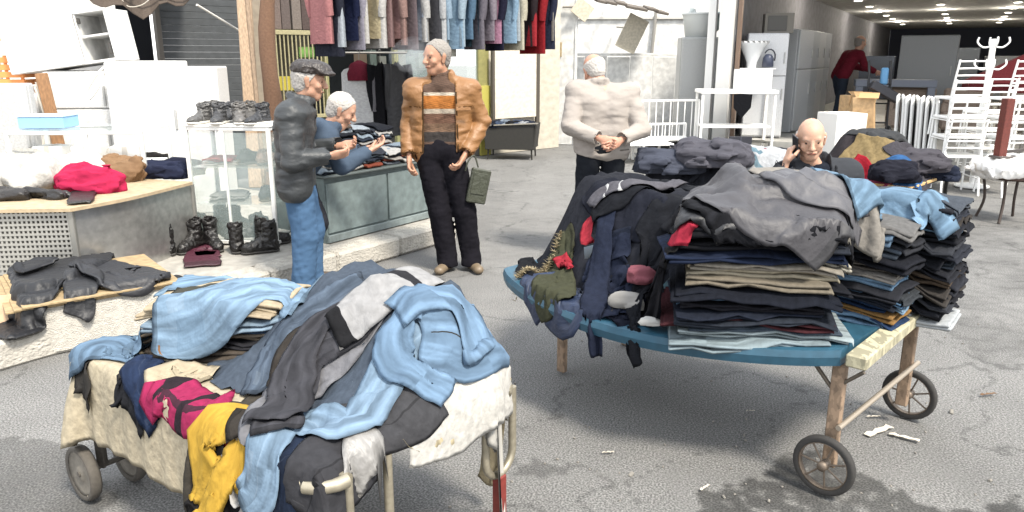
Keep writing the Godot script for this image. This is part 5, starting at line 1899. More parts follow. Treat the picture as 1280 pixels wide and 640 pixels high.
# a garment rolled or dropped in a lump: soft folds, flat where it rests
func bundle(called: String, label: String, category: String, at: Vector3, s: Vector3, hex: String, kind: String) -> void:
	var o := thing(called, label, category, at, rng.randf_range(-25, 25))
	var m := maxf(s.x, s.z) * 1.5 + 0.08
	var g := Flesh.new(Vector3(-m, -0.02, -m), Vector3(m, s.y * 2.6 + 0.05, m), 0.012)
	var k := minf(s.y, s.z)
	g.bone(Vector3(-s.x * 0.6, s.y * 0.55, 0), Vector3(s.x * 0.6, s.y * 0.5, 0.02), k, k * 0.9, 0.03, Vector3(1, s.y / k, s.z / k))
	for i in 3:
		var x := rng.randf_range(-0.7, 0.7) * s.x
		var z := rng.randf_range(-0.5, 0.5) * s.z
		g.bone(Vector3(x, s.y * 0.9, z), Vector3(x + rng.randf_range(-0.6, 0.6) * s.x, s.y * rng.randf_range(0.2, 1.2), z + rng.randf_range(-0.8, 0.8) * s.z), k * 0.5, k * 0.35, 0.02)
	g.ruffle(noise(rng.randi() % 999, 6.0, 3), 0.05, Vector3(0.45, 1.2, 1.6))
	g.slice(Vector3.ZERO, Vector3(0, -1, 0))
	var b := Bag.new()
	g.add_to(b)
	part("cloth", b.mesh(), cloth_mat(hex, kind), o)


func make_pavement_stalls() -> void:
	make_shoe_meshes()
	var PV := 0.15
	# ---- plaster block with boards, dark jackets on top
	var c0 := on(38, 450)
	var da := flat_dir(c0, on(104, 437))
	var db := Vector3(da.z, 0, -da.x)
	if db.z > 0:
		db = -db
	var bl := 0.76
	var bw := 0.85
	var bh := 0.27
	var blk := thing("plaster_block", "low crumbling white plaster block under the black padded jackets", "block")
	var bc := c0 + da * bl * 0.5 + db * bw * 0.5
	part("masonry", Bag.new().box(bc + Vector3(0, bh * 0.5, 0), Vector3(bl, bh, bw), turned(da), 0.018).mesh(), hard("c9c4ba", 0.95, 0.0, "dirt", 2.4, "bumps", 1.6), blk)
	var card := hard("a8926e", 0.85, 0.0, "grain", 1.2)
	var bd := thing("plywood_sheet", "thin tan plywood sheets lying on the plaster block", "board")
	for k in 3:
		part("sheet", Bag.new().box(bc + da * (0.03 * k - 0.05) - db * 0.02 * k + Vector3(0, bh + 0.008 + k * 0.014, 0), Vector3(bl + 0.05, 0.012, bw - 0.02), turned(da.rotated(Vector3.UP, 0.02 * k)), 0.002).mesh(), card, bd)
	var top := bh + 0.045
	var f := Field.new(Vector2(-4.2, -6.4), Vector2(-1.0, -3.2), 0.024, PV)
	f.table = top
	f.grain = 0.02
	f.fill(PackedVector2Array([v2(c0), v2(c0 + da * bl), v2(c0 + da * bl + db * bw), v2(c0 + db * bw)]), top)
	var st := thing("plywood_offcut", "pinkish plywood offcut leaning on the plaster block's end", "board", on(10, 446), 0.0)
	part("board", Bag.new().box(Vector3(-0.10, 0.16, -0.02), Vector3(0.36, 0.34, 0.018), Basis.from_euler(Vector3(-0.35, 0.5, 0)), 0.002).mesh(), hard("c9ab8c", 0.8, 0.0, "dirt", 2.0), st)
	garment(f, "grey_scarf", "grey knitted scarf rolled at the end of the plaster block", "scarf", [[30, 326, 0.4], [10, 334, 0.4], [-15, 342, 0.4]], [0.10, 0.12, 0.1], "8f8880", "knit", {"slack": 1.3, "crumple": 0.08, "t": 0.02})
	garment(f, "padded_jacket", "black padded jacket spread flat on the plaster block, zip showing", "jacket", [[112, 318, 0.4], [80, 332, 0.4], [45, 350, 0.4], [10, 370, 0.38]], [0.42, 0.52, 0.52, 0.42], "2f3036", "puffer", {"slack": 1.12, "across": 1.22, "crumple": 0.06, "t": 0.032, "arms": [["sleeve", [[100, 345, 0.4], [100, 370, 0.36], [92, 392, 0.28]], [0.14, 0.14, 0.12]], ["sleeve", [[60, 330, 0.4], [20, 345, 0.4]], [0.15, 0.14]]]})
	garment(f, "padded_jacket", "black anorak hanging off the plaster block's front beside the spread jacket", "jacket", [[60, 352, 0.4], [40, 368, 0.38], [10, 380, 0.36], [-20, 388, 0.34]], [0.26, 0.3, 0.3, 0.24], "26272d", "puffer", {"slack": 1.15, "across": 1.25, "crumple": 0.07, "t": 0.03})
	garment(f, "folded_towel", "green and yellow towel folded behind the black jackets", "towel", [[168, 300, 0.4], [132, 306, 0.4]], [0.26, 0.26], "6fae86", "knit", {"slack": 1.03, "bands": [["yellow_edge", 0.0, 0.25, 0.0, 1.0, "d9c46a"]]})
	garment(f, "padded_jacket", "black quilted jacket folded beside the spread one", "jacket", [[190, 318, 0.45], [150, 325, 0.45], [112, 332, 0.42]], [0.30, 0.32, 0.28], "33343b", "puffer", {"slack": 1.12, "across": 1.2, "crumple": 0.06, "t": 0.04})
	garment(f, "dark_waistcoat", "black quilted waistcoat on the block next to the boots", "waistcoat", [[225, 322, 0.4], [195, 330, 0.4]], [0.22, 0.22], "2c2d33", "puffer", {"slack": 1.18, "crumple": 0.05})
	# ---- steel counter with a perforated end
	var q0 := away(-40, 290, 4.72)
	var q1 := away(92, 290, 4.78)
	var q2 := away(170, 290, 5.2)
	var q3 := away(246, 290, 5.85)
	var ct := thing("steel_counter", "low stainless steel counter with a perforated end panel and plywood top", "counter")
	var steel := hard("c2c1be", 0.30, 0.8, "dirt", 1.3)
	var hh := 0.50
	var path := smooth_path([Vector3(q1.x, 0, q1.z), Vector3(q2.x, 0, q2.z), Vector3(q3.x, 0, q3.z)], 6)
	var sb := Bag.new()
	for k in path.size() - 1:
		var d := flat_dir(path[k], path[k + 1])
		var n := Vector3(-d.z, 0, d.x)
		var y0 := Vector3(0, PV, 0)
		var y1 := Vector3(0, PV + hh, 0)
		sb.face([path[k] + y0, path[k + 1] + y0, path[k + 1] + y1, path[k] + y1], n)
		sb.face([path[k] + y0 - n * 0.01, path[k + 1] + y0 - n * 0.01, path[k + 1] + y1 - n * 0.01, path[k] + y1 - n * 0.01], -n)
		sb.face([path[k] + y1, path[k + 1] + y1, path[k + 1] + y1 - n * 0.01, path[k] + y1 - n * 0.01], Vector3.UP)
	part("steel_panel", sb.mesh(), steel, ct)
	var back := Vector3(-0.75, 0, -0.66)
	var endd := flat_dir(q0, q1)
	var perf := Bag.new()
	var pw := Vector3(q1.x - q0.x, 0, q1.z - q0.z).length()
	var px0 := Vector3(q0.x, PV, q0.z)
	for k in int(pw / 0.028) + 1:
		perf.box(px0 + endd * k * 0.028 + Vector3(0, hh * 0.5, 0), Vector3(0.013, hh, 0.008), turned(endd), 0.0)
	for k in int(hh / 0.032) + 1:
		perf.box(px0 + endd * pw * 0.5 + Vector3(0, k * 0.032, 0.004), Vector3(pw, 0.015, 0.006), turned(endd), 0.0)
	part("perforated_panel", perf.mesh(), hard("a5a49f", 0.4, 0.6), ct)
	var pf := hard("9a9994", 0.35, 0.7)
	part("corner_post", Bag.new().box(Vector3(q1.x, PV + hh * 0.5, q1.z), Vector3(0.035, hh, 0.035), turned(endd), 0.004).mesh(), pf, ct)
	part("end_post", Bag.new().box(path[path.size() - 1] + Vector3(0, PV + hh * 0.5, 0), Vector3(0.03, hh, 0.03), turned(endd), 0.004).mesh(), pf, ct)
	part("inner_wall", Bag.new().box(Vector3(q0.x, PV + hh * 0.5, q0.z) + endd * pw * 0.5 - Vector3(0, 0, 0.25), Vector3(pw, hh, 0.02), turned(endd), 0.0).mesh(), hard("55534f", 0.7), ct)
	var tb := Bag.new()
	var outline := [Vector3(q0.x - 0.02, 0, q0.z + 0.05)]
	for p in path:
		outline.append(p + Vector3(0.03, 0, 0.05))
	outline.append(path[path.size() - 1] + Vector3(-0.7, 0, -0.2))
	outline.append(Vector3(q0.x - 0.3, 0, q0.z - 1.0))
	var tl := PV + hh + 0.004
	var cen := Vector3.ZERO
	for p in outline:
		cen += p / outline.size()
	for k in outline.size():
		var a: Vector3 = outline[k]
		var b: Vector3 = outline[(k + 1) % outline.size()]
		for y in [tl, tl + 0.022]:
			tb.face([cen + Vector3(0, y, 0), a + Vector3(0, y, 0), b + Vector3(0, y, 0)], Vector3.UP if y > tl else Vector3.DOWN)
		tb.face([a + Vector3(0, tl, 0), b + Vector3(0, tl, 0), b + Vector3(0, tl + 0.022, 0), a + Vector3(0, tl + 0.022, 0)], (a + b) * 0.5 - cen)
	part("plywood_top", tb.mesh(), hard("b3a083", 0.75, 0.0, "dirt", 1.2), ct)
	var f2 := Field.new(Vector2(-4.6, -6.9), Vector2(-1.7, -4.2), 0.024, 0.15)
	f2.table = tl + 0.022
	var poly := PackedVector2Array()
	for p in outline:
		poly.append(v2(p))
	f2.fill(poly, tl + 0.022)
	for q in [[8, 240, 0.20, "cream white fleece bundle at the perforated end of the counter"], [55, 238, 0.21, "white fleece bundle in the middle of the counter"], [105, 226, 0.20, "white fleece bundle behind the fuchsia jacket"], [40, 222, 0.20, "fluffy white blanket bundle at the back of the counter"], [150, 216, 0.15, "small white fleece bundle by the tan jacket"]]:
		var at := on(q[0], q[1], tl + 0.022)
		var fo := thing("fleece_bundle", q[3], "fleece", at, rng.randf() * 90.0)
		var fl := Flesh.new(Vector3(-0.4, -0.02, -0.4), Vector3(0.4, 0.4, 0.4), 0.02)
		fl.bone(Vector3(-0.10, 0.08, 0), Vector3(0.10, 0.07, 0.03), q[2] * 0.8, q[2] * 0.7, 0.05, Vector3(1, 0.8, 1))
		fl.bone(Vector3(0.0, 0.12, -0.03), Vector3(0.06, 0.16, 0.0), q[2] * 0.5, q[2] * 0.42, 0.08)
		fl.ruffle(noise(int(q[0]) + 3, 3.5, 2), 0.05)
		fl.slice(Vector3.ZERO, Vector3(0, -1, 0))
		var fb := Bag.new()
		fl.add_to(fb)
		part("fleece", fb.mesh(), cloth_mat("fbf6ec", "knit"), fo)
		for kk in 25:
			var aa := TAU * kk / 25.0
			for rr in [0.05, 0.11]:
				f2.lift(at.x + cos(aa) * rr, at.z + sin(aa) * rr, tl + 0.15)
	var cl := [[12, 250, Vector3(0.17, 0.05, 0.07), "3a3533", "leather", "leather_jacket", "black leather jacket sleeve crumpled at the perforated end", "jacket"], [62, 248, Vector3(0.17, 0.05, 0.07), "332f2e", "leather", "leather_jacket", "black leather gloves and sleeve crumpled beside the fuchsia jacket", "jacket"], [156, 226, Vector3(0.14, 0.13, 0.11), "a98460", "worn", "brown_jacket", "tan brown suede jacket bunched behind the fuchsia one", "jacket"], [117, 240, Vector3(0.19, 0.13, 0.12), "e0245e", "worn", "fuchsia_jacket", "bright fuchsia fleece jacket bunched on the counter's edge", "jacket"], [180, 222, Vector3(0.08, 0.06, 0.08), "8a2a46", "knit", "maroon_hat", "maroon knitted hat beside the navy jackets", "hat"], [172, 210, Vector3(0.14, 0.05, 0.10), "c9b9c4", "cotton", "printed_scarf", "pale lilac flowered scarf at the back of the counter", "scarf"], [206, 222, Vector3(0.20, 0.09, 0.11), "333a55", "worn", "navy_jacket", "navy jacket bundled over the maroon one on the counter", "jacket"], [230, 218, Vector3(0.15, 0.08, 0.12), "2c3046", "worn", "navy_jacket", "dark navy jacket bundled at the counter's end", "jacket"], [196, 208, Vector3(0.10, 0.07, 0.09), "45423f", "knit", "grey_hat", "dark grey hat at the back edge of the counter", "hat"]]
	for q in cl:
		bundle(q[5], q[6], q[7], on(q[0], q[1], tl + 0.018), q[2], q[3], q[4])
	garment(f2, "maroon_jacket", "maroon jacket hanging over the end of the steel counter", "jacket", [[240, 212, 0.85], [248, 222, 0.75], [252, 236, 0.68]], [0.2, 0.2, 0.16], "6d2440", "puffer", {"slack": 1.15, "crumple": 0.05})
	garment(f2, "small_purse", "small black purse hanging on the counter's edge under the fuchsia jacket", "purse", [[112, 236, 0.75], [104, 246, 0.7], [100, 256, 0.66]], [0.14, 0.14, 0.12], "2b292a", "leather", {"t": 0.02})
	# ---- boots heaped on the pavement in front of the glass case
	var spots := [[205, 318], [222, 306], [240, 314], [255, 300], [268, 312], [284, 302], [296, 314], [312, 304], [328, 316], [340, 306], [230, 296], [268, 292], [305, 292]]
	for k in spots.size():
		var at := on(spots[k][0], spots[k][1], PV)
		var lean: bool = k >= 10
		if lean:
			at.y += 0.01
		shoe("boot", "black leather boot in the row before the glass case" if not lean else "black leather boot tipped at the back of the row", at, rng.randf_range(-70, 70) + (180 if k % 3 == 0 else 0), "2e2b2a", "black boots on the pavement", Vector3(0, 0, 0))
	# ---- glass case
	var g0 := away(236, 200, 5.92)
	var gw := 0.66
	var gd := 0.42
	var gh := hy(158, 5.92)
	var gc := thing("glass_case", "tall glass display case in a white metal frame with shoes on top", "display case", Vector3(g0.x, PV, g0.z), -6.0)
	var H := gh - PV
	var al := hard("d9d9d6", 0.4, 0.2)
	for x in [0.0, gw]:
		for z in [0.0, -gd]:
			part("post", Bag.new().box(Vector3(x, H * 0.5, z), Vector3(0.03, H, 0.03), Basis.IDENTITY, 0.004).mesh(), al, gc)
	for y in [0.03, H - 0.015]:
		for z in [0.0, -gd]:
			part("rail", Bag.new().box(Vector3(gw * 0.5, y, z), Vector3(gw - 0.031, 0.028, 0.026), Basis.IDENTITY, 0.003).mesh(), al, gc)
		for x in [0.0, gw]:
			part("rail", Bag.new().box(Vector3(x, y, -gd * 0.5), Vector3(0.026, 0.026, gd - 0.031), Basis.IDENTITY, 0.003).mesh(), al, gc)
	part("middle_post", Bag.new().box(Vector3(gw * 0.45, H * 0.5, 0.0), Vector3(0.02, H - 0.08, 0.02), Basis.IDENTITY, 0.003).mesh(), al, gc)
	part("top_board", Bag.new().box(Vector3(gw * 0.5, H + 0.006, -gd * 0.5), Vector3(gw + 0.04, 0.012, gd + 0.04), Basis.IDENTITY, 0.003).mesh(), hard("e9e8e4", 0.5), gc)
	for y in [0.33, 0.62]:
		part("glass_shelf", Bag.new().box(Vector3(gw * 0.5, y, -gd * 0.5), Vector3(gw - 0.035, 0.008, gd - 0.035), Basis.IDENTITY, 0.0).mesh(), glass_mat(), gc)
	part("base", Bag.new().box(Vector3(gw * 0.5, 0.05, -gd * 0.5), Vector3(gw - 0.04, 0.015, gd - 0.04), Basis.IDENTITY, 0.002).mesh(), hard("c9c8c2", 0.6), gc)
	part("front_pane", Bag.new().box(Vector3(gw * 0.5, H * 0.5, 0.006), Vector3(gw - 0.036, H - 0.09, 0.005), Basis.IDENTITY, 0.0).mesh(), glass_mat(), gc)
	part("side_pane", Bag.new().box(Vector3(gw - 0.002, H * 0.5, -gd * 0.5), Vector3(0.005, H - 0.09, gd - 0.036), Basis.IDENTITY, 0.0).mesh(), glass_mat(), gc)
	part("side_pane", Bag.new().box(Vector3(0.002, H * 0.5, -gd * 0.5), Vector3(0.005, H - 0.09, gd - 0.036), Basis.IDENTITY, 0.0).mesh(), glass_mat(), gc)
	var bas := Basis(Vector3.UP, deg_to_rad(-6.0))
	var o := Vector3(g0.x, PV, g0.z)
	for k in 7:
		var p := o + bas * Vector3(0.07 + (k % 4) * 0.16, H + 0.012, -0.11 - (k / 4) * 0.18 + 0.02 * (k % 2))
		shoe("trainer", ["warm grey", "dark grey", "pale grey", "black", "light grey", "mid grey", "stone grey"][k] + " trainer in the " + ("front" if k < 4 else "back") + " row on top of the glass case", p, [-12, 8, 20, -18, 5, -14, 16][k], ["7a7876", "5a5a5c", "8a8682", "45464a", "8a8784", "5f5f62", "78746f"][k], "trainers on the glass case", Vector3.ZERO, "d2cfc8")
	for k in 2:
		shoe("low_shoe", ["black low shoe on the case's upper shelf", "pinkish tan low shoe on the case's upper shelf"][k], o + bas * Vector3(0.42 + k * 0.13, 0.626, -0.2), 150.0 + k * 20.0, ["2c2c30", "c49a80"][k], "")
	shoe("low_shoe", "black low shoe on the case's lower shelf", o + bas * Vector3(0.56, 0.336, -0.2), 160.0, "2c2c30", "")
	var f3 := Field.new(Vector2(g0.x - 0.1, g0.z - 0.6), Vector2(g0.x + 0.8, g0.z + 0.1), 0.03, PV + 0.626)
	f3.h.fill(PV + 0.626)
	folded(f3, "folded_shirt", "white shirt folded on the case's upper shelf under the red one", "shirt", o + bas * Vector3(0.2, 0, -0.2), 4.0, 0.30, 0.26, 0.03, 2, "e6e2dc")
	folded(f3, "folded_shirt", "red shirt folded on the case's upper shelf", "shirt", o + bas * Vector3(0.2, 0, -0.2), -6.0, 0.26, 0.24, 0.035, 2, "d2495a")
	f3.h.fill(PV + 0.336)
	folded(f3, "folded_shirt", "pale grey shirt folded on the case's lower shelf", "shirt", o + bas * Vector3(0.22, 0, -0.2), 8.0, 0.30, 0.26, 0.06, 3, "c9c8c4")
	# ---- grey green cabinets with folded clothes
	var a0 := on(413, 306, PV)
	var a1 := on(552, 270, PV)
	var ax := flat_dir(a0, a1)
	var al2 := a0.distance_to(a1)
	var az := ax.cross(Vector3.UP)
	if az.z < 0:
		az = -az
	var ch := 0.53
	var cb := thing("grey_cabinet", "low grey green metal cabinet counter covered with folded clothes", "cabinet", a0, 0.0)
	cb.basis = turned(ax)
	var grn := hard("6d7a7a", 0.5, 0.1, "dirt", 0.8)
	part("carcass", Bag.new().box(Vector3(al2 * 0.5, ch * 0.5, -0.36), Vector3(al2, ch, 0.66), Basis.IDENTITY, 0.006).mesh(), grn, cb)
	for k in 2:
		part("door", Bag.new().box(Vector3(al2 * (0.25 + 0.5 * k), ch * 0.54, -0.022), Vector3(al2 * 0.5 - 0.022, ch - 0.13, 0.016), Basis.IDENTITY, 0.004).mesh(), hard("7a8787", 0.45, 0.1, "dirt", 0.9), cb)
	part("plinth", Bag.new().box(Vector3(al2 * 0.5, 0.04, -0.02), Vector3(al2 - 0.004, 0.06, 0.022), Basis.IDENTITY, 0.003).mesh(), hard("879292", 0.5, 0.1, "dirt", 0.9), cb)
	part("worktop", Bag.new().box(Vector3(al2 * 0.5, ch + 0.011, -0.34), Vector3(al2 + 0.04, 0.018, 0.72), Basis.IDENTITY, 0.004).mesh(), hard("4d5453", 0.5), cb)
	var f4 := Field.new(Vector2(-2.2, -8.2), Vector2(0.4, -5.2), 0.026, PV + ch + 0.021)
	f4.table = PV + ch + 0.02
	var cols := ["3a4252", "5a6476", "d8d6d2", "8b93a0", "2c2f38", "c5c0ba", "6f6258", "9fb0c0", "e6e2da", "454a55", "a8553f", "b9c4cf"]
	var names := ["dark slate", "steel blue", "off white", "cool grey", "black", "light grey", "brown", "pale blue", "cream", "charcoal", "rust red", "ice blue"]
	for row in 2:
		for k in 5:
			for l in 6 + row * 5 + (k * 3 + row) % 3:
				var p := a0 + ax * (0.10 + k * 0.235 + rng.randf_range(-0.015, 0.015)) - az * (0.17 + row * 0.33)
				var ci := (k * 5 + l * 7 + row * 3) % 12
				folded(f4, "folded_shirt", names[ci] + " shirt folded in the " + NTH[k] + (" front" if row == 0 else " rear") + " pile along the grey cabinet", "shirt", p, rad_to_deg(atan2(-ax.z, ax.x)) + 90.0 + rng.randf_range(-9, 9), 0.30, 0.21, 0.024, 1, cols[ci], "cotton", "shirts folded on the grey cabinet")


# ---------------------------------------------------------------- the shop fronts behind the stalls
func front_at(px: float) -> Vector3:       # point of the facade line seen at a pixel column
	var k := ((px - 640.0) / FOCAL) / 1.0335
	var s := (5.0 + 9.0 * k) / (5.2 - 4.5 * k)
	return Vector3(-5.0 + 5.2 * s, 0, -(9.0 + 4.5 * s))


func front_piece(b: Bag, px0: float, px1: float, y0: float, y1: float, thick: float, off := 0.0, bev := 0.004) -> void:
	var a := front_at(px0)
	var c := front_at(px1)
	var x := flat_dir(a, c)
	var n := Vector3(-x.z, 0, x.x)
	b.box((a + c) * 0.5 + n * (off - thick * 0.5) + Vector3(0, (y0 + y1) * 0.5, 0), Vector3(a.distance_to(c), y1 - y0, thick), turned(x), bev)


func piece(called: String, parent: Node, px0: float, px1: float, y0: float, y1: float, thick: float, off: float, m: Material) -> MeshInstance3D:
	var b := Bag.new()
	front_piece(b, px0, px1, y0, y1, thick, off)
	return part(called, b.mesh(), m, parent)


func make_back_left() -> void:
	var PV := 0.15
	var white := hard("e7e6e3", 0.85, 0.0, "dirt", 0.5)
	var w0 := thing("white_building", "sunlit white rendered wall behind the heaped appliances", "building")
	piece("wall", w0, -420, 152, 0.0, 4.4, 0.08, 0.0, white)
	var w1 := thing("shuttered_shop", "narrow shop with a dark roller shutter and an open black doorway", "building")
	piece("lintel", w1, 163, 318, 2.75, 4.4, 0.3, 0.02, hard("6e6860", 0.85, 0.0, "dirt", 0.6))
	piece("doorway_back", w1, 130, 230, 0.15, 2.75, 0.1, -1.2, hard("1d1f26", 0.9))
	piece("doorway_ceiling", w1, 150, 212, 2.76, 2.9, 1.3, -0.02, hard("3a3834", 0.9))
	piece("door_jamb", w1, 200, 206, 0.15, 2.75, 0.12, 0.0, hard("57524c", 0.6, 0.2))
	piece("side_wall", w1, 312, 346, 0.0, 4.4, 0.3, 0.0, hard("8f8474", 0.9, 0.0, "dirt", 0.7))
	var sl := Bag.new()
	for k in 33:
		front_piece(sl, 206, 312, 0.15 + k * 0.08, 0.15 + k * 0.08 + 0.079, 0.03, -0.04, 0.004)
	part("roller_shutter", sl.mesh(), hard("484b4d", 0.6, 0.1, "dirt", 1.0), w1)
	# torn awning over the doorway
	var aw := thing("torn_awning", "torn brown tarpaulin awning hanging over the dark doorway", "awning")
	var ab := Bag.new()
	var pa := front_at(118) + Vector3(0.6, 0, 1.6)
	var pb := front_at(262) + Vector3(0.2, 0, 0.9)
	var rows := []
	for i in 15:
		var s := i / 14.0
		var row := []
		for j in 6:
			var q := j / 5.0
			var p := pa.lerp(pb, s) + Vector3(-0.35, 0, -0.75) * q
			p.y = 2.20 + 0.35 * q + 0.06 * sin(s * 19.0) * (1.0 - q) + 0.05 * sin(s * 7.0 + 1.0) - 0.10 * sin(PI * s) * (1.0 - q)
			row.append(p)
		rows.append(row)
	for i in 14:
		for j in 5:
			ab.face([rows[i][j], rows[i + 1][j], rows[i + 1][j + 1], rows[i][j + 1]], Vector3.UP)
			ab.face([rows[i][j] - Vector3(0, 0.006, 0), rows[i + 1][j] - Vector3(0, 0.006, 0), rows[i + 1][j + 1] - Vector3(0, 0.006, 0), rows[i][j + 1] - Vector3(0, 0.006, 0)], Vector3.DOWN)
	part("tarpaulin", ab.mesh(), cloth_mat("7d6f64"), aw)
	part("pole", Bag.new().tube([pa + Vector3(-0.1, 2.20, -0.1), pb + Vector3(0, 2.28, 0)], 0.014, 8).mesh(), hard("8a8680", 0.5, 0.4), aw)
	part("stay", Bag.new().tube([away(246, 6, 8.6), away(302, 40, 9.3)], 0.012, 8).mesh(), hard("d8d5cf", 0.5, 0.2), aw)
	part("stay", Bag.new().tube([pa.lerp(pb, 0.5) + Vector3(0, 2.25, 0), front_at(190) + Vector3(0, 2.9, 0)], 0.012, 8).mesh(), hard("8a8680", 0.5, 0.2), aw)
	part("rope", Bag.new().tube(smooth_path([away(150, -4, 8.3), away(160, 8, 8.3), away(178, 6, 8.3), away(192, -6, 8.3)], 5), 0.006, 6).mesh(), hard("b9b2a6", 0.9), aw)
	# timber posts
	var po := thing("timber_post", "pale split timber post beside the shutter", "post", away(315, 130, 8.7) * Vector3(1, 0, 1) + Vector3(0, PV, 0), 10.0)
	part("timber", Bag.new().box(Vector3(0, 1.5, 0), Vector3(0.15, 3.0, 0.10), Basis(Vector3.FORWARD, 0.02), 0.008).mesh(), hard("c3a98e", 0.85, 0.0, "grain", 2.0), po)
	part("batten", Bag.new().box(Vector3(0.06, 1.5, 0.06), Vector3(0.04, 3.0, 0.03), Basis(Vector3.FORWARD, -0.012), 0.004).mesh(), hard("a8927c", 0.85, 0.0, "grain", 2.0), po)
	var tr := thing("tree_trunk", "brown round timber trunk holding up the stall next to the pale post", "post", away(335, 130, 8.6) * Vector3(1, 0, 1) + Vector3(0, PV, 0), 0.0)
	var tp := []
	var trr := []
	for k in 13:
		tp.append(Vector3(0.03 * sin(k * 0.7) + 0.012 * k, k * 0.25, 0.02 * cos(k)))
		trr.append(0.105 - 0.003 * k + 0.006 * sin(k * 2.1))
	part("trunk", Bag.new().tube(tp, trr, 14).mesh(), hard("7d5f4b", 0.9, 0.0, "dirt", 3.0, "bumps", 1.2), tr)
	# barred window
	var bw := thing("barred_shop_window", "shop window behind yellowish vertical iron bars", "window")
	piece("back_wall", bw, 342, 408, 0.0, 4.4, 0.1, -0.5, hard("5b574a", 0.8, 0.0, "dirt", 1.0))
	piece("parapet", bw, 342, 408, 0.0, 0.75, 0.2, 0.02, hard("9a8f6c", 0.85, 0.0, "dirt", 0.8))
	piece("yellow_board", bw, 345, 404, hy(114, 10.6), hy(96, 10.6), 0.03, -0.15, hard("c3b445", 0.7))
	piece("green_cloth", bw, 383, 402, hy(72, 10.6), hy(58, 10.6), 0.03, -0.2, hard("7fb05a", 0.8))
	var iron := hard("a8a07c", 0.6, 0.2, "dirt", 2.0)
	piece("top_rail", bw, 342, 408, hy(43, 10.5), hy(37, 10.5), 0.04, 0.06, iron)
	piece("low_rail", bw, 342, 408, 0.78, 0.83, 0.04, 0.06, iron)
	for k in 13:
		piece("bar", bw, 344 + k * 5.0, 345.6 + k * 5.0, 0.83, hy(43, 10.5), 0.02, 0.05, iron)
	for k in 5:
		piece("curtain", bw, 344 + k * 12.5, 355 + k * 12.5, hy(36, 10.5), 3.2, 0.05, 0.0 - 0.02 * (k % 2), cloth_mat(["a08d84", "8d7f7a", "a79a90", "7a6a66", "b09a8e"][k]))
	# glazed shop front with olive frames
	var sf := thing("glazed_shop_front", "shop front with olive metal frames and dark glass", "shop front")
	var olive := hard("8b8a5f", 0.6, 0.1, "dirt", 1.2)
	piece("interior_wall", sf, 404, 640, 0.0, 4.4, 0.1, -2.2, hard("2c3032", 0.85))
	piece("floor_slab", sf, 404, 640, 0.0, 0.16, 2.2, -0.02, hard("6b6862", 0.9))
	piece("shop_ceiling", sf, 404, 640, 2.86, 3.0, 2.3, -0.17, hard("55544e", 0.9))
	piece("transom", sf, 404, 620, 2.85, 4.4, 0.16, 0.0, hard("77725f", 0.8, 0.0, "dirt", 1.0))
	for q in [[404, 410], [493, 498], [556, 560], [598, 611]]:
		piece("mullion", sf, q[0], q[1], 0.16, 2.85, 0.08, 0.0, olive if q[0] < 590 else hard("8f8a55", 0.7, 0.0, "dirt", 1.0))
	for q in [[498, 556], [560, 598]]:
		piece("rail", sf, q[0], q[1], 0.16, 0.42, 0.06, 0.0, olive)
		piece("glass_pane", sf, q[0], q[1], 0.42, 2.85, 0.008, -0.03, glass_mat())
	for k in 5:
		piece("shelf", sf, 500, 592, 0.55 + k * 0.42, 0.58 + k * 0.42, 0.35, -1.2, hard("5f6460", 0.7))
	for k in 14:
		var x := 503.0 + (k % 7) * 12.5
		piece("shelf_box", sf, x, x + 8.5, 0.585 + (k / 7) * 0.84, 0.585 + (k / 7) * 0.84 + 0.2 + 0.05 * (k % 3), 0.22, -1.25, hard(["7d8a80", "a8a89c", "4f5a5e", "8c7a66"][k % 4], 0.8))
	piece("yellow_panel", sf, 598, 611, 0.0, 1.15, 0.04, 0.04, hard("a09848", 0.7))
	# cream wall and leaning panel at the corner
	var cw := thing("cream_wall", "cream rendered wall at the end of the shop fronts", "wall")
	piece("render", cw, 611, 700, 0.0, 4.4, 0.3, 0.0, hard("c9c2b2", 0.85, 0.0, "dirt", 0.7))
	var lp := thing("cream_board", "tall cream board in a dark edge strip leaning on the cream wall", "board")
	piece("board", lp, 612, 664, 0.6, hy(64, 12.6), 0.03, 0.14, hard("e0d6c4", 0.7, 0.0, "dirt", 1.2))
	piece("edge_strip", lp, 664, 668, 0.3, hy(62, 12.6), 0.05, 0.15, hard("4a443c", 0.7))
	piece("edge_strip", lp, 608.5, 611.5, 0.3, hy(62, 12.6), 0.05, 0.15, hard("4a443c", 0.7))
	appliances()


func appliance(called: String, label: String, category: String, at: Vector3, yaw: float, s: Vector3, hex: String, split := 0.62, group := "") -> Node3D:
	var o := thing(called, label, category, at, yaw, group)
	var m := hard(hex, 0.35, 0.0, "cloth", 3.0)
	part("cabinet", Bag.new().box(Vector3(0, s.y * 0.5, 0), s, Basis.IDENTITY, 0.012).mesh(), m, o)
	var gap := 0.012
	var h1 := s.y * split
	for q in [[0.03, h1 - gap], [h1, s.y - 0.012]]:
		if q[1] - q[0] < 0.05:
			continue
		var d := part("door", Bag.new().box(Vector3(0, (q[0] + q[1]) * 0.5, s.z * 0.5 + 0.022), Vector3(s.x - 0.008, q[1] - q[0], 0.04), Basis.IDENTITY, 0.014).mesh(), m, o)
		part("handle", Bag.new().box(Vector3(s.x * 0.42, (q[0] + q[1]) * 0.5 + (0.2 if q[0] < 0.1 else -0.05), s.z * 0.5 + 0.05), Vector3(0.02, 0.18, 0.02), Basis.IDENTITY, 0.006).mesh(), hard("a8a8a6", 0.4, 0.3), d)
	return o


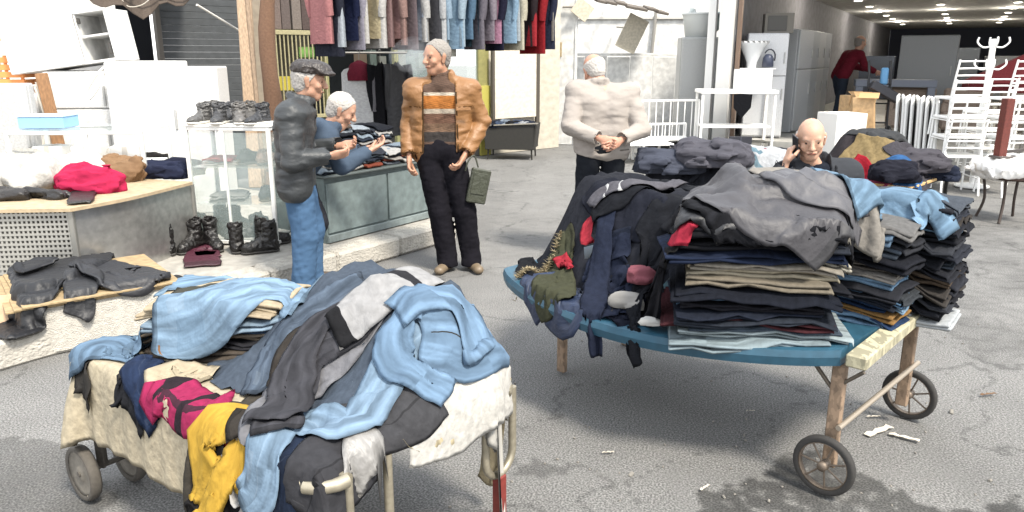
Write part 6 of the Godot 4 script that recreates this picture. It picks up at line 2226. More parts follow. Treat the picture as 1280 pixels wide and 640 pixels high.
func appliances() -> void:
	var PV := 0.15
	var base := func(px: float, d: float) -> Vector3:
		var p := away(px, 150, d)
		return Vector3(p.x, PV, p.z)
	appliance("white_freezer", "tall white freezer beside the glass table, cables in front of it", "freezer", base.call(193, 7.3), 14.0, Vector3(0.60, hy(76, 7.3) - PV, 0.6), "e7e6e3", 0.0)
	appliance("white_chest", "shorter white cabinet between the freezer and the shutter", "cabinet", base.call(255, 7.5), 10.0, Vector3(0.42, hy(83, 7.5) - PV, 0.55), "e7e6e3", 0.0)
	appliance("white_cooker", "white cooker body behind the brown board", "cooker", base.call(118, 7.4), 8.0, Vector3(0.56, hy(88, 7.4) - PV, 0.55), "e7e6e3", 0.75)
	appliance("grey_panel_unit", "light grey flat appliance panel beyond the fleece heap", "panel", base.call(8, 6.4), 8.0, Vector3(0.46, hy(104, 6.4) - PV, 0.10), "b9b9b8", 0.0)
	# cupboard lying askew on top, two open compartments
	var cp := thing("tilted_cupboard", "white cupboard lying tilted on the appliances, two open compartments", "cupboard", away(98, 84, 7.35), 4.0)
	cp.rotation_degrees = Vector3(0, 4, 8)
	var wm := hard("e7e6e3", 0.5, 0.0, "dirt", 0.6)
	var W := 0.95
	var H := 0.46
	var D := 0.5
	part("top_board", bbox(Vector3(0, H - 0.012, 0), Vector3(W, 0.024, D)), wm, cp)
	part("bottom_board", bbox(Vector3(0, 0.012, 0), Vector3(W, 0.024, D)), wm, cp)
	part("side_board", bbox(Vector3(-W * 0.5 + 0.01, H * 0.5, 0), Vector3(0.02, H - 0.05, D)), wm, cp)
	part("side_board", bbox(Vector3(W * 0.5 - 0.01, H * 0.5, 0), Vector3(0.02, H - 0.05, D)), wm, cp)
	part("middle_board", bbox(Vector3(W * 0.20, H * 0.5, 0), Vector3(0.018, H - 0.05, D - 0.01)), wm, cp)
	part("shelf_board", bbox(Vector3(W * 0.35, H * 0.52, -0.01), Vector3(W * 0.3 - 0.04, 0.02, D - 0.04)), wm, cp)
	part("back_board", bbox(Vector3(0, H * 0.5, -D * 0.5 + 0.006), Vector3(W - 0.04, H - 0.05, 0.010)), wm, cp)
	part("door", bbox(Vector3(-W * 0.15, H * 0.5, D * 0.5 + 0.010), Vector3(W * 0.69, H - 0.004, 0.018)), wm, cp)
	part("hinge", bbox(Vector3(W * 0.23, H * 0.82, D * 0.5 - 0.02), Vector3(0.02, 0.05, 0.03)), hard("4b4844", 0.4, 0.5), cp)
	part("hinge", bbox(Vector3(W * 0.44, H * 0.24, D * 0.5 - 0.06), Vector3(0.03, 0.10, 0.03)), hard("5b5854", 0.4, 0.5), cp)
	# things carrying it at the other end
	var cr := thing("orange_crate", "orange slatted plastic crate standing behind the grey panel", "crate", base.call(28, 7.3) + Vector3(0, hy(116, 7.3) - PV, 0), 6.0)
	var om := hard("d98b4e", 0.6)
	for k in 5:
		part("slat", bbox(Vector3(0, 0.035 + k * 0.066, 0.15), Vector3(0.30, 0.05, 0.014)), om, cr)
		part("slat", bbox(Vector3(-0.15, 0.035 + k * 0.066, 0), Vector3(0.014, 0.05, 0.29)), om, cr)
		part("slat", bbox(Vector3(0.15, 0.035 + k * 0.066, 0), Vector3(0.014, 0.05, 0.29)), om, cr)
	for q in [-0.13, 0.0, 0.13]:
		part("upright", bbox(Vector3(q, 0.17, 0.138), Vector3(0.03, 0.34, 0.012)), om, cr)
	var sup := appliance("white_washer", "white washing machine carrying the orange crate", "washing machine", base.call(28, 7.3), 6.0, Vector3(0.55, hy(116, 7.3) - PV, 0.5), "e7e6e3", 0.85)
	sup.set_meta("category", "washing machine")
	var bb := thing("brown_board", "narrow brown wooden board leaning upright among the white appliances", "board", base.call(68, 6.95), 0.0)
	part("plank", Bag.new().box(Vector3(0.02, 0.66, 0.02), Vector3(0.10, 1.32, 0.03), Basis.from_euler(Vector3(-0.06, 0.3, 0.10)), 0.004).mesh(), hard("9a7350", 0.8, 0.0, "grain", 2.0), bb)
	var ho := thing("grey_hose", "coiled pale hoses hanging beside the brown board", "hose", base.call(54, 6.95), 0.0)
	for k in 3:
		part("hose", Bag.new().tube(smooth_path([Vector3(-0.05 + k * 0.03, 0.0, 0.05), Vector3(-0.06 + k * 0.035, 0.5, 0.02), Vector3(0.02 + k * 0.02, 0.9, 0), Vector3(-0.03 + k * 0.02, 1.2 + 0.04 * k, 0.0)], 6), 0.012, 8).mesh(), hard("c4bdb0", 0.7), ho)
	# cream plank above
	var cpk := thing("cream_plank", "cream plank lying across behind the tilted cupboard", "board", away(10, 42, 7.6), 4.0)
	part("plank", bbox(Vector3(0, 0, 0), Vector3(0.75, 0.13, 0.25)), hard("d8c19c", 0.8, 0.0, "grain", 1.0), cpk)
	part("prop", bbox(Vector3(-0.2, -0.5, -0.05), Vector3(0.08, 0.87, 0.08)), hard("c9c2b6", 0.8), cpk)
	# cables and pipes hanging in front of the freezer
	var cab := thing("cable_bundle", "pale cable loop and two pipes hanging below the tilted cupboard", "cable")
	part("loop", Bag.new().tube(smooth_path([away(140, 76, 7.0), away(122, 92, 6.95), away(108, 116, 6.95), away(112, 124, 6.95), away(124, 108, 6.95), away(134, 84, 6.98), away(150, 80, 6.98), away(158, 92, 6.98), away(154, 98, 6.98)], 6), 0.010, 8).mesh(), hard("dcd9d2", 0.6), cab)
	part("pipe", Bag.new().tube([away(146, 80, 6.98), away(148, 150, 6.98)], 0.022, 8).mesh(), hard("c9c8c4", 0.5), cab)
	part("pipe", Bag.new().tube([away(136, 80, 6.98), away(138, 128, 6.98)], 0.014, 8).mesh(), hard("a9a8a6", 0.5), cab)
	# glass table with a blue box
	var tt := base.call(112, 6.2)
	var gt := thing("glass_table", "white framed glass table behind the fleece heap", "table", tt, 4.0)
	var th := hy(160, 6.2) - PV
	var fr := hard("d4d6d4", 0.4, 0.2)
	for x in [-0.5, 0.5]:
		for z in [-0.28, 0.28]:
			part("leg", bbox(Vector3(x, th * 0.5, z), Vector3(0.03, th, 0.03)), fr, gt)
	part("leg", bbox(Vector3(0.08, th * 0.5, 0.28), Vector3(0.03, th, 0.03)), fr, gt)
	for z in [-0.28, 0.28]:
		part("rail", bbox(Vector3(0, th - 0.015, z), Vector3(0.97, 0.026, 0.026)), fr, gt)
	part("glass_top", bbox(Vector3(0, th + 0.006, 0), Vector3(1.06, 0.010, 0.62), 0.0), glass_mat(), gt)
	part("lower_shelf", bbox(Vector3(0, th - 0.28, 0), Vector3(0.97, 0.012, 0.5)), hard("e6e6e4", 0.5), gt)
	var bx := thing("blue_box", "flat light blue cardboard box on the glass table", "box", tt + Vector3(-0.28, th + 0.012, 0.08), 4.0)
	part("carton", bbox(Vector3(0, 0.045, 0), Vector3(0.34, 0.085, 0.26)), hard("7fa6c6", 0.7), bx)
	part("lid", bbox(Vector3(0, 0.095, 0), Vector3(0.35, 0.012, 0.27)), hard("a9c2d4", 0.7), bx)
	for k in 3:
		var wx := thing("white_carton", ["white carton on the glass table's lower shelf next to the leg", "white carton in the middle of the lower shelf", "white carton at the shelf's far end"][k], "box", tt + Vector3(-0.30 + 0.3 * k, th - 0.274, 0.05), 4.0 + k * 5.0)
		part("carton", bbox(Vector3(0, 0.07, 0), Vector3(0.22, 0.14, 0.2)), hard("d9d7d2", 0.7), wx)
		part("tape", bbox(Vector3(0, 0.071, 0.0), Vector3(0.04, 0.144, 0.204), 0.001), hard("bcb8b0", 0.5), wx)


# ---------------------------------------------------------------- clothes on a rail
func hanging(label: String, category: String, at: Vector3, yaw: float, hex: String, wide: float, long: float, thick: float, sleeve: float, kind := "cotton", group := "", called := "hanging_shirt") -> Node3D:
	# at: the hook's end on the rail
	var o := thing(called, label, category, at, yaw, group)
	var b := Bag.new()
	var ph := rng.randf() * TAU
	var rows := 14
	var n := 28
	for j in rows + 1:
		var s := j * 1.0 / rows
		var y := -0.11 - long * s
		var wx := wide * 0.5 * (0.22 + 0.78 * smoothstep(0.0, 0.10, s)) * (1.0 + 0.10 * s)
		if j == 0:
			wx = wide * 0.12
		var tz := thick * 0.5 * (0.35 + 0.65 * smoothstep(0.0, 0.5, s))
		for i in n + 1:
			var a := TAU * i / n
			var fold := 1.0 + (0.35 * sin(a * 5.0 + ph + s * 1.5) + 0.2 * sin(a * 9.0 - ph)) * s
			var p := Vector3(cos(a) * wx * (1.0 + 0.05 * sin(a * 5.0 + ph) * s), y + 0.045 * (1.0 - absf(cos(a))) * (1.0 - s) * 0.0 - 0.05 * absf(cos(a)) * maxf(0.0, 1.0 - s * 6.0), sin(a) * tz * fold)
			b.vert(p, Vector3(cos(a) * tz, 0.0, sin(a) * wx).normalized(), Vector2(a / TAU * wide * 2.0, s * long))
	for j in rows:
		for i in n:
			var k := j * (n + 1) + i
			b.tri(k, k + 1, k + n + 2)
			b.tri(k, k + n + 2, k + n + 1)
	var m := cloth_mat(hex, kind)
	part("body", b.mesh(), m, o)
	if sleeve > 0.0:
		for s in [-1.0, 1.0]:
			var q := []
			var r := []
			for k in 7:
				var t := k / 6.0
				q.append(Vector3(s * (wide * 0.46 + 0.02 * sin(t * 3.0)), -0.15 - sleeve * t, 0.015 * sin(t * 5.0 + ph)))
				r.append(0.062 - 0.02 * t)
			part("sleeve", Bag.new().tube(q, r, 10, 0.7).mesh(), m, o)
	part("hanger_hook", Bag.new().tube(smooth_path([Vector3(0, -0.11, 0), Vector3(0, -0.04, 0), Vector3(0.02, -0.005, 0), Vector3(0, 0.018, 0), Vector3(-0.015, 0.004, 0)], 4), 0.0025, 5).mesh(), hard("8a8a88", 0.4, 0.6), o)
	return o


func make_hanging_clothes() -> void:
	var a := away(398, 60, 7.7)
	var c := away(684, 60, 8.9)
	a.y = 2.62
	c.y = 2.62
	var rail := thing("clothes_rail", "long steel clothes rail carried on brackets before the shop fronts", "rail")
	var sm := hard("8d8b86", 0.4, 0.6)
	part("rail", Bag.new().tube([a + (a - c).normalized() * 0.1, c + (c - a).normalized() * 0.1], 0.016, 8).mesh(), sm, rail)
	for q in [430.0, 520.0, 600.0, 650.0]:
		var t: float = (q - 398.0) / 286.0
		part("wall_bracket", Bag.new().tube([a.lerp(c, t), front_at(q) + Vector3(0, 3.1, 0)], 0.012, 8).mesh(), sm, rail)
	var cl := [["e79a9a", "salmon pink"], ["3a3d4c", "dark slate"], ["d8e2ec", "very pale blue"], ["242c4e", "navy"], ["b9b4c4", "lilac grey"], ["ece8e2", "off white"], ["e6d4a8", "cream and gold"], ["f0ece6", "white"], ["a98784", "mauve brown"], ["b58a86", "dusty rose"], ["c09a90", "pale rose brown"], ["86767a", "taupe"], ["b4c0d2", "blue striped"], ["e8e6e2", "plain white"], ["5a5a60", "black and white patterned"], ["e2e4e6", "cool white"], ["b4d2ea", "light blue"], ["a2c8e6", "sky blue"], ["c2dcee", "ice blue"], ["6a8fae", "mid blue"], ["3f5f70", "teal"], ["8a8490", "grey"], ["b0a4b0", "lilac"], ["d79ab8", "pink"], ["2c2c44", "dark navy"], ["a6cdec", "pale blue striped"], ["d4dfe6", "mist blue"], ["f0e8cc", "cream"], ["3c3236", "black"], ["d23440", "red"], ["b8242e", "deep red"], ["343a52", "ink blue"], ["b9b2a6", "beige grey"]]
	var face := rad_to_deg(atan2(-(c - a).z, (c - a).x)) + 90.0
	for k in cl.size():
		var t := (k + 0.5) / cl.size()
		var p := a.lerp(c, t) + Vector3(0, 0.018, 0)
		var low: float = hy(56 + 7 * sin(k * 1.9) + (8 if k in [1, 2, 29, 30] else 0), 8.2)
		var yaw := face + 14.0 * sin(k * 2.3) + 12.0
		hanging(cl[k][1] + " shirt hanging on the clothes rail", "shirt", p, yaw, cl[k][0], 0.40, p.y - 0.11 - low, 0.10 + 0.03 * sin(k * 3.1), 0.5 if k % 3 != 2 else 0.0, "cotton", "shirts on the rail")
	# longer pieces below the rail, on the shop front
	var lr := thing("lower_rail", "short rail under the shirts with a white dress and black coats", "rail")
	var b0 := away(418, 66, 8.6)
	var b1 := away(508, 66, 9.0)
	part("rail", Bag.new().tube([b0, b1], 0.012, 8).mesh(), sm, lr)
	for p in [b0, b1]:
		part("drop_rod", Bag.new().tube([p, p + Vector3(0, 1.0, -0.05)], 0.008, 6).mesh(), sm, lr)
	var dr := hanging("long white cotton dress with a maroon yoke hanging under the rail", "dress", b0.lerp(b1, 0.33) + Vector3(0, 0.02, 0.02), face - 96.0, "ffffff", 0.40, 0.82, 0.12, 0.0, "cotton", "", "white_dress")
	part("maroon_yoke", Bag.new().lathe(Vector3(0, -0.20, 0), [Vector2(0.02, 0.10), Vector2(0.10, 0.06), Vector2(0.15, -0.04), Vector2(0.155, -0.12)], 18, Basis.from_scale(Vector3(1.0, 1.0, 0.5))).mesh(), cloth_mat("7d2036", "knit"), dr)
	hanging("black long coat hanging beside the white dress", "coat", b0.lerp(b1, 0.62) + Vector3(0, 0.02, 0), face - 60.0, "1f2026", 0.34, 0.86, 0.12, 0.5, "cotton", "", "black_coat")
	hanging("black satin coat hanging at the end of the lower rail", "coat", b0.lerp(b1, 0.85) + Vector3(0, 0.02, -0.02), face - 66.0, "26262d", 0.34, 0.84, 0.12, 0.5, "leather", "", "black_coat")
	hanging("grey striped top hanging between the dress and the black coats", "top", b0.lerp(b1, 0.5) + Vector3(0, 0.02, -0.03), face - 20.0, "8d8a90", 0.30, 0.55, 0.10, 0.0, "cotton", "", "striped_shirt")
	var yt := hanging("white flowered towel hanging below the shirts", "towel", a.lerp(c, 0.52) + Vector3(0, 0.018, 0.05), face - 74.0, "f4efdc", 0.26, 0.92, 0.10, 0.0, "cotton", "", "white_towel")
	yt.set_meta("category", "towel")


# ---------------------------------------------------------------- across the lane: white doors, fridges, bed frame
func ground_at(px: float, d: float, y := 0.0) -> Vector3:
	var p := away(px, 150, d)
	return Vector3(p.x, y, p.z)


func make_back_middle() -> void:
	# tub table with jeans
	var tb := thing("black_tub_table", "black plastic tub on thin legs filled with folded jeans", "table", ground_at(640, 12.6), -8.0)
	var dk := hard("26241f", 0.6, 0.0, "dirt", 1.5)
	var b := Bag.new()
	for s in [-1.0, 1.0]:
		b.box(Vector3(s * 0.40, 0.36, 0), Vector3(0.03, 0.40, 0.6), Basis(Vector3.FORWARD, 0.12 * s), 0.006)
		b.box(Vector3(0, 0.36, s * 0.28), Vector3(0.80, 0.40, 0.03), Basis(Vector3.RIGHT, -0.08 * s), 0.006)
	b.box(Vector3(0, 0.17, 0), Vector3(0.74, 0.03, 0.52))
	part("tub", b.mesh(), dk, tb)
	for x in [-0.5, 0.5]:
		for z in [-0.26, 0.26]:
			part("leg", Bag.new().bar(Vector3(x * 0.72, 0, z), Vector3(x * 0.70, 0.2, z), 0.025, 0.025).mesh(), dk, tb)
	part("board", Bag.new().box(Vector3(0, 0.50, 0), Vector3(0.80, 0.02, 0.56)).mesh(), hard("8a7458", 0.8), tb)
	part("rim", Bag.new().box(Vector3(-0.02, 0.56, 0.30), Vector3(0.96, 0.02, 0.03), Basis(Vector3.FORWARD, -0.05), 0.004).mesh(), hard("8f8a80", 0.5, 0.4), tb)
	var o := ground_at(640, 12.6)
	var f := Field.new(Vector2(o.x - 1, o.z - 1), Vector2(o.x + 1, o.z + 1), 0.03, 0.51)
	var jc := ["2c3448", "4d6080", "9fb0c4", "22252e", "56688a", "c9ced6", "303a52"]
	for k in 28:
		var p := o + Vector3(-0.30 + (k % 7) * 0.10, 0, 0.14 - 0.28 * (k % 2))
		folded(f, "folded_jeans", ["dark navy", "mid blue", "pale blue", "black", "steel blue", "light grey", "indigo"][k % 7] + " jeans folded in the black tub", "jeans", p, 70.0 + rng.randf_range(-12, 12), 0.26, 0.13, 0.024, 1, jc[k % 7], "denim", "jeans in the black tub")
	# white metal doors
	var wd := hard("e6e5e1", 0.7, 0.0, "dirt", 0.5)
	var gate := thing("white_metal_gate", "tall white painted metal door leaf with a small wooden plaque", "gate", ground_at(698, 14.6), -14.0)
	part("leaf", bbox(Vector3(0, 1.5, 0), Vector3(0.58, 3.0, 0.05)), wd, gate)
	part("stile", bbox(Vector3(-0.31, 1.5, 0), Vector3(0.04, 3.0, 0.09)), wd, gate)
	part("stile", bbox(Vector3(0.31, 1.5, 0), Vector3(0.04, 3.0, 0.09)), wd, gate)
	part("plaque", bbox(Vector3(-0.02, hy(62, 14.6), 0.034), Vector3(0.14, 0.26, 0.02)), hard("b59f78", 0.7, 0.0, "grain", 2.0), gate)
	part("lock", bbox(Vector3(0.24, 1.05, 0.034), Vector3(0.05, 0.14, 0.02)), hard("6e6a64", 0.5, 0.4), gate)
	var wp := thing("white_wall_panel", "white painted sheet metal fence behind the man in grey", "fence", ground_at(780, 15.6), -4.0)
	for k in 6:
		part("sheet", bbox(Vector3(-1.05 + k * 0.45, 0.80 + 0.02 * (k % 2), 0.01 * (k % 3)), Vector3(0.44, 1.62, 0.025)), hard(["e4e3df", "dad9d5", "e0dfda"][k % 3], 0.6, 0.0, "dirt", 0.6), wp)
	part("rail", bbox(Vector3(0.05, 1.66, -0.02), Vector3(2.75, 0.05, 0.04)), wd, wp)
	var wb := thing("white_house", "white rendered house wall rising behind the fence", "building", ground_at(790, 17.5), -3.0)
	part("wall", bbox(Vector3(0.2, 2.6, -0.15), Vector3(4.6, 5.2, 0.3)), hard("ecebe7", 0.85, 0.0, "dirt", 0.5), wb)
	part("cornice", bbox(Vector3(0.2, hy(22, 17.4), 0.03), Vector3(4.6, 0.06, 0.06)), hard("c4c1ba", 0.85), wb)
	part("downpipe", Bag.new().tube([Vector3(0.35, 1.4, 0.08), Vector3(0.42, hy(15, 17.4), 0.08)], 0.035, 8).mesh(), hard("8d8a84", 0.6), wb)
	var lean := thing("cream_sheet", "cream board hanging tilted above the white fence", "board", away(790, 42, 15.2), 0.0)
	part("board", Bag.new().box(Vector3.ZERO, Vector3(0.42, 0.66, 0.03), Basis.from_euler(Vector3(0.1, 0.2, -0.42)), 0.004).mesh(), hard("cfc6b2", 0.75, 0.0, "dirt", 1.5), lean)
	part("bracket", Bag.new().tube([Vector3(0, 0.1, 0), Vector3(0, 0.2, -2.2)], 0.02, 6).mesh(), hard("8a857c", 0.6), lean)
	var lean2 := thing("cream_sheet", "narrow cream board tilted at the top of the metal door", "board", away(728, 12, 14.4), 0.0)
	part("board", Bag.new().box(Vector3.ZERO, Vector3(0.34, 0.30, 0.03), Basis.from_euler(Vector3(0.1, 0.2, -0.62)), 0.004).mesh(), hard("d3c9b4", 0.75, 0.0, "dirt", 1.5), lean2)
	part("bracket", Bag.new().tube([Vector3(0, 0.05, 0), Vector3(-0.35, 0.05, -0.1)], 0.02, 6).mesh(), hard("8a857c", 0.6), lean2)
	var rt := thing("roof_edge", "ragged dark roof edge over the white house wall", "roof", away(775, 2, 15.0), 0.0)
	for k in 9:
		part("tile", Bag.new().box(Vector3(-0.75 + k * 0.19, 0.10 - 0.035 * k + 0.02 * sin(k * 2.0), 0.0), Vector3(0.21, 0.05, 0.5), Basis.from_euler(Vector3(0.15, 0.05 * sin(k), -0.2)), 0.01).mesh(), hard("6a625a", 0.85, 0.0, "dirt", 2.0), rt)
	part("rafter", Bag.new().tube([Vector3(0, -0.02, 0), Vector3(0.1, 0.2, -2.4)], 0.03, 6).mesh(), hard("6a625a", 0.8), rt)
	# grey fridge with a tub of odds and ends on top
	var fg := appliance("grey_fridge", "scuffed grey fridge standing with a plastic tub on top", "fridge", ground_at(872, 13.6), -6.0, Vector3(0.78, hy(47, 13.6), 0.6), "a9aaa8", 0.0)
	fg.set_meta("category", "fridge")
	var tub := thing("plastic_tub", "pale grey plastic tub of odds and ends on the grey fridge", "tub", ground_at(868, 13.6, hy(47, 13.6)), 10.0)
	var tm := hard("c3c6c4", 0.5)
	part("shell", Bag.new().lathe(Vector3.ZERO, [Vector2(0.0, 0.0), Vector2(0.24, 0.0), Vector2(0.30, 0.36), Vector2(0.32, 0.37), Vector2(0.32, 0.40), Vector2(0.29, 0.39), Vector2(0.23, 0.03), Vector2(0.0, 0.03)], 20).mesh(), tm, tub)
	var jar := thing("plastic_can", "grey green plastic can sticking out of the tub", "can", ground_at(886, 13.6, hy(38, 13.6)), 0.0)
	part("can", Bag.new().lathe(Vector3(0, 0.12, 0), [Vector2(0.0, -0.14), Vector2(0.12, -0.14), Vector2(0.13, 0.1), Vector2(0.07, 0.2), Vector2(0.05, 0.28), Vector2(0.0, 0.28)], 16, Basis.from_euler(Vector3(0.2, 0, -0.7))).mesh(), hard("8fa09a", 0.5), jar)
	var sheet := thing("plastic_bag", "translucent grey bag stuffed into the tub", "bag", ground_at(866, 13.6, hy(40, 13.6)), 0.0)
	var fl := Flesh.new(Vector3(-0.3, -0.05, -0.3), Vector3(0.3, 0.45, 0.3), 0.025)
	fl.bone(Vector3(-0.1, 0.12, 0), Vector3(0.1, 0.16, 0), 0.13, 0.15, 0.03)
	fl.bone(Vector3(-0.08, 0.2, 0), Vector3(-0.12, 0.34, 0), 0.08, 0.05, 0.04)
	fl.ruffle(noise(91, 12.0, 3), 0.06)
	var fb := Bag.new()
	fl.add_to(fb)
	part("film", fb.mesh(), hard("b4bab6", 0.35), sheet)
	# white iron bed frame lying in front
	var bd := thing("white_bed_frame", "white iron bed frame with barred ends before the fence", "bed frame", ground_at(828, 12.4), 12.0)
	var wi := hard("f0efec", 0.5)
	for z in [0.0, 1.5]:
		var hi := 0.95 if z == 0.0 else 0.55
		for x in [-0.48, 0.48]:
			part("post", Bag.new().tube([Vector3(x, 0, -z * 0.3 + 0.3), Vector3(x, hi, -z * 0.3 + 0.3)], 0.018, 8).mesh(), wi, bd)
		part("top_rail", Bag.new().tube([Vector3(-0.48, hi, -z * 0.3 + 0.3), Vector3(0.48, hi, -z * 0.3 + 0.3)], 0.018, 8).mesh(), wi, bd)
		part("low_rail", Bag.new().tube([Vector3(-0.48, 0.34, -z * 0.3 + 0.3), Vector3(0.48, 0.34, -z * 0.3 + 0.3)], 0.014, 8).mesh(), wi, bd)
		for k in 7:
			var x := -0.36 + k * 0.12
			part("spindle", Bag.new().tube([Vector3(x, 0.34, -z * 0.3 + 0.3), Vector3(x, hi, -z * 0.3 + 0.3)], 0.008, 6).mesh(), wi, bd)
	part("mesh_base", bbox(Vector3(0, 0.33, 0.08), Vector3(0.94, 0.03, 0.42)), wi, bd)
	var bd2 := thing("white_bench", "long white slatted bed base beside the bed frame", "bed base", ground_at(800, 12.0), 8.0)
	for k in 5:
		part("slat", bbox(Vector3(0, 0.30, -0.3 + k * 0.13), Vector3(0.95, 0.03, 0.10)), wi, bd2)
	for x in [-0.44, 0.0, 0.44]:
		for z in [-0.32, 0.24]:
			part("leg", bbox(Vector3(x, 0.145, z), Vector3(0.04, 0.29, 0.04)), wi, bd2)
	var dm := thing("dark_pallet", "dark stack of iron bed bases under the white one", "pallet", ground_at(842, 12.9), 6.0)
	for k in 4:
		part("plank", bbox(Vector3(0, 0.04 + k * 0.07, 0), Vector3(1.0, 0.05, 0.5)), hard("4a4a48", 0.7), dm)
	# white table and chairs
	var tp := ground_at(917, 12.0)
	var tv := thing("white_table", "white kitchen table with thin legs before the fridges", "table", tp, -4.0)
	var ht := hy(114, 12.0)
	part("top", bbox(Vector3(0, ht, 0), Vector3(1.15, 0.05, 0.6)), wi, tv)
	for x in [-0.54, 0.54]:
		for z in [-0.26, 0.26]:
			part("leg", bbox(Vector3(x, ht * 0.5 - 0.015, z), Vector3(0.035, ht - 0.025, 0.035)), wi, tv)
	part("shelf", bbox(Vector3(0, ht * 0.52, 0), Vector3(1.04, 0.03, 0.5)), wi, tv)
	var rk := hard("55544f", 0.6, 0.3)
	for k in 2:
		var cr := thing("wire_rack", ["dark wire rack under the white table next to the bed frame", "dark wire rack under the white table below the carton"][k], "rack", tp + Vector3(-0.30 + k * 0.66, 0, 0.05), 0.0)
		for x in [-0.16, 0.16]:
			for z in [-0.14, 0.14]:
				part("upright", Bag.new().tube([Vector3(x, 0, z), Vector3(x, 0.34, z)], 0.009, 6).mesh(), rk, cr)
		for y in [0.12, 0.33]:
			part("shelf", bbox(Vector3(0, y, 0), Vector3(0.34, 0.015, 0.3)), rk, cr)
	var bkn := thing("black_cabinet", "black cabinet with a pointed hanging cloth under the white table", "cabinet", tp + Vector3(0.02, 0, 0.36), 0.0)
	part("box", bbox(Vector3(0, 0.22, 0), Vector3(0.34, 0.44, 0.06)), hard("24252e", 0.6), bkn)
	part("door_gap", bbox(Vector3(0, 0.22, 0.033), Vector3(0.012, 0.42, 0.006), 0.0), hard("4a4c58", 0.6), bkn)
	var pen := thing("black_pennant", "black pointed cloth hanging from the white table's edge", "cloth", tp + Vector3(0.02, ht - 0.03, 0.33), 0.0)
	var pb := Bag.new()
	for z in [-0.006, 0.006]:
		pb.face([Vector3(-0.14, 0, z), Vector3(0.14, 0, z), Vector3(0.13, -0.2, z), Vector3(0, -0.36, z), Vector3(-0.13, -0.2, z)], Vector3(0, 0, z))
	part("cloth", pb.mesh(), cloth_mat("25262c"), pen)
	var ctn := thing("white_carton", "square white carton on the white table", "box", tp + Vector3(0.25, ht + 0.026, -0.02), -8.0)
	part("carton", bbox(Vector3(0, 0.15, 0), Vector3(0.52, 0.30, 0.36)), hard("e4e3e0", 0.6), ctn)
	part("tape", bbox(Vector3(0, 0.151, 0), Vector3(0.06, 0.303, 0.364), 0.001), hard("d0cdc6", 0.5), ctn)


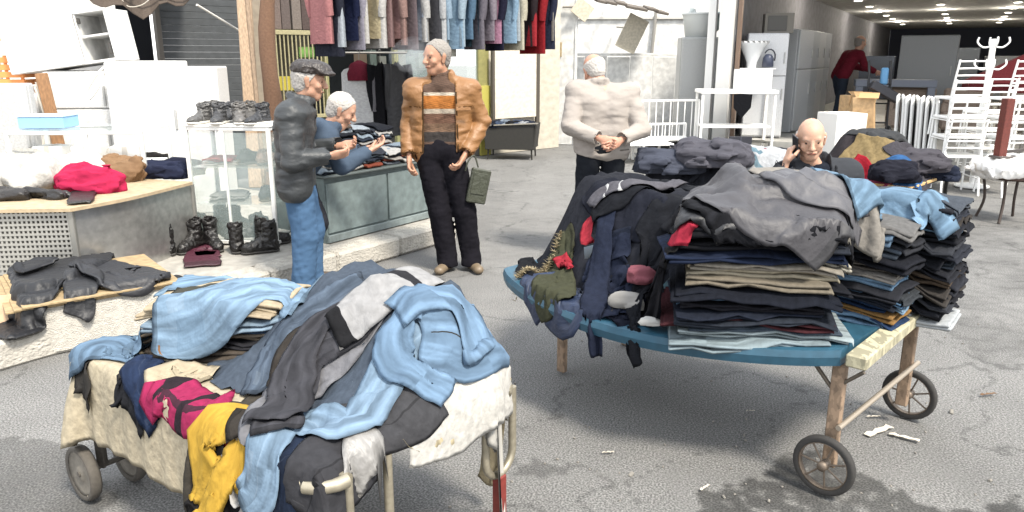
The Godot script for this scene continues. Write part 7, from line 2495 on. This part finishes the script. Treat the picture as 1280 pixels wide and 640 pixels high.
# ---------------------------------------------------------------- the furniture hall
func make_hall() -> void:
	var a := Vector3(0.5, 0, -0.866)        # into the hall
	var r := Vector3(0.866, 0, 0.5)         # along its front, to the lane's far side
	var o := Vector3(3.54, 0, -12.8)
	var bas := Basis(r, Vector3.UP, -a)
	var W := 11.0
	var D := 30.0
	var F := 0.30
	var C := 2.95
	var hall := thing("furniture_hall", "open fronted furniture hall with a grey ceiling and rows of small lights", "building", o, 0.0)
	hall.basis = bas
	var P := func(called: String, c: Vector3, s: Vector3, m: Material) -> MeshInstance3D: return part(called, bbox(c, s, 0.003), m, hall)
	P.call("floor", Vector3(W * 0.5, F * 0.5 - 0.005, -D * 0.5), Vector3(W, F - 0.01, D), hard("b4b2ac", 0.5, 0.0, "dirt", 0.3))
	P.call("ceiling", Vector3(W * 0.5, C + 0.15, -D * 0.5 - 0.0), Vector3(W + 0.4, 0.3, D + 0.4), hard("d6d5d0", 0.8, 0.0, "dirt", 0.3))
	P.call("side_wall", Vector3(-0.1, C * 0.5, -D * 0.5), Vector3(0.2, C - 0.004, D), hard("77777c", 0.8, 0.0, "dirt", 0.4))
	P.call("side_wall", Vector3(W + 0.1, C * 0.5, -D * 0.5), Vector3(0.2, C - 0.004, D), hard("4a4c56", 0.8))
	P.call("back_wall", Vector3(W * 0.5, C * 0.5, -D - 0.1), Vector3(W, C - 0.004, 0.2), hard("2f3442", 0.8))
	P.call("fascia", Vector3(W * 0.5, C + 0.85, -0.1), Vector3(W + 0.6, 1.1, 0.25), hard("c9c7c2", 0.7))
	P.call("front_post", Vector3(-0.02, 2.0, 0.16), Vector3(0.22, 4.0, 0.2), hard("c4c4c2", 0.6, 0.1))
	P.call("front_post", Vector3(0.17, 2.0, 0.14), Vector3(0.06, 4.0, 0.08), hard("6d5a4c", 0.6))
	P.call("front_post", Vector3(-0.28, 2.0, 0.10), Vector3(0.12, 4.0, 0.12), hard("d8d7d4", 0.6, 0.1))
	# ceiling lights: small glowing discs in rows
	var glow := StandardMaterial3D.new()
	glow.resource_name = "lamp_glass"
	glow.albedo_color = Color(0.9, 0.9, 0.88)
	glow.emission_enabled = true
	glow.emission = Color(1.0, 0.97, 0.9)
	glow.emission_energy_multiplier = 2.5
	var disc := Bag.new().lathe(Vector3.ZERO, [Vector2(0.0, -0.02), Vector2(0.085, -0.018), Vector2(0.10, 0.0), Vector2(0.0, 0.0)], 14).mesh()
	var ring := Bag.new().lathe(Vector3.ZERO, [Vector2(0.10, -0.006), Vector2(0.13, -0.012), Vector2(0.135, 0.0)], 14).mesh()
	for q in [0.9, 2.6, 4.3, 6.4]:
		for k in 9:
			var z := -3.0 - k * 2.6
			var wp := o + bas * Vector3(q, C - 0.003, z)
			var l := thing("ceiling_light", "small round ceiling light in the furniture hall", "ceiling light", wp, 0.0, "downlights in the hall ceiling")
			part("lens", disc, glow, l)
			part("bezel", ring, hard("d0d0ce", 0.5), l)
			if k % 3 == 1:
				var li := OmniLight3D.new()
				li.name = "glow_light"
				l.add_child(li)
				li.position = Vector3(0, -0.12, 0)
				li.light_energy = 0.3
				li.light_color = Color(1.0, 0.96, 0.9)
				li.light_size = 0.1
				li.omni_range = 8.0
				li.omni_attenuation = 2.0
				li.shadow_enabled = true
	var at := func(px: float, d: float, y: float) -> Vector3: return ground_at(px, d, y)
	# fridges along the hall's side wall
	appliance("white_fridge", "white fridge at the hall's front post", "fridge", at.call(950, 13.2, F), -12.0, Vector3(0.64, hy(42, 13.2) - F, 0.6), "d9dadb", 0.6)
	for k in 4:
		appliance("silver_fridge", ["silver grey fridge next to the white one", "second silver grey fridge in the hall's row", "third silver grey fridge in the hall's row", "innermost silver grey fridge of the row"][k], "fridge", o + bas * Vector3(0.55, F, -1.9 - k * 0.72), rad_to_deg(atan2(-r.z, r.x)) + 78.0, Vector3(0.62, 1.78, 0.58), ["b9bcbe", "a8abad", "b2b4b5", "9b9ea2"][k], 0.62)
	# a white funnel shaped basket and kettle before the fridge
	var bk := thing("white_basket", "white funnel shaped basket hanging before the white fridge", "basket", ground_at(934, 12.75, hy(92, 12.75)), 0.0)
	part("funnel", Bag.new().lathe(Vector3.ZERO, [Vector2(0.06, 0.02), Vector2(0.08, 0.18), Vector2(0.19, 0.42), Vector2(0.25, 0.48), Vector2(0.25, 0.51), Vector2(0.17, 0.43), Vector2(0.06, 0.2), Vector2(0.05, 0.02)], 18).mesh(), hard("d7dadc", 0.5), bk)
	part("stem", Bag.new().tube([Vector3(0, -0.36, 0), Vector3(0, 0.05, 0)], 0.05, 10).mesh(), hard("dedfdf", 0.5), bk)
	part("dial", Bag.new().lathe(Vector3(0, -0.2, 0.055), [Vector2(0, 0), Vector2(0.04, 0), Vector2(0.04, 0.02), Vector2(0, 0.02)], 12, Basis(Vector3.RIGHT, PI / 2)).mesh(), hard("5a5f68", 0.5), bk)
	var kt := thing("dark_kettle", "dark blue kettle on the shelf before the white fridge", "kettle", ground_at(954, 12.7, hy(84, 12.7)), 0.0)
	part("pot", Bag.new().lathe(Vector3.ZERO, [Vector2(0, 0), Vector2(0.09, 0), Vector2(0.085, 0.14), Vector2(0.05, 0.2), Vector2(0, 0.21)], 14).mesh(), hard("3c4254", 0.35), kt)
	part("handle", Bag.new().tube(arc(Vector3(0.02, 0.16, 0), Vector3(0.09, 0, 0), Vector3(0, 0.12, 0), -30, 150, 8), 0.012, 6).mesh(), hard("30323c", 0.4), kt)
	var mw := thing("dark_oven", "dark oven box on top of the white fridge", "oven", ground_at(966, 13.3, hy(42, 13.3)), -12.0)
	part("box", bbox(Vector3(-0.05, 0.16, 0), Vector3(0.46, 0.32, 0.4)), hard("6b675f", 0.5), mw)
	part("door", bbox(Vector3(-0.08, 0.16, 0.206), Vector3(0.3, 0.24, 0.012)), hard("3b3934", 0.3), mw)
	var sh := thing("shelf_stand", "white metal shelf stand holding basket and kettle before the fridge", "shelf", ground_at(940, 12.7), 0.0)
	for x in [-0.26, 0.26]:
		part("upright", bbox(Vector3(x, 0.65, -0.1), Vector3(0.03, 1.3, 0.03)), hard("d0d0ce", 0.5), sh)
	part("board", bbox(Vector3(0, hy(85, 12.7) - 0.012, -0.02), Vector3(0.58, 0.02, 0.26)), hard("d8d8d6", 0.5), sh)
	# cartons, hand truck, grey table near the man in maroon
	var cb := hard("c9a77c", 0.8, 0.0, "dirt", 1.0)
	var q1 := thing("white_board_box", "large white box with a plywood side in front of the hall", "box", at.call(1052, 11.6, 0.0), 12.0)
	part("box", bbox(Vector3(0, 0.40, 0), Vector3(0.50, 0.80, 0.5)), hard("e6e4e0", 0.6), q1)
	part("plywood_side", bbox(Vector3(0.258, 0.40, 0), Vector3(0.012, 0.78, 0.48)), hard("cbb48e", 0.75, 0.0, "grain", 1.5), q1)
	for k in 3:
		var cx := thing("tan_carton", ["tan carton standing by the man in maroon", "opened tan carton leaning next to it", "small tan carton before the hand truck"][k], "box", at.call(1062 + k * 9, 12.4 - k * 0.25, F + 0.0), 20.0 - 25.0 * k)
		part("carton", Bag.new().box(Vector3(0, 0.36, 0), Vector3(0.30, 0.72, 0.22), Basis(Vector3.FORWARD, [0.0, 0.22, -0.1][k]), 0.004).mesh(), cb, cx)
		part("flap", Bag.new().box(Vector3(0.04, 0.74, 0.08), Vector3(0.28, 0.012, 0.16), Basis(Vector3.RIGHT, 0.5), 0.001).mesh(), hard("b8946a", 0.8), cx)
	var ht := thing("hand_truck", "black hand truck loaded beside the man in maroon", "hand truck", at.call(1096, 12.2, F), -10.0)
	var bm := hard("2a2a2c", 0.45, 0.2)
	for x in [-0.16, 0.16]:
		part("rail", Bag.new().tube([Vector3(x, 0.1, 0), Vector3(x, 1.05, -0.12), Vector3(x, 1.25, -0.22)], 0.02, 8).mesh(), bm, ht)
	for y in [0.3, 0.6, 0.9]:
		part("rung", Bag.new().tube([Vector3(-0.16, y, -0.03), Vector3(0.16, y, -0.03)], 0.014, 6).mesh(), bm, ht)
	part("toe_plate", bbox(Vector3(0, 0.03, 0.12), Vector3(0.4, 0.02, 0.24)), bm, ht)
	for x in [-0.2, 0.2]:
		wheel(ht, Vector3(x, 0.13, -0.06), Vector3.RIGHT, 0.13, 0.05, bm, hard("777470", 0.5, 0.3), 0)
	part("load", Bag.new().box(Vector3(0.05, 0.78, 0.10), Vector3(0.5, 0.14, 0.2), Basis(Vector3.FORWARD, 0.5), 0.02).mesh(), hard("33343a", 0.6), ht)
	part("blue_bottle", bbox(Vector3(0.02, 1.02, 0.05), Vector3(0.10, 0.26, 0.1), 0.02), hard("5a8fb8", 0.4), ht)
	var gt := thing("grey_desk", "grey desk with a square leg frame behind the hand truck", "desk", at.call(1112, 14.0, F), -20.0)
	part("top", bbox(Vector3(0, 0.86, 0), Vector3(1.3, 0.12, 0.5)), hard("6e7480", 0.6), gt)
	for x in [-0.58, 0.58]:
		part("leg", bbox(Vector3(x, 0.40, 0.18), Vector3(0.12, 0.80, 0.10)), hard("6e7480", 0.6), gt)
	for k in 5:
		var sx := thing("beige_armchair", NTH[k] + " beige upholstered seat from the hall's side wall", "armchair", o + bas * Vector3(2.6 + k * 0.85, F, -2.6), rad_to_deg(atan2(-r.z, r.x)), "beige seats across the hall")
		var up := cloth_mat("e0c8b4", "knit")
		part("seat", bbox(Vector3(0, 0.26, 0), Vector3(0.74, 0.34, 0.6), 0.05), up, sx)
		part("back", bbox(Vector3(0, 0.55, -0.24), Vector3(0.74, 0.46, 0.16), 0.05), up, sx)
		for x in [-0.32, 0.32]:
			part("arm", bbox(Vector3(x, 0.46, 0.02), Vector3(0.12, 0.16, 0.56), 0.04), up, sx)
		for x in [-0.3, 0.3]:
			part("foot", bbox(Vector3(x, 0.045, 0.2), Vector3(0.05, 0.09, 0.05)), hard("3a2c22", 0.6), sx)
	# appliances and screens standing far back
	for k in 9:
		var ci: String = ["4a5260", "6b7078", "5a6068", "83868a", "3f4754", "767a80", "585e68", "6f747a", "4d5560"][k]
		appliance("far_cabinet", NTH[k] + " dull grey cabinet from the side wall at the hall's back", "cabinet", o + bas * Vector3(0.9 + k * 1.15, F, -15.0 - 0.5 * (k % 2)), rad_to_deg(atan2(-r.z, r.x)), Vector3(1.0, 1.35 + 0.12 * (k % 3), 0.6), ci, 0.5, "grey cabinets at the back of the hall")
	var gp := appliance("pale_wardrobe", "pale grey wardrobe in the hall next to the man in maroon", "wardrobe", o + bas * Vector3(2.7, F, -4.6), rad_to_deg(atan2(-r.z, r.x)), Vector3(1.0, 1.72, 0.5), "8f9396", 0.0)
	gp.set_meta("category", "wardrobe")
	appliance("pale_wardrobe", "tall light grey wardrobe near the coat stand", "wardrobe", o + bas * Vector3(6.4, F, -5.2), rad_to_deg(atan2(-r.z, r.x)), Vector3(1.5, 1.95, 0.5), "a4a4a4", 0.0)
	var um := thing("maroon_parasol", "folded back maroon parasol cloth at the edge of the hall", "parasol", at.call(1282, 10.6, 0.0), 0.0)
	part("pole", Bag.new().tube([Vector3.ZERO, Vector3(0, 1.75, 0)], 0.022, 8).mesh(), hard("8a8680", 0.5, 0.4), um)
	var cone := Bag.new()
	for k in 8:
		var a0 := TAU * k / 8.0
		var a1 := TAU * (k + 1) / 8.0
		var p0 := Vector3(cos(a0) * 0.85, 1.28, sin(a0) * 0.85)
		var p1 := Vector3(cos(a1) * 0.85, 1.28, sin(a1) * 0.85)
		cone.face([Vector3(0, 1.72, 0), p0, p1], (p0 + p1) * 0.5 - Vector3(0, 1.2, 0))
		cone.face([p0, p1, p1 - Vector3(0, 0.12, 0), p0 - Vector3(0, 0.12, 0)], (p0 + p1) * 0.5 - Vector3(0, 1.28, 0))
	part("canopy", cone.mesh(), cloth_mat("7a2a30"), um)
	# upright white table tops leaning in a row
	for k in 9:
		var wt := thing("white_plastic_slab", NTH[k] + " white plastic slab table standing upright, counted from the hand truck", "table", at.call(1122 + k * 6.2, 10.6 - k * 0.10, 0.0), 62.0 + 3.0 * sin(k * 2.0), "white table tops standing in a row")
		part("slab", Bag.new().box(Vector3(0, 0.56, 0), Vector3(0.70, 1.10, 0.028), Basis(Vector3.RIGHT, -0.05), 0.008).mesh(), hard("dfdfdd", 0.5), wt)
		part("rim", Bag.new().box(Vector3(0, 0.56, 0.02), Vector3(0.60, 1.0, 0.012), Basis(Vector3.RIGHT, -0.05), 0.004).mesh(), hard("cfcfcd", 0.5), wt)
	coat_stand(at.call(1227, 9.6, 0.0))
	chairs()


func coat_stand(at: Vector3) -> void:
	var o := thing("coat_stand", "white coat stand with curled hooks behind the stacked chairs", "coat stand", at, 0.0)
	var m := hard("e2e2e0", 0.45)
	part("pole", Bag.new().tube([Vector3(0, 0.04, 0), Vector3(0, 1.82, 0)], 0.035, 10).mesh(), m, o)
	part("base", Bag.new().lathe(Vector3.ZERO, [Vector2(0, 0.0), Vector2(0.2, 0.0), Vector2(0.2, 0.03), Vector2(0.05, 0.06), Vector2(0, 0.06)], 18).mesh(), m, o)
	for y in [1.52, 1.78]:
		for k in 4:
			var a := k * PI / 2 + 0.3
			var d := Vector3(cos(a), 0, sin(a))
			part("hook", Bag.new().tube(smooth_path([Vector3(0, y - 0.04, 0), d * 0.10 + Vector3(0, y - 0.06, 0), d * 0.17 + Vector3(0, y + 0.0, 0), d * 0.16 + Vector3(0, y + 0.06, 0)], 4), 0.011, 6).mesh(), m, o)


func make_chair() -> Node3D:
	var o := thing("white_chair", "white metal ladder back chair at the bottom of its stack beside the table tops", "chair", Vector3.ZERO, 0.0, "stacked white chairs")
	var m := hard("e9e9e7", 0.4, 0.05)
	for x in [-0.20, 0.20]:
		part("front_leg", Bag.new().tube([Vector3(x * 1.05, 0.0, 0.22), Vector3(x, 0.44, 0.19)], 0.0125, 8).mesh(), m, o)
		part("rear_leg", Bag.new().tube(smooth_path([Vector3(x * 1.05, 0.0, -0.26), Vector3(x, 0.44, -0.18), Vector3(x * 0.98, 0.90, -0.26)], 5), 0.0125, 8).mesh(), m, o)
		part("side_rail", Bag.new().tube([Vector3(x, 0.20, 0.205), Vector3(x, 0.20, -0.22)], 0.008, 6).mesh(), m, o)
	part("seat", bbox(Vector3(0, 0.455, 0.0), Vector3(0.42, 0.03, 0.40), 0.012), m, o)
	part("front_stretcher", Bag.new().tube([Vector3(-0.2, 0.22, 0.205), Vector3(0.2, 0.22, 0.205)], 0.008, 6).mesh(), m, o)
	for k in 5:
		var y := 0.56 + k * 0.08
		var z := -0.18 - 0.08 * (y - 0.44) / 0.46
		part("back_slat", Bag.new().tube(smooth_path([Vector3(-0.197, y, z), Vector3(0, y + 0.005, z - 0.03), Vector3(0.197, y, z)], 5), 0.011, 6).mesh(), m, o)
	return o


func chairs() -> void:
	var first := make_chair()
	var where := ["second from the bottom", "third from the bottom", "on top"]
	var s1 := ground_at(1201, 9.25)
	first.position = s1
	first.rotation_degrees.y = 172.0
	for k in 3:
		copy(first, s1 + Vector3(0.006 * k, 0.225 * (k + 1), -0.035 * (k + 1)), 172.0 + 3.0 * k, "white metal ladder back chair " + where[k] + " of the stack beside the table tops")
	var s2 := ground_at(1268, 9.1)
	for k in 4:
		copy(first, s2 + Vector3(0.01 * k, 0.225 * k, -0.035 * k), 186.0 - 2.0 * k, "white metal ladder back chair " + (["at the bottom"] + where)[k] + " of the stack by the maroon parasol")
	var s3 := ground_at(1236, 10.1)
	for k in 3:
		copy(first, s3 + Vector3(0, 0.225 * k, -0.035 * k), 178.0, "white metal ladder back chair " + (["at the bottom"] + where)[k] + " of the stack behind the coat stand")


# ---------------------------------------------------------------- low tables between the carts and the hall
func make_low_tables() -> void:
	# behind the blue cart
	var f := Field.new(Vector2(0.6, -7.6), Vector2(3.0, -4.9), 0.026, 0.0)
	var h := 0.52
	var c := Vector3(1.85, 0, -6.2)
	var t := thing("low_table", "low plank table behind the blue cart, hidden under jackets", "table", c, -20.0)
	var wd := hard("a5835a", 0.8, 0.0, "grain", 1.2)
	for k in 5:
		part("plank", bbox(Vector3(0, h - 0.012, -0.40 + k * 0.2), Vector3(1.7, 0.024, 0.19)), wd, t)
	for x in [-0.75, 0.75]:
		for z in [-0.38, 0.38]:
			part("leg", bbox(Vector3(x, h * 0.5 - 0.014, z), Vector3(0.05, h - 0.03, 0.05)), wd, t)
	var bs := Basis(Vector3.UP, deg_to_rad(-20.0))
	f.fill(PackedVector2Array([v2(c + bs * Vector3(-0.85, 0, -0.5)), v2(c + bs * Vector3(0.85, 0, -0.5)), v2(c + bs * Vector3(0.85, 0, 0.5)), v2(c + bs * Vector3(-0.85, 0, 0.5))]), h)
	f.table = h
	var top := func(x: float, z: float) -> float:
		var q := bs.inverse() * (Vector3(x, 0, z) - c)
		return 0.36 * smoothstep(0.85, 0.5, absf(q.x)) * smoothstep(0.5, 0.2, absf(q.z))
	heap(f, "clothes_heap", "dark jackets at the bottom of the heap behind the blue cart", "clothes", Vector2(0.8, -7.2), Vector2(2.9, -5.2), top, "3f414a")
	garment(f, "jacket", "grey black jacket on the far heap next to the man in grey", "jacket", [[875, 186, 0.9], [845, 190, 0.9], [812, 200, 0.8]], [0.4, 0.46, 0.36], "4b4d58", "cotton", {"slack": 1.2, "crumple": 0.08})
	garment(f, "denim_jacket", "blue denim jacket rolled on the far heap", "jacket", [[880, 204, 0.85], [850, 204, 0.85], [830, 206, 0.8]], [0.22, 0.26, 0.2], "5f83aa", "denim", {"slack": 1.2, "crumple": 0.08, "t": 0.02})
	garment(f, "jacket", "black zipped jacket spread on the far heap before the grey puffy one", "jacket", [[925, 212, 0.85], [880, 206, 0.85], [840, 212, 0.8]], [0.3, 0.34, 0.3], "34363f", "cotton", {"slack": 1.2, "crumple": 0.08})
	garment(f, "jacket", "charcoal jacket with its hood up on the far heap's peak", "jacket", [[925, 190, 0.95], [890, 184, 1.0], [865, 184, 0.95]], [0.36, 0.42, 0.34], "5a5860", "cotton", {"slack": 1.25, "crumple": 0.10})
	garment(f, "printed_dress", "white dress with a red and blue print on the far heap", "dress", [[978, 188, 0.9], [950, 186, 0.92], [925, 192, 0.9]], [0.4, 0.44, 0.36], "dfe2e6", "cotton", {"slack": 1.15, "crumple": 0.05, "bands": [["print_patch", 0.3, 0.5, 0.3, 0.6, "7fa3b4"], ["print_patch", 0.6, 0.75, 0.5, 0.7, "b8505c"], ["print_patch", 0.15, 0.3, 0.1, 0.5, "8fb0c0"]]})
	# beside the seated man, plywood top on black legs
	var f2 := Field.new(Vector2(1.9, -9.4), Vector2(5.4, -5.6), 0.026, 0.0)
	var N := on(1140, 234, 0.46)
	var x := flat_dir(N, on(1198, 213, 0.46))
	var y := Vector3(-x.z, 0, x.x)
	if y.x > 0:
		y = -y
	N.y = 0.0
	var L := 1.48
	var D := 1.1
	var bt := Basis(x, Vector3.UP, -y) if x.cross(Vector3.UP).dot(-y) > 0 else Basis(x, Vector3.UP, y)
	var w0 := thing("plywood_table", "low plywood table on black steel legs heaped with jackets", "table", N, 0.0)
	w0.basis = bt
	var sg := (bt.inverse() * y).z
	part("top", bbox(Vector3(L * 0.5, 0.447, sg * D * 0.5), Vector3(L, 0.026, D)), hard("cba874", 0.75, 0.0, "dirt", 0.8), w0)
	for q in [[0.06, 0.08], [L - 0.06, 0.08], [0.06, D - 0.08], [L - 0.06, D - 0.08], [L - 0.42, 0.2]]:
		part("leg", bbox(Vector3(q[0], 0.217, sg * q[1]), Vector3(0.035, 0.43, 0.035)), hard("2b2a28", 0.5, 0.3) if q[0] != L - 0.42 else hard("d8d4cc", 0.6), w0)
	part("brace", bbox(Vector3(L * 0.5, 0.40, sg * 0.08), Vector3(L - 0.16, 0.03, 0.03)), hard("2b2a28", 0.5, 0.3), w0)
	var poly := PackedVector2Array([v2(N), v2(N + x * L), v2(N + x * L + y * D), v2(N + y * D)])
	f2.fill(poly, 0.46)
	f2.table = 0.46
	var top2 := func(px: float, pz: float) -> float:
		var q := Vector3(px, 0, pz) - N
		var qa := q.dot(x)
		var qb := q.dot(y)
		return 0.42 * smoothstep(0.0, 0.45, qa) * smoothstep(L - 0.25, L - 0.75, qa) * smoothstep(0.05, 0.45, qb) * smoothstep(D, D - 0.35, qb)
	heap(f2, "clothes_heap", "mixed jackets at the bottom of the heap on the plywood table", "clothes", Vector2(2.0, -9.2), Vector2(5.2, -6.2), top2, "4a4448")
	garment(f2, "jacket", "dark grey jacket at the back of the plywood table's heap", "jacket", [[1120, 175, 0.95], [1090, 162, 1.0], [1062, 165, 1.0]], [0.36, 0.42, 0.36], "55575a", "cotton", {"slack": 1.2, "crumple": 0.08})
	garment(f2, "coat", "mustard tan coat folded along the plywood table's heap", "coat", [[1135, 195, 0.9], [1105, 180, 0.95], [1065, 174, 1.0]], [0.26, 0.3, 0.28], "b39a68", "cotton", {"slack": 1.12, "crumple": 0.05, "t": 0.02})
	garment(f2, "red_blanket", "red blanket hanging beside the seated man", "blanket", [[1066, 176, 0.95], [1078, 198, 0.8], [1092, 216, 0.66]], [0.3, 0.34, 0.3], "d41f38", "cotton", {"slack": 1.08, "crumple": 0.04})
	garment(f2, "grey_jacket", "purple grey jacket on the far end of the plywood table", "jacket", [[1160, 200, 0.75], [1138, 190, 0.8], [1115, 190, 0.85]], [0.24, 0.28, 0.26], "5d5a62", "cotton", {"slack": 1.2, "crumple": 0.08})
	garment(f2, "pink_jumper", "pink jumper between the red blanket and the blue top", "jumper", [[1118, 198, 0.85], [1100, 202, 0.82], [1088, 208, 0.75]], [0.2, 0.22, 0.2], "d4587e", "knit", {"slack": 1.2, "crumple": 0.06})
	garment(f2, "blue_fleece", "bright blue fleece on the plywood table's front edge", "fleece", [[1150, 206, 0.75], [1130, 205, 0.8], [1112, 206, 0.78]], [0.24, 0.26, 0.24], "3f78b8", "knit", {"slack": 1.22, "crumple": 0.07, "t": 0.02})
	garment(f2, "dark_jumper", "black and maroon jumper slumped over the plywood edge", "jumper", [[1128, 212, 0.7], [1112, 220, 0.62], [1102, 228, 0.55]], [0.3, 0.3, 0.24], "33303a", "knit", {"slack": 1.2, "crumple": 0.07})
	garment(f2, "red_scarf", "crimson scarf at the corner of the plywood table", "scarf", [[1156, 228, 0.5], [1140, 232, 0.5], [1128, 236, 0.48]], [0.16, 0.18, 0.14], "c02a48", "knit", {"slack": 1.2, "crumple": 0.06})
	for q in [[1150, 196, 0.60, Vector3(0.22, 0.14, 0.2), "5d5a62", "purple grey jacket bundled at the far end of the plywood table"], [1118, 208, 0.62, Vector3(0.16, 0.12, 0.16), "2b2c38", "black jumper bundled between the blue fleece and the pink jumper"], [1168, 206, 0.50, Vector3(0.2, 0.10, 0.16), "333a4e", "navy jacket bundled at the plywood table's corner"]]:
		bundle("bundled_jacket", q[5], "jacket", f2.hit(Vector3(0, EYE, 0), ray(q[0], q[1] + 14.0), 0.2) - Vector3(0, 0.03, 0), q[3], q[4], "worn")
	for q in [[835, 196, 0.80, Vector3(0.26, 0.12, 0.2), "575c6c", "slate jacket bundled on the heap next to the man in grey"], [893, 188, 0.86, Vector3(0.28, 0.14, 0.2), "66656f", "grey puffy jacket bundled on the far heap's peak"]]:
		bundle("bundled_jacket", q[5], "jacket", f.hit(Vector3(0, EYE, 0), ray(q[0], q[1] + 14.0), 0.2) - Vector3(0, 0.03, 0), q[3], q[4], "worn")
	# round table wrapped in plastic, with a rusty post standing on it
	var rp := ground_at(1278, 7.6)
	var rt := thing("wrapped_table", "round table wrapped in white plastic on dark bent legs", "table", rp, 0.0)
	var fl := Flesh.new(Vector3(-0.5, 0.3, -0.5), Vector3(0.5, 0.8, 0.5), 0.02)
	fl.bone(Vector3(-0.08, 0.53, 0), Vector3(0.08, 0.53, 0), 0.30, 0.30, 0.0, Vector3(1, 0.42, 1))
	fl.ruffle(noise(95, 7.0, 3), 0.05, Vector3(1, 0.6, 1))
	var fb := Bag.new()
	fl.add_to(fb)
	part("plastic_wrap", fb.mesh(), hard("e6e4e0", 0.35), rt)
	part("bottom_ring", Bag.new().lathe(Vector3(0, 0.43, 0), [Vector2(0.20, 0.0), Vector2(0.29, 0.0), Vector2(0.29, 0.035), Vector2(0.20, 0.035)], 24).mesh(), hard("4a3830", 0.6), rt)
	for k in 4:
		var a := PI / 4 + k * PI / 2
		part("leg", Bag.new().tube(smooth_path([Vector3(cos(a) * 0.26, 0.44, sin(a) * 0.26), Vector3(cos(a) * 0.22, 0.2, sin(a) * 0.22), Vector3(cos(a) * 0.27, 0.0, sin(a) * 0.27)], 5), 0.014, 8).mesh(), hard("3a302a", 0.6), rt)
	var ps := thing("rusty_post", "red brown square steel post standing on the wrapped table", "post", rp + Vector3(-0.20, 0.635, 0.05), 8.0)
	part("tube", bbox(Vector3(0, 0.29, 0), Vector3(0.085, 0.58, 0.085)), hard("6b322a", 0.7, 0.1, "dirt", 3.0), ps)
	part("foot_plate", bbox(Vector3(0.06, 0.012, 0.0), Vector3(0.24, 0.022, 0.16)), hard("4a4442", 0.6), ps)
	part("bracket", Bag.new().bar(Vector3(0.05, 0.06, 0), Vector3(0.42, 0.10, 0.05), 0.03, 0.03).mesh(), hard("3f3a38", 0.6), ps)


# ---------------------------------------------------------------- scraps on the ground
func make_litter() -> void:
	for q in [[522, 84, 0.12, 0.9], [514, 76, 0.17, 0.6], [524, 66, 0.16, 0.5], [508, 64, 0.22, 0.35]]:
		var smoke := FogVolume.new()
		smoke.name = numbered("cigarette_smoke")
		smoke.shape = RenderingServer.FOG_VOLUME_SHAPE_ELLIPSOID
		smoke.size = Vector3(q[2] * 1.3, q[2] * 0.8, q[2])
		smoke.position = away(q[0], q[1], 5.62)
		smoke.rotation_degrees = Vector3(0, 0, 30)
		var fm := FogMaterial.new()
		fm.density = q[3] * 1.6
		fm.albedo = Color(0.95, 0.96, 0.98)
		smoke.material = fm
		smoke.set_meta("kind", "stuff")
		tag(smoke, "thin cigarette smoke drifting beside the tan jacketed man", "smoke", "cigarette smoke")
		add_child(smoke)
	var b := Bag.new()
	for k in 150:
		var p := on(rng.randf_range(560, 1280), rng.randf_range(300, 640))
		var s := rng.randf_range(0.003, 0.009) * (1.0 if rng.randf() < 0.85 else 1.8)
		b.box(Vector3(p.x, s * 0.3 - 0.004, p.z), Vector3(s * rng.randf_range(0.8, 1.8), s * 0.8, s), Basis.from_euler(Vector3(rng.randf(), rng.randf() * 6.0, rng.randf())), s * 0.2)
	var gr := part("gravel", b.mesh(), hard("77736c", 0.9), self)
	gr.set_meta("kind", "stuff")
	tag(gr, "loose grit scattered over the asphalt between the carts", "gravel")
	var scraps := [[1098, 540, 30.0, 0.16, "torn pale strip of paper below the rear wheel"], [1130, 548, -35.0, 0.12, "second torn paper strip next to the pale one"], [1235, 494, 10.0, 0.08, "brown dry leaf on the asphalt beyond the rear wheel"], [760, 567, 5.0, 0.05, "small white scrap of paper on the open asphalt"], [881, 611, 40.0, 0.05, "white scrap of paper at the border of the damp stain"], [1092, 522, 0.0, 0.06, "small stone flake by the rear wheel"], [938, 515, 0.0, 0.04, "bottle cap under the blue cart"]]
	for q in scraps:
		var at := on(q[0], q[1])
		var o := thing("litter_scrap", q[4], "litter", at + Vector3(0, 0.001, 0), q[2])
		var bg := Bag.new()
		var n := 6
		for k in n:
			var x0: float = q[3] * (k * 1.0 / n - 0.5)
			var x1: float = q[3] * ((k + 1.0) / n - 0.5)
			var w0: float = q[3] * (0.10 + 0.03 * sin(k * 2.3))
			var w1: float = q[3] * (0.10 + 0.03 * sin((k + 1) * 2.3))
			var y0 := 0.004 + 0.005 * absf(sin(k * 1.7))
			var y1 := 0.004 + 0.005 * absf(sin((k + 1) * 1.7))
			bg.face([Vector3(x0, y0, -w0), Vector3(x1, y1, -w1), Vector3(x1, y1 + 0.002, w1), Vector3(x0, y0 + 0.002, w0)], Vector3.UP)
			bg.face([Vector3(x0, y0 - 0.002, -w0), Vector3(x1, y1 - 0.002, -w1), Vector3(x1, y1, w1), Vector3(x0, y0, w0)], Vector3.DOWN)
		part("scrap", bg.mesh(), hard("c9c1b2" if q[0] != 1235 else "6b5038", 0.8), o)
